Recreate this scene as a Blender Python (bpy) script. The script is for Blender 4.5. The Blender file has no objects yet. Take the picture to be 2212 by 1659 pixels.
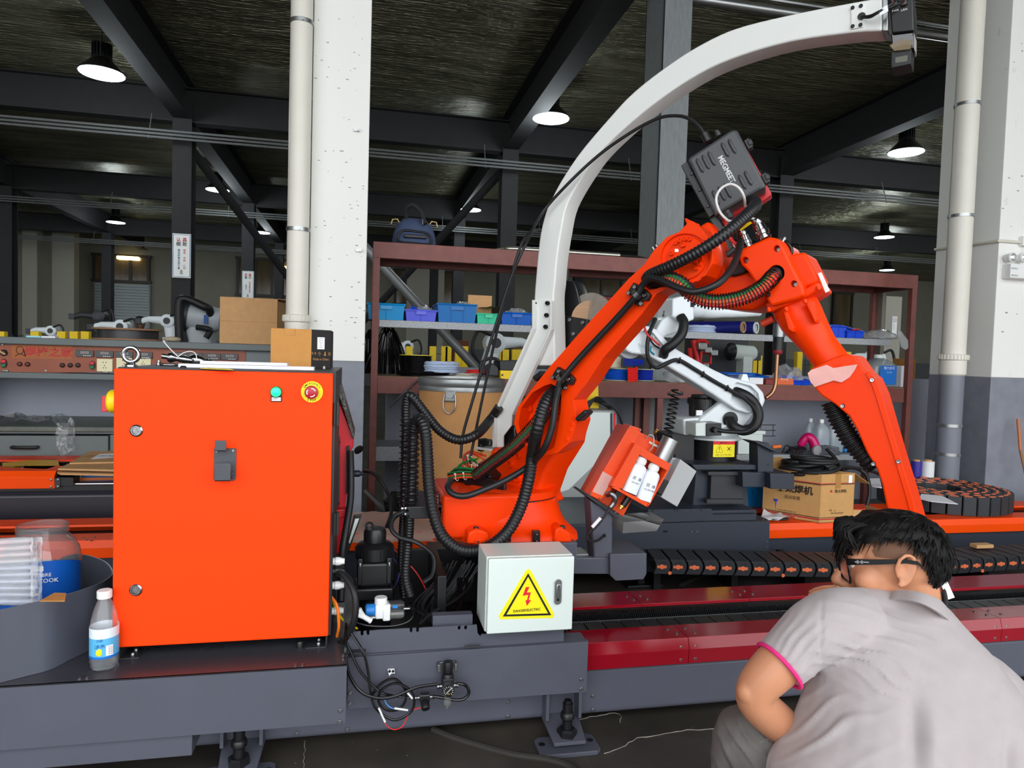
import bpy, bmesh, math, random
from mathutils import Vector as V, Matrix as M, noise
random.seed(11)
SC = bpy.context.scene
COL = SC.collection
# ---------------------------------------------------------------- camera
YAW, PIT, ROL, FPX, CAMH = math.radians(12.2), math.radians(-2.4), math.radians(1.72), 1500.0, 1.32
CF = V((math.sin(YAW)*math.cos(PIT), math.cos(YAW)*math.cos(PIT), math.sin(PIT)))
_r = V((math.cos(YAW), -math.sin(YAW), 0)); _u = _r.cross(CF)
CR = _r*math.cos(ROL) + _u*math.sin(ROL); CU = -_r*math.sin(ROL) + _u*math.cos(ROL)
CAM = V((0, 0, CAMH))
cd = bpy.data.cameras.new('camera'); cam = bpy.data.objects.new('camera', cd); COL.objects.link(cam)
cd.sensor_fit = 'HORIZONTAL'; cd.sensor_width = 36; cd.lens = 36*FPX/2212; cd.clip_start = .05; cd.clip_end = 200
mw = M.Identity(4)
for i in range(3):
    mw[i][0], mw[i][1], mw[i][2], mw[i][3] = CR[i], CU[i], -CF[i], CAM[i]
cam.matrix_world = mw
SC.camera = cam
# ---------------------------------------------------------------- light: overcast daylight entering the open bay behind the camera
w = bpy.data.worlds.new('overcast_sky'); SC.world = w; w.use_nodes = True
bg = w.node_tree.nodes['Background']; bg.inputs[0].default_value = (.93, .965, 1, 1); bg.inputs[1].default_value = 3.95
vs = SC.view_settings; vs.view_transform = 'Standard'; vs.look = 'None'; vs.gamma = 1; vs.use_curve_mapping = False
vs.exposure = 0.0
# ---------------------------------------------------------------- helpers
def ray(x, y): return CF + CR*((x-1106)/FPX) - CU*((y-829.5)/FPX)
def P(x, y, Y):
    d = ray(x, y); return CAM + d*(Y/d.y)
def PZ(x, y, Z):
    d = ray(x, y); return CAM + d*((Z-CAMH)/d.z)
def PX(x, y, X):
    d = ray(x, y); return CAM + d*(X/d.x)
# robot frame: the arm swings towards the viewer by RA about the robot's own vertical axis
RA = math.radians(48); RO = V((.55, 2.68, 0)); RE = V((math.cos(RA), -math.sin(RA), 0)); RN = V((-math.sin(RA), -math.cos(RA), 0))
def PR(x, y, t):
    d = ray(x, y); return CAM + d*(((RO + RN*t - CAM).dot(RN))/d.dot(RN))
def lin(c):
    c = c/255; return c/12.92 if c <= .04045 else ((c+.055)/1.055)**2.4
MATS = {}
def mat(n, rgb=(128,128,128), rough=.5, metal=0, bump=0, bs=60, var=0, vsc=6, coat=0, trans=0, alpha=1, emit=0, spec=.5, stretch=None, rvar=0, bd=.002, ior=1.45, sheen=0):
    if n in MATS: return MATS[n]
    m = bpy.data.materials.new(n); m.use_nodes = True; nt = m.node_tree; b = nt.nodes['Principled BSDF']
    c = [lin(v) for v in rgb]; I = b.inputs
    I['Base Color'].default_value = (*c, 1); I['Roughness'].default_value = rough; I['Metallic'].default_value = metal
    I['Specular IOR Level'].default_value = spec; I['Coat Weight'].default_value = coat; I['Coat Roughness'].default_value = .08
    I['Transmission Weight'].default_value = trans; I['Alpha'].default_value = alpha; I['IOR'].default_value = ior
    if sheen: I['Sheen Weight'].default_value = sheen
    if emit: I['Emission Color'].default_value = (*c, 1); I['Emission Strength'].default_value = emit
    if var or bump or rvar:
        tc = nt.nodes.new('ShaderNodeTexCoord'); src = tc.outputs['Object']
        if stretch:
            mp = nt.nodes.new('ShaderNodeMapping'); mp.inputs['Scale'].default_value = stretch
            nt.links.new(src, mp.inputs[0]); src = mp.outputs[0]
    if var or rvar:
        nz = nt.nodes.new('ShaderNodeTexNoise'); nz.inputs['Scale'].default_value = vsc; nz.inputs['Detail'].default_value = 5
        nt.links.new(src, nz.inputs['Vector'])
    if var:
        rp = nt.nodes.new('ShaderNodeValToRGB'); e = rp.color_ramp.elements
        e[0].position = .3; e[1].position = .72
        e[0].color = (*[max(0, v*(1-var)) for v in c], 1); e[1].color = (*[min(1, v*(1+var)) for v in c], 1)
        nt.links.new(nz.outputs['Fac'], rp.inputs[0]); nt.links.new(rp.outputs[0], I['Base Color'])
    if rvar:
        mr = nt.nodes.new('ShaderNodeMapRange'); mr.inputs[3].default_value = max(0, rough-rvar); mr.inputs[4].default_value = min(1, rough+rvar)
        nt.links.new(nz.outputs['Fac'], mr.inputs[0]); nt.links.new(mr.outputs[0], I['Roughness'])
    if bump:
        nb = nt.nodes.new('ShaderNodeTexNoise'); nb.inputs['Scale'].default_value = bs; nb.inputs['Detail'].default_value = 3
        nt.links.new(src, nb.inputs['Vector']); bp = nt.nodes.new('ShaderNodeBump'); bp.inputs['Strength'].default_value = bump; bp.inputs['Distance'].default_value = bd
        nt.links.new(nb.outputs['Fac'], bp.inputs['Height']); nt.links.new(bp.outputs[0], I['Normal'])
    MATS[n] = m
    return m
WORLD = {}
def _link(o, parent, mwld):
    COL.objects.link(o); WORLD[o.name] = mwld
    if parent is not None:
        o.parent = parent; o.matrix_parent_inverse = WORLD[parent.name].inverted()
    o.matrix_basis = mwld
def tag(o, label=None, cat=None, grp=None, kind=None):
    if label: o['label'] = label
    if cat: o['category'] = cat
    if grp: o['group'] = grp
    if kind: o['kind'] = kind
    return o
def thing(name, loc, label, cat, grp=None):
    o = bpy.data.objects.new(name, None); o.empty_display_size = .05
    _link(o, None, M.Translation(V(loc))); return tag(o, label, cat, grp)
def frame(z):
    z = V(z).normalized(); x = z.orthogonal().normalized()
    if abs(z.z) < .99: x = V((0,0,1)).cross(z).normalized()
    return x, z.cross(x), z
def spline(pts, n=8, closed=False):
    pts = [V(p) for p in pts]
    if len(pts) < 3 and not closed: return pts
    out = []; L = len(pts)
    rng = range(L) if closed else range(L-1)
    for i in rng:
        if closed: p0, p1, p2, p3 = pts[i-1], pts[i], pts[(i+1) % L], pts[(i+2) % L]
        else:
            p1, p2 = pts[i], pts[i+1]
            p0 = pts[i-1] if i else p1*2-p2
            p3 = pts[i+2] if i+2 < L else p2*2-p1
        for k in range(n):
            t = k/n; t2 = t*t; t3 = t2*t
            out.append(.5*((2*p1)+(p2-p0)*t+(2*p0-5*p1+4*p2-p3)*t2+(3*p1-p0-3*p2+p3)*t3))
    if not closed: out.append(pts[-1])
    return out
def resample(pts, step):
    out = [pts[0].copy()]; acc = 0
    for a, b in zip(pts, pts[1:]):
        l = (b-a).length; d = step-acc
        while d <= l and l > 1e-9:
            out.append(a.lerp(b, d/l)); d += step
        acc = l-(d-step)
    if (out[-1]-pts[-1]).length > step*.3: out.append(pts[-1].copy())
    return out
class B:
    def __init__(s): s.bm = bmesh.new()
    def poly(s, pts):
        return s.bm.faces.new([s.bm.verts.new(p) for p in pts])
    def prism(s, pts, d):
        pts = [V(p) for p in pts]; d = V(d); n = len(pts)
        a = [s.bm.verts.new(p) for p in pts]; b = [s.bm.verts.new(p+d) for p in pts]
        s.bm.faces.new(a); s.bm.faces.new(b[::-1])
        for i in range(n): s.bm.faces.new((a[i], b[i], b[(i+1) % n], a[(i+1) % n]))
        return s
    def box(s, lo, hi, rot=None, piv=None):
        x0,y0,z0 = lo; x1,y1,z1 = hi
        vs = [V(p) for p in ((x0,y0,z0),(x1,y0,z0),(x1,y1,z0),(x0,y1,z0),(x0,y0,z1),(x1,y0,z1),(x1,y1,z1),(x0,y1,z1))]
        if rot is not None:
            c = V(piv) if piv is not None else (V(lo)+V(hi))/2; vs = [c + rot @ (v-c) for v in vs]
        v = [s.bm.verts.new(p) for p in vs]
        for f in ((0,1,5,4),(1,2,6,5),(2,3,7,6),(3,0,4,7),(4,5,6,7),(3,2,1,0)): s.bm.faces.new([v[i] for i in f])
        return s
    def obox(s, c, ax, hx, hy, hz):
        X, Y, Z = [V(a).normalized() for a in ax]; c = V(c)
        vs = [c+X*(hx*i)+Y*(hy*j)+Z*(hz*k) for k in (-1,1) for j in (-1,1) for i in (-1,1)]
        v = [s.bm.verts.new(p) for p in vs]
        for f in ((0,1,5,4),(1,3,7,5),(3,2,6,7),(2,0,4,6),(4,5,7,6),(2,3,1,0)): s.bm.faces.new([v[i] for i in f])
        return s
    def rings(s, rings, cap=True, closed=False):
        R_ = [[s.bm.verts.new(p) for p in r] for r in rings]; n = len(R_[0])
        for i in range(len(R_) if closed else len(R_)-1):
            a, b = R_[i], R_[(i+1) % len(R_)]
            for k in range(n): s.bm.faces.new((a[k], a[(k+1) % n], b[(k+1) % n], b[k]))
        if cap and not closed: s.bm.faces.new(R_[0][::-1]); s.bm.faces.new(R_[-1])
        return s
    def lathe(s, prof, o, ax=(0,0,1), n=24, cap=True):
        o = V(o); x, y, z = frame(ax)
        return s.rings([[o+z*h+(x*math.cos(2*math.pi*k/n)+y*math.sin(2*math.pi*k/n))*max(r, 1e-4) for k in range(n)] for r, h in prof], cap)
    def cyl(s, a, b, r, r2=None, n=20):
        a = V(a); b = V(b); L = (b-a).length
        return s.lathe([(r, 0), (r if r2 is None else r2, L)], a, b-a, n)
    def tube(s, pts, r, n=10, closed=False, cap=True, sq=None):
        pts = [V(p) for p in pts]; L = len(pts); rs = r if isinstance(r, (list, tuple)) else [r]*L
        tg = []
        for i in range(L):
            if closed: t = pts[(i+1) % L]-pts[i-1]
            else: t = pts[min(i+1, L-1)]-pts[max(i-1, 0)]
            tg.append(t.normalized() if t.length > 1e-9 else V((0,0,1)))
        x = frame(tg[0])[0]; R_ = []
        for i in range(L):
            x = (x-tg[i]*x.dot(tg[i])); x = x.normalized() if x.length > 1e-6 else frame(tg[i])[0]
            y = tg[i].cross(x)
            R_.append([pts[i]+(x*math.cos(2*math.pi*k/n)+y*math.sin(2*math.pi*k/n))*rs[i] for k in range(n)])
        return s.rings(R_, cap, closed)
    def ball(s, c, rx, ry=None, rz=None, n=16, m_=10, ax=None):
        ry = ry or rx; rz = rz or rx; c = V(c); A = ax or (V((1,0,0)), V((0,1,0)), V((0,0,1)))
        R_ = []
        for j in range(m_+1):
            th = math.pi*j/m_; sr = max(math.sin(th), 1e-3)
            R_.append([c+A[0]*(rx*sr*math.cos(2*math.pi*k/n))+A[1]*(ry*sr*math.sin(2*math.pi*k/n))-A[2]*(rz*math.cos(th)) for k in range(n)])
        return s.rings(R_)
    def build(s, name, m_, parent=None, bev=0, seg=2, sm=35, label=None, cat=None, grp=None, kind=None, sub=0):
        bm = s.bm; bmesh.ops.recalc_face_normals(bm, faces=bm.faces)
        if bev:
            mk = bm.faces.layers.int.new('flat')
            eds = [e for e in bm.edges if len(e.link_faces) == 2 and e.calc_face_angle(0) > math.radians(28)]
            es_ = set(eds); flat = [f for f in bm.faces if all(e in es_ for e in f.edges)]
            for f in flat: f[mk] = 1
            rv = bmesh.ops.bevel(bm, geom=eds, offset=bev, segments=seg, affect='EDGES', clamp_overlap=True, profile=.5)
            for f in rv['faces']: f[mk] = 0
        if sm:
            mk = bm.faces.layers.int.get('flat')
            for f in bm.faces: f.smooth = not (mk and f[mk])
            if mk: bm.faces.layers.int.remove(mk)
            for e in bm.edges:
                if len(e.link_faces) == 2 and e.calc_face_angle(0) > math.radians(sm): e.smooth = False
        me = bpy.data.meshes.new(name); loc = V((0,0,0))
        if parent is None:
            xs = [v.co for v in bm.verts]
            loc = V(((min(v.x for v in xs)+max(v.x for v in xs))/2, (min(v.y for v in xs)+max(v.y for v in xs))/2, min(v.z for v in xs)))
            bmesh.ops.translate(bm, verts=bm.verts, vec=-loc)
        bm.to_mesh(me); bm.free(); me.materials.append(m_)
        o = bpy.data.objects.new(name, me); _link(o, parent, M.Translation(loc)); 
        if sub:
            md = o.modifiers.new('sub', 'SUBSURF'); md.levels = md.render_levels = sub
        return tag(o, label, cat, grp, kind)
def inst(me, name, parent, mwld):
    o = bpy.data.objects.new(name, me); _link(o, parent, mwld); return o
_BC = {}
def basis(p, z, x=None):
    X, Y, Z = frame(z)
    if x is not None: Y = Z.cross(V(x)).normalized(); X = Y.cross(Z)
    m_ = M.Identity(4)
    for i in range(3): m_[i][0], m_[i][1], m_[i][2], m_[i][3] = X[i], Y[i], Z[i], p[i]
    return m_
def bolt(p, ax, r, h, m_, parent, name='bolt', hexa=True):
    """socket-head screw sharing one mesh per size"""
    key = (round(r, 4), round(h, 4), m_.name, hexa)
    if key not in _BC:
        b = B(); b.lathe([(r, 0), (r, h*.75), (r*.82, h), (r*.5, h), (r*.45, h*.5), (r*.05, h*.45)], (0,0,0), n=12 if hexa else 10)
        o = b.build('tmp', m_, sm=40); me = o.data; me.transform(M.Translation(o.location)); me.name = name; bpy.data.objects.remove(o); _BC[key] = me
    return inst(_BC[key], name, parent, basis(V(p), ax))
def text(s, o, right, up, h, m_, parent, name='lettering', align='CENTER', bold=0, sx=1, off=0):
    cu = bpy.data.curves.new('t', 'FONT'); cu.body = s; cu.size = 1; cu.align_x = align; cu.align_y = 'CENTER'; cu.resolution_u = 2; cu.offset = bold
    ob = bpy.data.objects.new('t', cu); COL.objects.link(ob); bpy.context.view_layer.update()
    me = bpy.data.meshes.new_from_object(ob.evaluated_get(bpy.context.evaluated_depsgraph_get()))
    bpy.data.objects.remove(ob)
    R_ = V(right).normalized(); U_ = V(up).normalized(); o = V(o); k = h/.73; N_ = R_.cross(U_)
    for v in me.vertices: v.co = o+R_*(v.co.x*k*sx)+U_*(v.co.y*k)+N_*off
    me.name = name; me.materials.clear(); me.materials.append(m_)
    ob = bpy.data.objects.new(name, me); _link(ob, parent, M.Identity(4)); return ob
def prismY(name, pts, Y0, Y1, m_, parent=None, bev=.002, seg=2, **k):
    return B().prism([P(x, y, Y0) for x, y in pts], (0, Y1-Y0, 0)).build(name, m_, parent, bev, seg, **k)
def prismR(name, pts, t0, t1, m_, parent=None, bev=.002, seg=2, **k):
    return B().prism([PR(x, y, t0) for x, y in pts], RN*(t1-t0)).build(name, m_, parent, bev, seg, **k)
def tubeP(name, pts, r, m_, parent=None, n=10, sp=8, closed=False, **k):
    """pts are (px, py, Y)"""
    return B().tube(spline([q if isinstance(q, V) else P(*q) for q in pts], sp, closed), r, n, closed).build(name, m_, parent, **k)
def hose(name, pts, r, m_, parent=None, pitch=.012, dep=.12, n=14, **k):
    ps = resample(spline([q if isinstance(q, V) else P(*q) for q in pts], 12), pitch/4)
    rs = [r*(1-dep*(0 if i % 4 in (0, 1) else 1)) for i in range(len(ps))]
    return B().tube(ps, rs, n).build(name, m_, parent, sm=60, **k)
def coil(name, a, b, r, m_, parent=None, pitch=.02, wr=.004, n=10, **k):
    """helix round the line a-b"""
    a = V(a); b = V(b); x, y, z = frame(b-a); L = (b-a).length; N = int(L/pitch*n)
    return B().tube([a+z*(L*i/N)+(x*math.cos(2*math.pi*i/n)+y*math.sin(2*math.pi*i/n))*r for i in range(N+1)], wr, 5).build(name, m_, parent, **k)
EX, EY, EZ = V((1,0,0)), V((0,1,0)), V((0,0,1))
UP = EZ
# ---------------------------------------------------------------- materials
ORANGE = mat('robot_orange_paint', (244,60,0), .36, bump=.12, bs=220, bd=.0012, spec=.22)
CABOR = mat('cabinet_orange_powder_coat', (252,66,9), .5, bump=.05, bs=500, bd=.0005, spec=.15)
DARKO = mat('red_orange_paint', (226,60,18), .4, spec=.3)
RAILO = mat('rail_orange_paint', (244,74,0), .4, spec=.3)
GREY = mat('slate_grey_paint', (82,84,95), .42, bump=.03, bs=300, spec=.4, var=.04, vsc=9)
DGREY = mat('dark_slate_paint', (48,53,64), .42, spec=.4)
CHAR = mat('charcoal_metal', (50,51,56), .5)
BLACKM = mat('black_metal', (22,22,24), .35, bump=.05, bs=200)
BLACKR = mat('black_rubber', (24,24,26), .5)
BLACKP = mat('black_plastic', (22,22,24), .42)
BLACKG = mat('black_glossy_hose', (14,14,16), .25)
WHITEP = mat('white_arch_paint', (222,224,220), .4, bump=.15, bs=350, bd=.001)
WHITER = mat('white_robot_paint', (226,233,236), .3)
PALEG = mat('pale_grey_green_paint', (216,226,220), .35, bump=.08, bs=400, bd=.0006)
CHROME = mat('chrome', (158,158,160), .16, 1)
STEEL = mat('zinc_steel', (136,138,138), .34, 1, bump=.05, bs=80)
GALV = mat('galvanised_steel', (126,130,132), .42, .7, var=.12, vsc=40)
ALU = mat('brushed_aluminium', (158,160,160), .34, .9)
REDC = mat('crimson_rail_paint', (140,10,28), .13, bump=.03, bs=14, spec=.42)
RED = mat('red_plastic', (196,20,30), .35)
YEL = mat('yellow_paint', (246,208,10), .45)
YELS = mat('yellow_sticker', (248,230,20), .5)
WHT = mat('white_plastic', (236,236,234), .4)
PAPER = mat('white_paper', (240,240,244), .7)
CARD = mat('cardboard', (196,152,104), .85, var=.06, vsc=25, bump=.05, bs=120)
CARDD = mat('cardboard_brown', (190,134,70), .85, var=.05, vsc=40)
BLKINK = mat('black_ink', (18,18,18), .7)
RACKP = mat('maroon_rack_paint', (120,66,58), .5, var=.14, vsc=14, bump=.05, bs=60)
BLUEB = mat('blue_bin_plastic', (14,124,190), .35, var=.05)
def glassy(n, tint=(240,242,244), haze=.08, gloss=1.0, rough=.05, bump=0, bs=40, bd=.006):
    '''thin clear plastic: transparent sheet with Fresnel gloss and a little milky haze'''
    if n in MATS: return MATS[n]
    m = bpy.data.materials.new(n); m.use_nodes = True; nt = m.node_tree; N = nt.nodes; N.remove(N['Principled BSDF']); L = nt.links.new
    out = N['Material Output']; tr = N.new('ShaderNodeBsdfTransparent'); tr.inputs[0].default_value = (*[lin(v)**.35 for v in tint], 1)
    gl = N.new('ShaderNodeBsdfGlossy'); gl.inputs['Roughness'].default_value = rough; df = N.new('ShaderNodeBsdfDiffuse'); df.inputs[0].default_value = (*[lin(v) for v in tint], 1)
    lw = N.new('ShaderNodeLayerWeight'); lw.inputs['Blend'].default_value = .5; pw = N.new('ShaderNodeMath'); pw.operation = 'POWER'; pw.inputs[1].default_value = 3.5; L(lw.outputs['Facing'], pw.inputs[0]); fr = N.new('ShaderNodeMath'); fr.operation = 'MULTIPLY_ADD'; fr.inputs[1].default_value = .75*gloss; fr.inputs[2].default_value = .045*gloss; L(pw.outputs[0], fr.inputs[0]); m1 = N.new('ShaderNodeMixShader'); m1.inputs[0].default_value = haze; m2 = N.new('ShaderNodeMixShader')
    L(tr.outputs[0], m1.inputs[1]); L(df.outputs[0], m1.inputs[2]); L(fr.outputs[0], m2.inputs[0]); L(m1.outputs[0], m2.inputs[1]); L(gl.outputs[0], m2.inputs[2]); L(m2.outputs[0], out.inputs[0])
    if bump:
        tc = N.new('ShaderNodeTexCoord'); nb = N.new('ShaderNodeTexNoise'); nb.inputs['Scale'].default_value = bs; bp = N.new('ShaderNodeBump'); bp.inputs['Strength'].default_value = bump; bp.inputs['Distance'].default_value = bd
        L(tc.outputs['Object'], nb.inputs['Vector']); L(nb.outputs['Fac'], bp.inputs['Height'])
        for q in (gl, lw, df): L(bp.outputs[0], q.inputs['Normal'])
    MATS[n] = m; return m
CLEARP = mat('clear_plastic', (245,247,250), .08, alpha=.24, spec=.8)
BAGP = glassy('crinkled_polybag', (214,216,216), .28, rough=.12, bump=.9, bs=45, bd=.01)
# ================================================================ the setting
def noise_mix(m_, scale, c1, c2, p0, p1, stretch=None):
    nt = m_.node_tree; b = nt.nodes['Principled BSDF']
    tc = nt.nodes.new('ShaderNodeTexCoord'); mp = nt.nodes.new('ShaderNodeMapping'); mp.inputs['Scale'].default_value = stretch or (1,1,1)
    nz = nt.nodes.new('ShaderNodeTexNoise'); nz.inputs['Scale'].default_value = scale; nz.inputs['Detail'].default_value = 8; nz.inputs['Roughness'].default_value = .65
    rp = nt.nodes.new('ShaderNodeValToRGB'); rp.color_ramp.elements[0].position = p0; rp.color_ramp.elements[1].position = p1
    rp.color_ramp.elements[0].color = (*[lin(v) for v in c1], 1); rp.color_ramp.elements[1].color = (*[lin(v) for v in c2], 1)
    nt.links.new(tc.outputs['Object'], mp.inputs[0]); nt.links.new(mp.outputs[0], nz.inputs['Vector']); nt.links.new(nz.outputs['Fac'], rp.inputs[0]); nt.links.new(rp.outputs[0], b.inputs['Base Color'])
    return m_
FLOOR = noise_mix(mat('polished_dark_concrete', (70,66,60), .35, bump=.1, bs=30, rvar=.12, vsc=3), 2.2, (50,47,43), (84,78,70), .32, .7)
# light specks on the floor
nt = FLOOR.node_tree; bs_ = nt.nodes['Principled BSDF']; old = bs_.inputs['Base Color'].links[0].from_socket
vo = nt.nodes.new('ShaderNodeTexVoronoi'); vo.inputs['Scale'].default_value = 16; vo.inputs['Randomness'].default_value = 1
tc = nt.nodes.new('ShaderNodeTexCoord'); nt.links.new(tc.outputs['Object'], vo.inputs['Vector'])
rp = nt.nodes.new('ShaderNodeValToRGB'); rp.color_ramp.elements[0].position = .03; rp.color_ramp.elements[0].color = (1,1,1,1); rp.color_ramp.elements[1].position = .055; rp.color_ramp.elements[1].color = (0,0,0,1)
mx = nt.nodes.new('ShaderNodeMix'); mx.data_type = 'RGBA'; mx.inputs['B'].default_value = (.32,.3,.27,1)
nt.links.new(vo.outputs['Distance'], rp.inputs[0]); nt.links.new(rp.outputs[0], mx.inputs['Factor']); nt.links.new(old, mx.inputs['A']); nt.links.new(mx.outputs['Result'], bs_.inputs['Base Color'])
fl = B().box((-26,-14,-.12), (30,27,0)).build('floor', FLOOR, kind='structure')
crk = mat('crack_filler_line', (150,146,136), .8)
def crack(pts):
    b = B(); q = [PZ(x, y, .0015) for x, y in pts]
    q = [p+V((random.uniform(-.004,.004), random.uniform(-.004,.004), 0)) for p in resample(spline(q, 6), .02)]
    b.tube(q, [.0011+random.random()*.0009 for _ in q], 4).build('floor_crack', crk, fl)
crack([(1305,1628),(1350,1612),(1375,1595),(1440,1585),(1480,1578),(1560,1573)])
crack([(1225,1480+80),(1330,1540),(1340,1560)])
crack([(655,1659),(657,1630),(660,1600)])
FOIL = mat('foil_insulation', (142,140,116), .34, .75, bump=1, bs=5, bd=.12, var=.45, vsc=.9, stretch=(.7,5,1))
ROOFD = mat('dark_roof_sheet', (70,72,70), .6)
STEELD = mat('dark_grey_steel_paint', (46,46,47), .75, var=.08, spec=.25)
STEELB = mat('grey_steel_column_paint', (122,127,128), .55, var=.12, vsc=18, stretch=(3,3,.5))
BAYW = mat('added_side_plaster', (200,198,190), .8)
B().box((-7.2,-3,0), (-7.0,4.6,6.3)).build('wall_left', BAYW, kind='structure')  # unseen side wall, added so daylight arrives only from the front
B().box((9.5,-3,0), (9.7,4.6,6.3)).build('wall_right', BAYW, kind='structure')  # right-hand counterpart, likewise added to narrow the daylight
# ceiling of the deep hall; over the viewer the bay is open to the yard in front
ce = B().box((-26,4.6,5.15), (30,27,5.35)).build('ceiling', FOIL, kind='structure')
B().box((-26,-3,6.1), (30,4.6,6.3)).build('ceiling', ROOFD, kind='structure')  # unseen bay roof, front edge set to limit daylight from above
WALLB = mat('far_wall_plaster', (128,126,112), .8, var=.05, vsc=2)
wb = B().box((-26,26.6,0), (30,27,5.3)).build('wall_back', WALLB, kind='structure')
B().box((-26.2,4,0), (-26,27,6.3)).build('wall_left', WALLB, kind='structure')
B().box((30,4,0), (30.2,27,6.3)).build('wall_right', WALLB, kind='structure')
B().box((-26,4.6,5.0), (30,4.75,6.3)).build('trim_1', ROOFD, kind='structure')
# lower band of the far wall
WBAND = mat('grey_wall_band', (92,94,96), .7)
B().box((-26,26.55,0), (30,26.62,1.5)).build('baseboard_back', WBAND, kind='structure')
def ibeam(b, a, c, wdt, h, up=EZ, tf=.018):
    a = V(a); c = V(c); d = (c-a).normalized(); sd = d.cross(V(up)).normalized(); mid = (a+c)/2; L = (c-a).length/2
    b.obox(mid+V(up)*(h/2-tf/2), (d, sd, up), L, wdt/2, tf/2); b.obox(mid-V(up)*(h/2-tf/2), (d, sd, up), L, wdt/2, tf/2)
    b.obox(mid, (d, sd, up), L, .008, h/2-tf)
# columns of the hall: grid of H sections
XS = [-7.5, -2.61, 2.24, 7.16, 12.0]; YS = [11.1, 17.0, 23.0]
names = {(-2.61,11.1):'dark steel column carrying the large safety poster', (-2.61,17.0):'dark steel column carrying the small distant safety poster', (2.24,11.1):'dark steel column standing behind the white arch base', (7.16,11.1):'dark steel column right of the grey feeder box'}
cols = {}
for y in YS:
    for x in XS:
        if x == 12.0 and y > 12: continue
        b = B(); hw = .13
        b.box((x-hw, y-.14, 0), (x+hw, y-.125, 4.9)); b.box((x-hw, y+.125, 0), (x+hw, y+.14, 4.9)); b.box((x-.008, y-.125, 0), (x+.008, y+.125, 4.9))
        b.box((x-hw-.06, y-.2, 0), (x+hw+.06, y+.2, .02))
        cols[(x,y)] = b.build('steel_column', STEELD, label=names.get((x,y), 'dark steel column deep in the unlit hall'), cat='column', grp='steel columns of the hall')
b = B(); b.box((2.49,5.75,0), (2.755,5.765,5.1)); b.box((2.49,6.135,0), (2.755,6.15,5.1)); b.box((2.61,5.76,0), (2.626,6.14,5.1)); b.box((2.49,5.75,0), (2.502,6.15,5.1)); b.build('steel_column', STEELB, label='light grey painted steel column behind the maroon rack', cat='column', bev=.002)
for i, x in enumerate(XS[1:4]+[-7.5]):
    b = B(); ibeam(b, (x,5.3,4.86), (x,26.5,4.86), .24, .55)
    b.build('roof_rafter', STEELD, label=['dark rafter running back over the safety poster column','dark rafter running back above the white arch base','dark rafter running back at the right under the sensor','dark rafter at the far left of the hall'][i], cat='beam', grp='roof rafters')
for i, y in enumerate(YS):
    b = B(); ibeam(b, (-16,y,4.8), (16,y,4.8), .2, .5)
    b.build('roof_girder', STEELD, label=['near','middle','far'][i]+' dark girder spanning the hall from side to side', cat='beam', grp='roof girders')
    g = B(); 
    for dz in (0,.05,.1): g.cyl((-16,y-.35,4.25+dz-.02), (16,y-.35,4.25+dz-.02), .018, n=8)
    for k in range(13): g.cyl((-15+k*2.4,y-.35,4.2), (-15+k*2.4,y-.2,4.6), .008, n=6)
    g.build('pipe_run', mat('dull_grey_conduit',(104,106,106),.5,.3), label=['near','middle','far'][i]+' bundle of galvanised pipes under the girder', cat='pipe', grp='pipe runs')
pz = PZ(1700,28,4.55)
b = B(); b.cyl((2.7, pz.y, 4.55), (9, pz.y, 4.55), .045, n=12); b.cyl((2.7, pz.y+.02, 4.66), (9, pz.y+.02, 4.66), .02, n=8); b.build('sprinkler_pipe', ALU, label='bright galvanised pipe under the roof at upper right', cat='pipe')
# diagonal braces
for (x0,y0,z0,x1,y1,z1,l) in ((-2.61,11.3,4.3,-.2,16.8,1.0,'long diagonal pipe brace descending right of the poster column'),(2.24,11.3,4.4,-1.2,16.8,.6,'long diagonal pipe brace crossing behind the blue tool bag')):
    B().cyl((x0,y0,z0), (x1,y1,z1), .07, n=12).build('pipe_brace', STEELD, label=l, cat='brace')
a, c = P(798,545,6.6), P(1010,775,6.6)
B().cyl(a+(a-c)*.2, c+(c-a)*((c.z-.02)/(a.z-c.z)), .045, n=12).build('pipe_brace', mat('grey_pipe',(130,132,132),.4,.3), label='grey diagonal pipe behind the blue bins on the rack', cat='brace')
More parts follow.
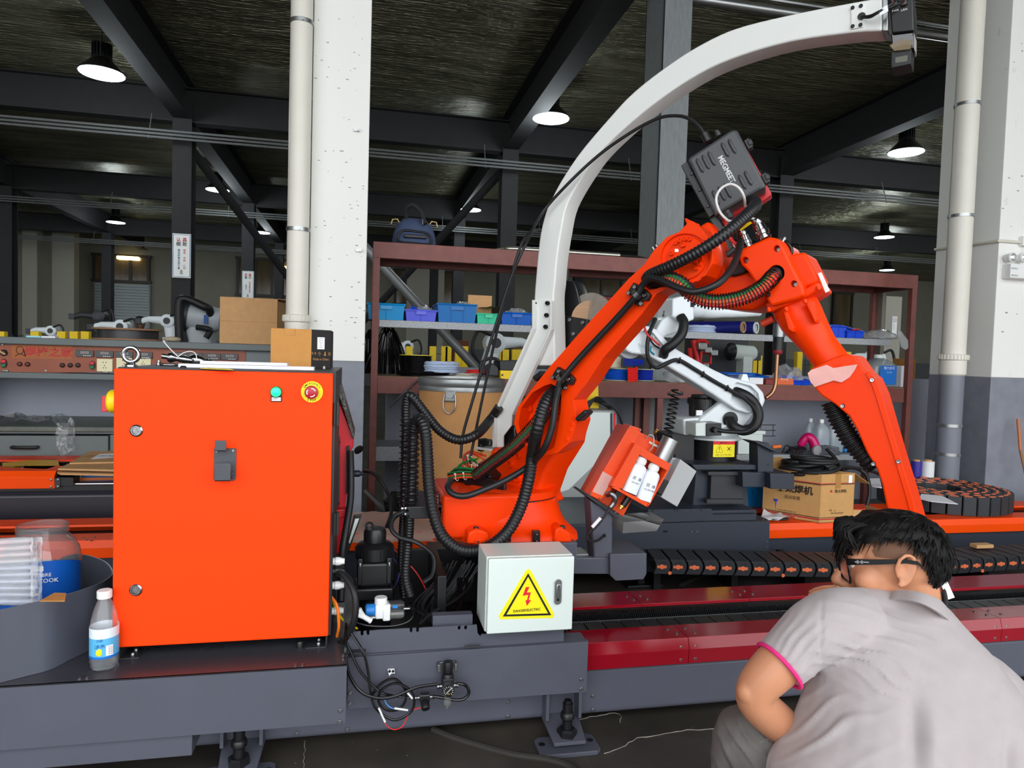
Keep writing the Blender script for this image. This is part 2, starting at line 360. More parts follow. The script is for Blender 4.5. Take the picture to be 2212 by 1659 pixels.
# high-bay lamps
LAMPG = mat('lamp_glow', (226,244,250), .4, emit=7); LAMPB = mat('lamp_body', (30,31,33), .4, .5)
lamps = [(220,160,9.5),(1190,257,9.4),(1957,330,9.3),(470,411,15.7),(250,481,20.9),(1017,454,15.8),(1910,513,15.5),(565,503,20.9),(1916,584,20.6)]
lt = ['nearest high-bay lamp at upper left','high-bay lamp hanging left of the white arch','high-bay lamp hanging beside the right pillar','small high-bay lamp left of the white pillar','distant high-bay lamp at the left edge of the hall','small high-bay lamp above the blue tool bag','small high-bay lamp over the rack right end','distant high-bay lamp hidden partly by the drain pipe','tiny distant high-bay lamp just above the rack']
for (x,y,Y), l in zip(lamps, lt):
    p = P(x, y, Y); r = .26 if Y < 15 else .24
    t = thing('high_bay_lamp', p, l, 'lamp', 'high-bay lamps')
    b = B(); b.lathe([(r,.005),(r,.02),(r*.55,.14),(r*.42,.18)], p, n=28, cap=False); b.build('reflector', LAMPB, t)
    b = B(); b.lathe([(r*.96,.0),(r*.9,.03),(r*.2,.04)], p, n=28); b.build('diffuser', LAMPG, t)
    b = B()
    for k in range(18):
        an = k*math.pi/9; d = V((math.cos(an), math.sin(an), 0)); s_ = V((-d.y, d.x, 0))
        b.obox(p+d*(r*.33)+EZ*.27, (d, s_, EZ), r*.1, .006, .09)
    b.cyl(p+EZ*.17, p+EZ*.36, r*.25, n=14); b.build('heat_sink', LAMPB, t)
    B().cyl(p+EZ*.36, V((p.x,p.y,5.15)), .006, n=6).build('hanger', BLACKM, t)
    if Y < 22:
        ld = bpy.data.lights.new('lamp_light', 'POINT'); ld.energy = 45; ld.color = (.86,.96,1); ld.shadow_soft_size = .2
        lo = bpy.data.objects.new('lamp_light', ld); _link(lo, t, M.Translation(p-EZ*.25))
# far wall: shutter door, windows with warm lit blinds behind glass
FRM = mat('dark_window_frame', (40,34,28), .5); PANE = mat('brown_window_glass', (92,80,58), .12, spec=.8, var=.25, vsc=.8, stretch=(6,1,1))
def win(n, x0, x1, yt, yb, ndiv, Y=26.5, lit=None):
    a, c = P(x0,yt,Y), P(x1,yb,Y); z0, z1 = c.z, a.z; X0, X1 = a.x, c.x
    b = B(); wd = (X1-X0)/ndiv; f = .09
    b.box((X0-f,Y-.12,z1), (X1+f,Y,z1+f)); b.box((X0-f,Y-.12,z0-f), (X1+f,Y,z0))
    for k in range(ndiv+1): b.box((X0+wd*k-f/2,Y-.12,z0), (X0+wd*k+f/2,Y,z1))
    fr = b.build(n, FRM, kind='structure')
    for k in range(ndiv): B().box((X0+wd*k+f/2,Y-.06,z0), (X0+wd*(k+1)-f/2,Y-.04,z1)).build('pane', PANE, fr)
    return fr
win('window_1', 205, 322, 552, 608, 3); win('window_2', 515, 660, 560, 640, 4); win('window_3', 855, 985, 585, 660, 3); win('window_4', 1255,1340,603,640,2); win('window_5',1800,1835,635,705,1)
SHUT = mat('roller_shutter_steel', (142,150,150), .5, .2)
a, c = P(203,610,26.4), P(323,735,26.4)
do = B().box((a.x,26.42,0), (c.x,26.6,a.z)).build('door_1', SHUT, kind='structure')
n_ = 22
for k in range(n_):
    z = a.z*(.35+.65*k/n_); B().box((a.x+.02,26.38,z), (c.x-.02,26.43,z+a.z*.65/n_*.8)).build('slat', SHUT, do, bev=.01)
# warm tube lights glowing behind the far windows
TUBE = mat('warm_tube_glow', (255,226,150), .5, emit=4)
for x0,x1,y,l in ((252,300,556,'warm tube light over the far roller shutter'),(905,935,600,'warm tube light behind the rack bins'),(606,622,578,'warm tube light beside the drain pipe')):
    a, c = P(x0,y,26.3), P(x1,y+3,26.3); B().box((a.x,26.25,a.z-.06), (c.x,26.6,a.z+.06)).build('tube_light', TUBE, label=l, cat='lamp', grp='warm tube lights on the far wall', bev=.03)
# inner wall piers of the hall at left and mid
PIER = mat('pale_wall_pier', (150,148,136), .8)
for x0,x1,l,y in ((48,80,'pale wall pier behind the far left columns',24.5),(112,160,'pale wall panel left of the roller shutter',25),(880,960,'pale wall panel behind the rack',24)):
    a, c = P(x0,600,y), P(x1,600,y); B().box((a.x,y,0), (c.x,y+.4,4.9)).build('wall_panel', PIER, label=l, cat='wall panel')
# white concrete pillars of the open bay
PILW = noise_mix(mat('chipped_white_plaster', (232,232,226), .8, bump=.12, bs=25), 9, (200,198,188), (236,236,230), .22, .33, (1,1,.45))
PILG = mat('grey_pillar_paint', (128,132,142), .55, var=.12, vsc=8, bump=.1, bs=20)
def pillar(x0, x1, y0, y1, zp, label):
    t = thing('concrete_pillar', ((x0+x1)/2,(y0+y1)/2,0), label, 'pillar', 'concrete pillars')
    B().box((x0,y0,zp), (x1,y1,6.1)).build('upper_shaft', PILW, t, bev=.006)
    B().box((x0-.001,y0-.001,0), (x1+.001,y1+.001,zp)).build('painted_base', PILG, t, bev=.006)
    return t
pl = pillar(-.348, .013, 4.7, 5.06, 1.246, 'white plaster pillar with grey base behind the orange cabinet')
pr = pillar(5.0, 5.65, 4.7, 5.335, 1.255, 'white plaster pillar with grey base at the right edge')
# small clips, anchors and scars on the pillars
for x,y in ((770,281),(775,541)):
    p = P(x,y,4.695); b = B(); b.obox(p, (EX,EY,EZ), .018, .006, .008); b.obox(p-EY*.015+EX*.012, (EX,EY,EZ), .004, .015, .01); b.build('wall_clip', ALU, pl)
b = B()
for k in range(70):
    p = P(random.uniform(680,788), random.uniform(20,760), 4.699); s_ = random.uniform(.002,.006); b.obox(p, (EX,EY,EZ), s_*random.uniform(.6,2.2), .0006, s_*.5)
b.build('chipped_spots', mat('plaster_chip',(150,148,140),.9), pl, sm=0, kind='stuff')
b = B()
for k in range(14):
    p = P(random.uniform(2165,2210), random.uniform(20,800), 4.699); s_ = random.uniform(.004,.009); b.obox(p, (EX,EY,EZ), s_*1.3, .0006, s_*.6)
b.build('chipped_spots', mat('plaster_chip'), pr, sm=0, kind='stuff')
# drain pipes
PVC = mat('aged_white_pvc', (224,220,208), .4, var=.04, vsc=3); PVCG = mat('grey_painted_pvc', (120,124,134), .45, var=.05)
def drain(px, py, Y, r, zs, zg, ztop, label, clips):
    x = P(px, py, Y).x; t = thing('drain_pipe', (x,Y,0), label, 'pipe', 'drain pipes')
    if zg: B().cyl((x,Y,0), (x,Y,zg), r, n=24).build('lower_pipe', PVCG, t); 
    B().cyl((x,Y,zg), (x,Y,ztop), r, n=24).build('upper_pipe', PVC, t)
    b = B(); b.lathe([(r,-.12),(r*1.1,-.11),(r*1.1,0),(r*1.24,.005),(r*1.24,.045),(r,.05)], (x,Y,zs), n=28)
    for k in range(28):
        an = 2*math.pi*k/28; d = V((math.cos(an), math.sin(an), 0)); b.obox(V((x,Y,zs+.025))+d*r*1.25, (d, V((-d.y,d.x,0)), EZ), .004, .004, .018)
    b.build('collar', PVC, t)
    for z in clips:
        b = B(); b.lathe([(r,-.012),(r+.006,-.012),(r+.006,.012),(r,.012)], (x,Y,z), n=24, cap=False); b.obox((x+r*.2,Y-r-.008,z), (EX,EY,EZ), .006,.006,.01); b.build('pipe_clip', ALU, t)
    return t
drain(646, 400, 4.62, .068, P(646,697,4.62).z, 0, 6.1, 'tall aged white drain pipe beside the left pillar', [P(646,50,4.62).z, P(646,497,4.62).z])
drain(2063, 700, 4.72, .087, P(2044,778,4.72).z, P(2040,806,4.72).z, 6.1, 'tall white drain pipe with grey lower half at the right pillar', [P(2090,228,4.72).z, P(2076,468,4.72).z, P(2032,918,4.72).z, P(2030,980,4.72).z])
# emergency light and conduit on the right pillar
COND = mat('cream_conduit', (214,208,194), .5)
t = thing('conduit', P(2100,540,4.7), 'cream electrical conduit crossing the right pillar', 'conduit')
b = B(); zc = P(2165,520,4.68).z; b.tube([V((4.985,5.33,zc+.02)), V((4.985,4.69,zc)), V((5.18,4.685,zc)), V((5.22,4.685,zc))], .012, 8); b.build('tube', COND, t)
B().box((5.19,4.66,zc-.03), (5.30,4.7,zc+.05)).build('junction_box', WHT, t, bev=.006)
b = B(); b.tube(spline([V((5.24,4.67,zc-.03)), V((5.215,4.67,zc-.1)), V((5.21,4.67,zc-.2))],6), .004, 6); b.build('lead', WHT, t)
p = P(2172,612,4.66); pz0 = P(2172,602,4.66)
t = thing('emergency_light', (p.x+.1,4.66,p.z), 'white twin-head emergency light on the right pillar', 'lamp')
B().box((p.x,4.62,P(2172,601,4.66).z), (p.x+.3,4.7,P(2172,570,4.66).z)).build('housing', WHT, t, bev=.008)
LENS = mat('clear_lamp_lens', (225,228,230), .1, .6)
for xx in (2188,2214):
    q = P(xx,556,4.63); b = B(); b.lathe([(.034,.05),(.04,0),(.034,-.008)], q, (0,1,0), n=20); hd = b.build('lamp_head', WHT, t)
    b = B(); b.lathe([(.033,0),(.025,.008),(.008,.012)], q-EY*.007, (0,-1,0), n=20); b.build('lens', LENS, hd)
    B().cyl(q-EZ*.03+EY*.03, V((q.x, 4.66, P(2172,570,4.66).z)), .008, n=8).build('neck', WHT, t)
GRN = mat('green_print', (30,120,90), .6)
text('安全出口', P(2192,580,4.618), EX, EZ, .012, GRN, t); text('消防应急灯', P(2192,595,4.618), EX, EZ, .01, GRN, t)
# safety posters on the columns
POST = mat('poster_white', (228,230,226), .5); PBL = mat('poster_blue', (40,80,140), .6); PRD = mat('poster_red', (196,40,44), .6)
def poster(col, x0,x1,y0,y1,Y,big,rows, label):
    a, c = P(x0,y0,Y), P(x1,y1,Y); W_ = c.x-a.x; H_ = a.z-c.z; cx = (a.x+c.x)/2
    t = thing('safety_poster', (cx,Y,c.z), label, 'poster')
    B().box((a.x,Y-.012,c.z), (c.x,Y,a.z)).build('board', POST, t)
    b = B()
    for (u0,u1,v0,v1) in ((.03,.97,.02,.028),(.03,.97,.972,.98),(.03,.06,.02,.98),(.94,.97,.02,.98)): b.box((a.x+W_*u0,Y-.015,c.z+H_*v0), (a.x+W_*u1,Y-.011,c.z+H_*v1))
    b.build('border', PBL, t, sm=0)
    def T(s, u, v, h, m_): text(s, (a.x+W_*u, Y-.016, c.z+H_*v), EX, EZ, h*W_, m_, t, bold=.01)
    T(big[0],.5,.86,.19,PRD); T(big[1],.5,.76,.19,BLKINK)
    for s, u, v, m_ in rows: 
        for i, ch in enumerate(s):
            if ch != ' ': T(ch, u, v-i*.058, .1, m_)
    # little pencil-grey figure drawn near the foot
    b = B(); b.lathe([(W_*.07,0),(W_*.07,.002)], (a.x+W_*.5,Y-.014,c.z+H_*.15), (0,-1,0), n=12); b.obox((a.x+W_*.5,Y-.014,c.z+H_*.1), (EX,EY,EZ), W_*.08,.001,H_*.02); b.build('sketch', mat('sketch_grey',(150,150,140),.7), t, sm=0)
poster(None, 373,412,504,601,10.94, ('认 真','细 致'), [('确保质量合格可靠',.36,.62,PBL),('眼到 手到 心到',.66,.62,PRD)], 'tall white safety poster with red and blue characters on the left column')
poster(None, 523,548,585,647,16.84, ('质 量','意 识'), [('品质第一',.36,.5,PBL),('提高质量求发展',.66,.6,PRD)], 'small distant white safety poster beside the drain pipe')
# ================================================================ foreground robot track
def yz(name, prof, x0, x1, m_, parent, bev=.0015, **k):
    return B().prism([(x0, y, z) for y, z in prof], (x1-x0, 0, 0)).build(name, m_, parent, bev, sm=k.pop('sm', 14), **k)
tr = thing('robot_track', (1.4,2.5,0), 'long grey floor track with crimson covers carrying the orange robot', 'robot track')
yz('beam', [(2.29,.062),(2.285,.22),(2.76,.22),(2.755,.062),(2.73,.05),(2.31,.05)], -3, 7, GREY, tr, .012, seg=3)
sx = P(1488,1400,2.26).x; sx2 = P(2166,1320,2.26).x; bx1 = P(1372,1285,2.68).x; bx2 = P(1600,1275,2.68).x
fp = [(2.262,.229),(2.258,.282),(2.27,.322),(2.385,.322),(2.385,.316),(2.274,.316),(2.266,.282),(2.268,.229)]
for a, c in ((.55,sx),(sx+.0015,sx2),(sx2+.0015,7)): yz('cover_panel', fp, a, c, REDC, tr, .001)
bp_ = [(2.609,.31),(2.611,.322),(2.765,.322),(2.768,.25),(2.762,.25),(2.76,.316),(2.614,.316)]
for a, c in ((.55,bx1),(bx1+.0015,bx2),(bx2+.0015,4.4),(4.4015,7)): yz('cover_panel', bp_, a, c, REDC, tr, .001)
for x, fb in ((sx,0),(sx2,0),(bx1,1),(bx2,1)):
    for s_ in (-1,1):
        for k in (0,1):
            if not fb:
                bolt((x+s_*.035+k*.018-.01, 2.345-k*.04, .322), EZ, .0065, .004, STEEL, tr)
                bolt((x+s_*.028, 2.264, .245+k*.045), -EY, .0065, .004, STEEL, tr)
            else: bolt((x+s_*.03+k*.015, 2.70-k*.04, .322), EZ, .006, .004, STEEL, tr)
for px, py in ((1281,1503),(1281,1533),(1098,1515),(1097,1547),(750,1575),(641,1583)): bolt(P(px,py,2.287), -EY, .0065, .004, STEEL, tr)
b = B()   # toothed rack: teeth too fine to pick apart
for k in range(760): x = .6+k*.0085; b.obox((x,2.575,.2985), (V((1,0,.35)),EY,V((-.35,0,1))), .0022,.018,.012)
b.box((.55,2.585,.27), (7,2.60,.305)); b.build('rack_teeth', BLACKM, tr, sm=0, kind='stuff')
B().cyl((.55,2.535,.283), (7,2.535,.283), .011, n=12).build('guide_rail', GALV, tr)
B().box((.55,2.40,.22), (7,2.60,.27)).build('trough', CHAR, tr)
for k in range(60):   # cable chain lying in the trough
    x = .62+k*.075; q = B(); 
    if k == 0:
        q.prism([(x,2.42,.27),(x+.071,2.42,.27),(x+.079,2.42,.297),(x+.008,2.42,.297)], (0,.10,0)); o0 = q.build('chain_link', BLACKP, tr, .003)
    else: inst(o0.data, 'chain_link', tr, M.Translation((k*.075,0,0)))
def foot(px, py, x=None):
    c = P(px, py, 2.2); c.z = 0; c.y = 2.2
    pl_ = [(c.x+dx, c.y+dy, 0) for dx, dy in ((-.105,-.05),(-.09,-.065),(.09,-.065),(.105,-.05),(.105,.03),(.09,.045),(-.09,.045),(-.105,.03))]
    f = B().prism(pl_, (0,0,.016)).build('foot_plate', GREY, tr, .003)
    for s_ in (-1,1):
        B().prism([(c.x+s_*.058-.006,2.29,.235),(c.x+s_*.058-.006,2.235,.2),(c.x+s_*.058-.006,2.235,.075),(c.x+s_*.058-.006,2.29,.06)], (.012,0,0)).build('gusset', GREY, f, .002)
        b = B(); b.lathe([(.011,0),(.011,.0007)], (c.x+s_*.085,c.y+.0,.0162), n=14); b.build('bolt_hole', BLACKM, f)
    b = B(); b.prism([(c.x-.055,c.y-.045,.03),(c.x+.055,c.y-.045,.03),(c.x+.065,2.29,.06),(c.x-.065,2.29,.06)], (0,0,.012)); b.build('bracket_shelf', GREY, f, .002)
    b = B(); b.cyl((c.x,c.y-.005,.016), (c.x,c.y-.005,.155), .017, n=18); b.lathe([(.02,.1),(.024,.105),(.024,.118),(.02,.125),(.0125,.13),(.0125,.165)], (c.x,c.y-.005,0), n=18); b.build('jack_screw', BLACKM, f)
    b = B(); b.lathe([(.034,.042),(.034,.064),(.027,.07)], (c.x,c.y-.005,0), n=6); b.build('hex_nut', BLACKM, f)
foot(1222,1630); foot(516,1690)
# ================================================================ carriage below the robot
ca = thing('robot_carriage', (.35,2.5,.22), 'grey sheet metal carriage under the orange robot with notched skirt', 'carriage')
prismY('front_panel', [(751,1421),(1271,1386),(1267,1495),(751,1532)], 2.2, 2.212, GREY, ca, .001)
sk = [(751,1366),(779,1364)]
def notch(x, y): return [(x-3,y),(x-3,y+7),(x,y+10),(x+3,y+7),(x+3,y)]
for nx, ny in ((782,1364),(795,1363),(888,1357),(902,1356.5),(992,1351.5),(1006,1351)): sk += notch(nx, ny)
sk += [(1030,1349.5),(1032,1368),(1038,1375),(1040,1370),(1218,1360),(1218,1386),(751,1416)]
prismY('skirt_panel', sk, 2.222, 2.228, GREY, ca, .0006, seg=1)
zt = P(1100,1400,2.2).z
b = B(); b.box((-.03,2.212,.23), (P(1269,1440,2.2).x,2.29,P(1269,1388,2.2).z)); b.build('box_frame', GREY, ca, .002)
b = B(); b.box((-.03,2.26,.27), (.74,2.80,.33)); b.box((.27,2.36,.33), (.30,2.80,.55)); b.box((.70,2.36,.33), (.74,2.80,.55)); b.box((.30,2.70,.33), (.74,2.80,.55)); b.build('inner_frame', BLACKM, ca, .002)  # black finish stands in for the shade inside the carriage
zb = P(955,1168,2.45).z
rb = B().box((P(952,1168,2.45).x+.17, 2.42, .545), (P(1247,1180,2.42).x, 2.98, P(1240,1172,2.42).z)).build('mounting_plate', GREY, ca, .003)
prismY('tray', [(935,1331),(1021,1327),(1021,1352),(935,1356)], 2.25, 2.285, GREY, ca, .001)
for x, y in ((1098,1380),(1265,1384),(1259,1388)): bolt(P(x,y,2.23), EZ, .006, .004, STEEL, ca)
for x, y in ((757,1497),(756,1520),(1256,1467),(1256,1488)): bolt(P(x,y,2.199), -EY, .0065, .004, STEEL, ca)
prismY('latch_plate', [(1004,1396),(1038,1394),(1038,1399),(1004,1401)], 2.195, 2.2, CHAR, ca, .0005)
prismY('latch_plate', [(757,1411),(790,1409),(790,1413),(757,1415)], 2.195, 2.222, CHAR, ca, .0005)
b = B(); b.prism([P(x,y,2.199) for x,y in ((837,1444),(852,1443),(853,1452),(846,1452),(840,1458),(839,1452))], (0,-.01,0)); cl = b.build('tube_clip', WHT, ca, .001)
for x in (841.5,849): 
    b = B(); b.lathe([(.0045,0),(.0045,.001)], P(x,1450,2.188), -EY, n=12); b.build('clip_hole', BLACKP, cl)
# ================================================================ platform under the control cabinet
pf = thing('cabinet_platform', (-.7,2.4,.22), 'grey sheet steel platform carrying the orange control cabinet', 'platform')
zl = P(748,1437,2.08).z; xr = P(748,1500,2.08).x
b = B(); b.box((-1.4,2.08,P(400,1590,2.08).z-.0), (xr,2.088,zl)); b.build('front_lip', GREY, pf, .0012)
B().box((-1.4,2.08,zl-.004), (xr,2.82,zl)).build('top_plate', mat('shaded_platform_grey',(62,62,68),.28,bump=.04,bs=30,rvar=.1,vsc=4), pf, .0012)  # shade put into the colour: top darker than the lip under frontal light
b = B(); zc = P(415,1632,2.1).z; b.box((-1.4,2.1,zc), (P(415,1600,2.1).x,2.5,P(415,1585,2.1).z)); b.build('lower_box', GREY, pf, .002)
B().box((-1.4,2.3,.22), (xr-.005,2.8,zl-.004)).build('sub_frame', DGREY, pf, .002)
for x, y in ((735,1535),(734,1559)): bolt(P(x,y,2.079), -EY, .0065, .004, STEEL, pf)
for x, y in ((172,1466),(188,1465),(638,1438),(653,1437),(741,1416),(741,1424)): bolt(PZ(x,y,zl), EZ, .006, .004, STEEL, pf)
def zplate(name, x0,x1,y0,y1, par, m_): 
    a, c = PZ(x0,y1,zl), PZ(x1,y0,zl); return B().box((a.x,a.y,zl), (c.x,c.y,zl+.003)).build(name, m_, par, .001)
# ================================================================ orange control cabinet
X0, X1, ZT, ZB, YC = -.701, -.087, 1.2465, .42, 2.2
cb = thing('control_cabinet', ((X0+X1)/2,2.5,zl), 'large orange robot control cabinet with green lamp and emergency stop', 'cabinet')
CABD = mat('cabinet_dark_powder_coat', (46,46,49), .45, bump=.3, bs=500, bd=.0006)
B().box((X0+.004,YC+.018,ZB), (X1+.008,2.86,ZT+.004)).build('body', CABD, cb, .003)
dr = B().box((X0,YC,ZB+.005), (X1,YC+.018,ZT)).build('door', CABOR, cb, .004, 3)
for y in (895,1132):   # hinges on the right edge
    p = P(723,y,YC+.01); b = B(); b.cyl(p-EZ*.035, p+EZ*.035, .006, n=10); b.obox(p+EX*.006+EY*.01, (EX,EY,EZ), .006,.01,.035); b.build('hinge', BLACKM, cb)
for x, y in ((295,930),(294,1274)):
    p = P(x,y,YC); b = B(); b.lathe([(.0175,0),(.0175,.004),(.014,.0065),(.011,.0065),(.010,.004),(.003,.004)], p, -EY, n=24); lk = b.build('quarter_turn_lock', CHROME, dr)
    b = B(); b.prism([p+V((dx,-.0045,dz)) for dx, dz in ((-.007,-.005),(.007,-.005),(0,.007))], (0,-.003,0)); b.build('key_insert', STEEL, lk, .0005)
# bracket for the teach pendant
bp = P(486,1000,YC); BRK = mat('grey_hammered_bracket', (72,74,80), .4, bump=.35, bs=300)
b = B(); a, c = P(463,968,YC), P(510,1038,YC); b.prism([(a.x,YC-.005,a.z),(c.x,YC-.005,a.z),(c.x,YC-.005,c.z+.008),(c.x-.006,YC-.005,c.z),(a.x+.004,YC-.005,c.z),(a.x,YC-.005,c.z+.006)], (0,.005,0)); bk = b.build('pendant_bracket', BRK, dr, .0015)
a, c = P(470,948,YC), P(494,971,YC); b = B(); b.box((a.x,YC-.04,c.z), (c.x,YC-.036,a.z)); b.box((a.x,YC-.04,c.z), (c.x,YC,c.z+.004)); b.build('upper_hook', BRK, bk, .0012)
a, c = P(465,1000,YC-.04), P(499,1038,YC-.04); b = B(); b.box((a.x,YC-.05,c.z), (c.x,YC-.046,a.z)); b.box((a.x,YC-.05,c.z), (c.x,YC,c.z+.004)); b.build('lower_hook', BRK, bk, .0012)
for x, y in ((468,974),(504,973),(503,1022)): bolt(P(x,y,YC-.005), -EY, .005, .004, STEEL, bk, 'screw')
# green indicator
GL = mat('green_lamp_glow', (20,220,150), .25, emit=1.1); p = P(597,846.5,YC)
b = B(); a, c = P(585,845,YC), P(609,868,YC); b.box((a.x,YC-.003,c.z), (c.x,YC,a.z)); il = b.build('indicator_light', BLACKP, dr, .001)
b = B(); b.lathe([(.017,0),(.017,.008),(.0145,.01)], p, -EY, n=28); b.build('bezel', mat('green_bezel',(10,120,70),.4), il)
b = B(); b.lathe([(.0148,.006),(.0145,.013),(.011,.018),(.004,.0205)], p, -EY, n=28); b.build('lens', GL, il)
a, c = P(587,858,YC), P(607,866,YC); B().box((a.x,YC-.0038,c.z), (c.x,YC-.003,a.z)).build('name_plate', PAPER, il); text('电源指示灯', (.5*(a.x+c.x),YC-.004,.5*(a.z+c.z)), EX, EZ, .0042, BLKINK, il)
# emergency stop
p = P(674,846.5,YC); b = B(); b.lathe([(.0325,0),(.0325,.0025),(.032,.003)], p, -EY, n=40); es = b.build('emergency_stop', YELS, dr)
b = B(); b.lathe([(.0135,.003),(.0135,.016),(.0195,.018),(.0205,.026),(.019,.034),(.012,.0375),(.004,.0385)], p, -EY, n=32); b.build('mushroom_button', mat('stop_red',(176,28,46),.35), es)
for i, ch in enumerate('EMERGENCY'):
    an = math.radians(90+56-14*i); d = V((math.cos(an),0,math.sin(an))); text(ch, p+d*.0262-EY*.0032, V((math.sin(an),0,-math.cos(an))), d, .0068, BLKINK, es, bold=.015)
for i, ch in enumerate('STOP'):
    an = math.radians(-90-24+16*i); d = V((math.cos(an),0,math.sin(an))); text(ch, p+d*.0262-EY*.0032, V((-math.sin(an),0,math.cos(an))), -d, .0068, BLKINK, es, bold=.015)
b = B()
for k in range(3):
    arc = [p-EY*.0378+V((math.cos(t),0,math.sin(t)))*.0125 for t in [math.radians(k*120+20+i*10) for i in range(8)]]; b.tube(arc, .0017, 5)
b.build('arrow_marks', WHT, es)
# main switch on the left side
p = P(246,868,YC+.03); q = V((X0+.004,YC+.05,p.z)); b = B(); b.lathe([(.034,0),(.034,.026),(.029,.032)], q, -EX, n=28); ms = b.build('main_switch', YEL, cb)
b = B(); b.prism([q+V((-.03,dy,dz)) for dy, dz in ((-.012,.016),(.012,.016),(.016,-.03),(-.016,-.03))], (-.018,0,0)); b.build('switch_handle', RED, ms, .002)
# lifting eye, cable glands, base channels
p = P(283,794,YC+.06); p.z = ZT+.004; b = B(); c = p+EZ*.036
b.tube([c+V((math.cos(t),0,math.sin(t)))*.021 for t in [2*math.pi*i/28 for i in range(28)]], .0065, 10, True); b.lathe([(.017,0),(.017,.006),(.009,.013)], p, n=20); b.build('lifting_eye', CHROME, cb)
for y, m_, r in ((1213,WHT,.013),(1234,BLACKP,.016),(1265,WHT,.013),(1320,WHT,.013)):
    p = P(712,y,YC+.07); p.x = X1+.008; b = B(); b.lathe([(r*.9,0),(r*.9,.006),(r*1.05,.008),(r*1.05,.02),(r*.75,.03),(r*.7,.036)], p, EX, n=10); b.build('cable_gland', m_, cb)
zl2 = zl
for x0, x1 in ((255,300),(660,706)):
    a = P(x0,1400,YC+.01).x; c = P(x1,1400,YC+.01).x
    b = B(); b.box((a,YC+.012,zl), (c,2.84,zl+.004)); b.box((a if x0 < 400 else c-.004,YC+.012,zl), (a+.004 if x0 < 400 else c,2.84,ZB)); bc = b.build('base_channel', CABD, cb, .001)
    for k in (0,1): bolt((.5*(a+c)+.006,YC+.03+k*.03,zl+.004), EZ, .0075, .009, STEEL, bc)
bolt(PZ(648,1398,zl), EZ, .012, .02, BLACKM, pf, 'hex_bolt')
# ---------------- things on top of the cabinet
ZC = ZT+.004
def carton(name, a, c, y0, y1, z0, h, label, m_, side_m=None, cat='box'): pass
x0, x1 = P(584,790,2.55).x, P(672,790,2.55).x
t = thing('carton', (.5*(x0+x1),2.6,ZC), 'small brown carton with a black printed end on the cabinet', 'box')
hB = P(600,709,2.55).z-ZC; xe = x1+.075
B().box((x0,2.55,ZC), (x1,2.78,ZC+hB)).build('brown_face', CARDD, t, .001)
B().prism([(x1,2.55,ZC),(xe-.01,2.595,ZC),(xe-.01,2.78,ZC),(x1,2.78,ZC)], (0,0,hB)).build('black_end', mat('black_carton_print',(30,27,26),.6), t, .001)
d_ = V((xe-.01-x1,.045,0)).normalized(); n_d = V((.045,-(xe-.01-x1),0)).normalized(); o_ = V((x1,2.55,ZC))
b = B(); b.prism([o_+d_*u+EZ*v+n_d*.0005 for u,v in ((.023,hB*.5),(.052,hB*.5),(.052,hB*.81),(.023,hB*.81))], n_d*.0005); b.build('shipping_label', PAPER, t)
GLD = mat('gold_print', (200,150,90), .6)
text('Made in China', o_+d_*.038+EZ*hB*.24+n_d*.001, d_, EZ, .008, GLD, t)
text('↑↑ ☂ ♟ ☒', o_+d_*.038+EZ*hB*.38+n_d*.001, d_, EZ, .010, GLD, t)
for k in range(5): text(['PO NO','QTY 10','ITEM','N.W','DATE'][k], o_+d_*.037+EZ*hB*(.77-.055*k)+n_d*.0012, d_, EZ, .0035, BLKINK, t)
a, c = P(614,709,2.549), P(637,724,2.549); b = B(); b.tube([V((a.x,2.549,a.z)),V((a.x,2.549,c.z)),V((c.x,2.549,c.z)),V((c.x,2.549,a.z))], .0006, 4); b.build('tuck_flap_edge', CARD, t)
# white plastic cable-duct strips
DUCT = mat('white_pvc_duct', (232,232,246), .4)
for (x0,y0,x1,y1,h,l) in ((385,789,678,800,7,'lower white plastic cable duct strip lying on the cabinet'),(432,783,620,794,6,'upper white plastic cable duct strip lying across another strip')):
    Y = 2.34; a, c = P(x0,y0,Y), P(x1,y1,Y); up = h*Y/1500; zz = ZC if h == 7 else ZC+7*Y/1500+.001
    b = B(); d = V((c.x-a.x,0,0)).normalized(); b.box((a.x,Y,zz), (c.x,Y+.05,zz+up)); b.box((a.x+.002,Y-.001,zz+up*.45), (c.x,Y,zz+up*.55)); b.build('cable_duct', DUCT, label=l, cat='duct', bev=.001)
b = B(); a = P(430,798,2.31); b.prism([V((p_.x,p_.y,ZC+.0005)) for p_ in (PZ(432,797,ZC),PZ(505,800,ZC),PZ(495,797,ZC),PZ(450,795,ZC))], (0,0,.001)); b.build('sticker', YEL, label='yellow sticker under the duct strips', cat='sticker')
# chrome welding torch neck pieces
t = thing('torch_nozzle', P(400,775,2.6), 'polished steel torch nozzle pair resting on the cabinet', 'tool')
ax = V((.99,.05,-.13)).normalized(); q = P(350,768,2.55); q.z = ZC+.03
b = B(); b.lathe([(.0085,0),(.0085,.018),(.016,.02),(.019,.028),(.017,.034),(.010,.045),(.013,.07),(.008,.095)], q, ax, n=20); b.build('front_nozzle', CHROME, t)
q2 = P(402,775,2.58); q2.z = ZC+.022; b = B(); b.lathe([(.008,0),(.018,.02),(.021,.035),(.017,.05),(.008,.062),(.011,.07),(.009,.085)], q2, ax, n=20); b.build('rear_nozzle', CHROME, t)
b = B(); b.tube(spline([P(352,736,2.56), P(366,752,2.55), P(384,770,2.54)],5), .0016, 6); b.tube(spline([P(384,771,2.54), P(397,762,2.54), P(412,759,2.54), P(422,764,2.54), P(426,778,2.54)],6), .0016, 6); b.build('wire', mat('white_wire',(230,230,226),.4), t)
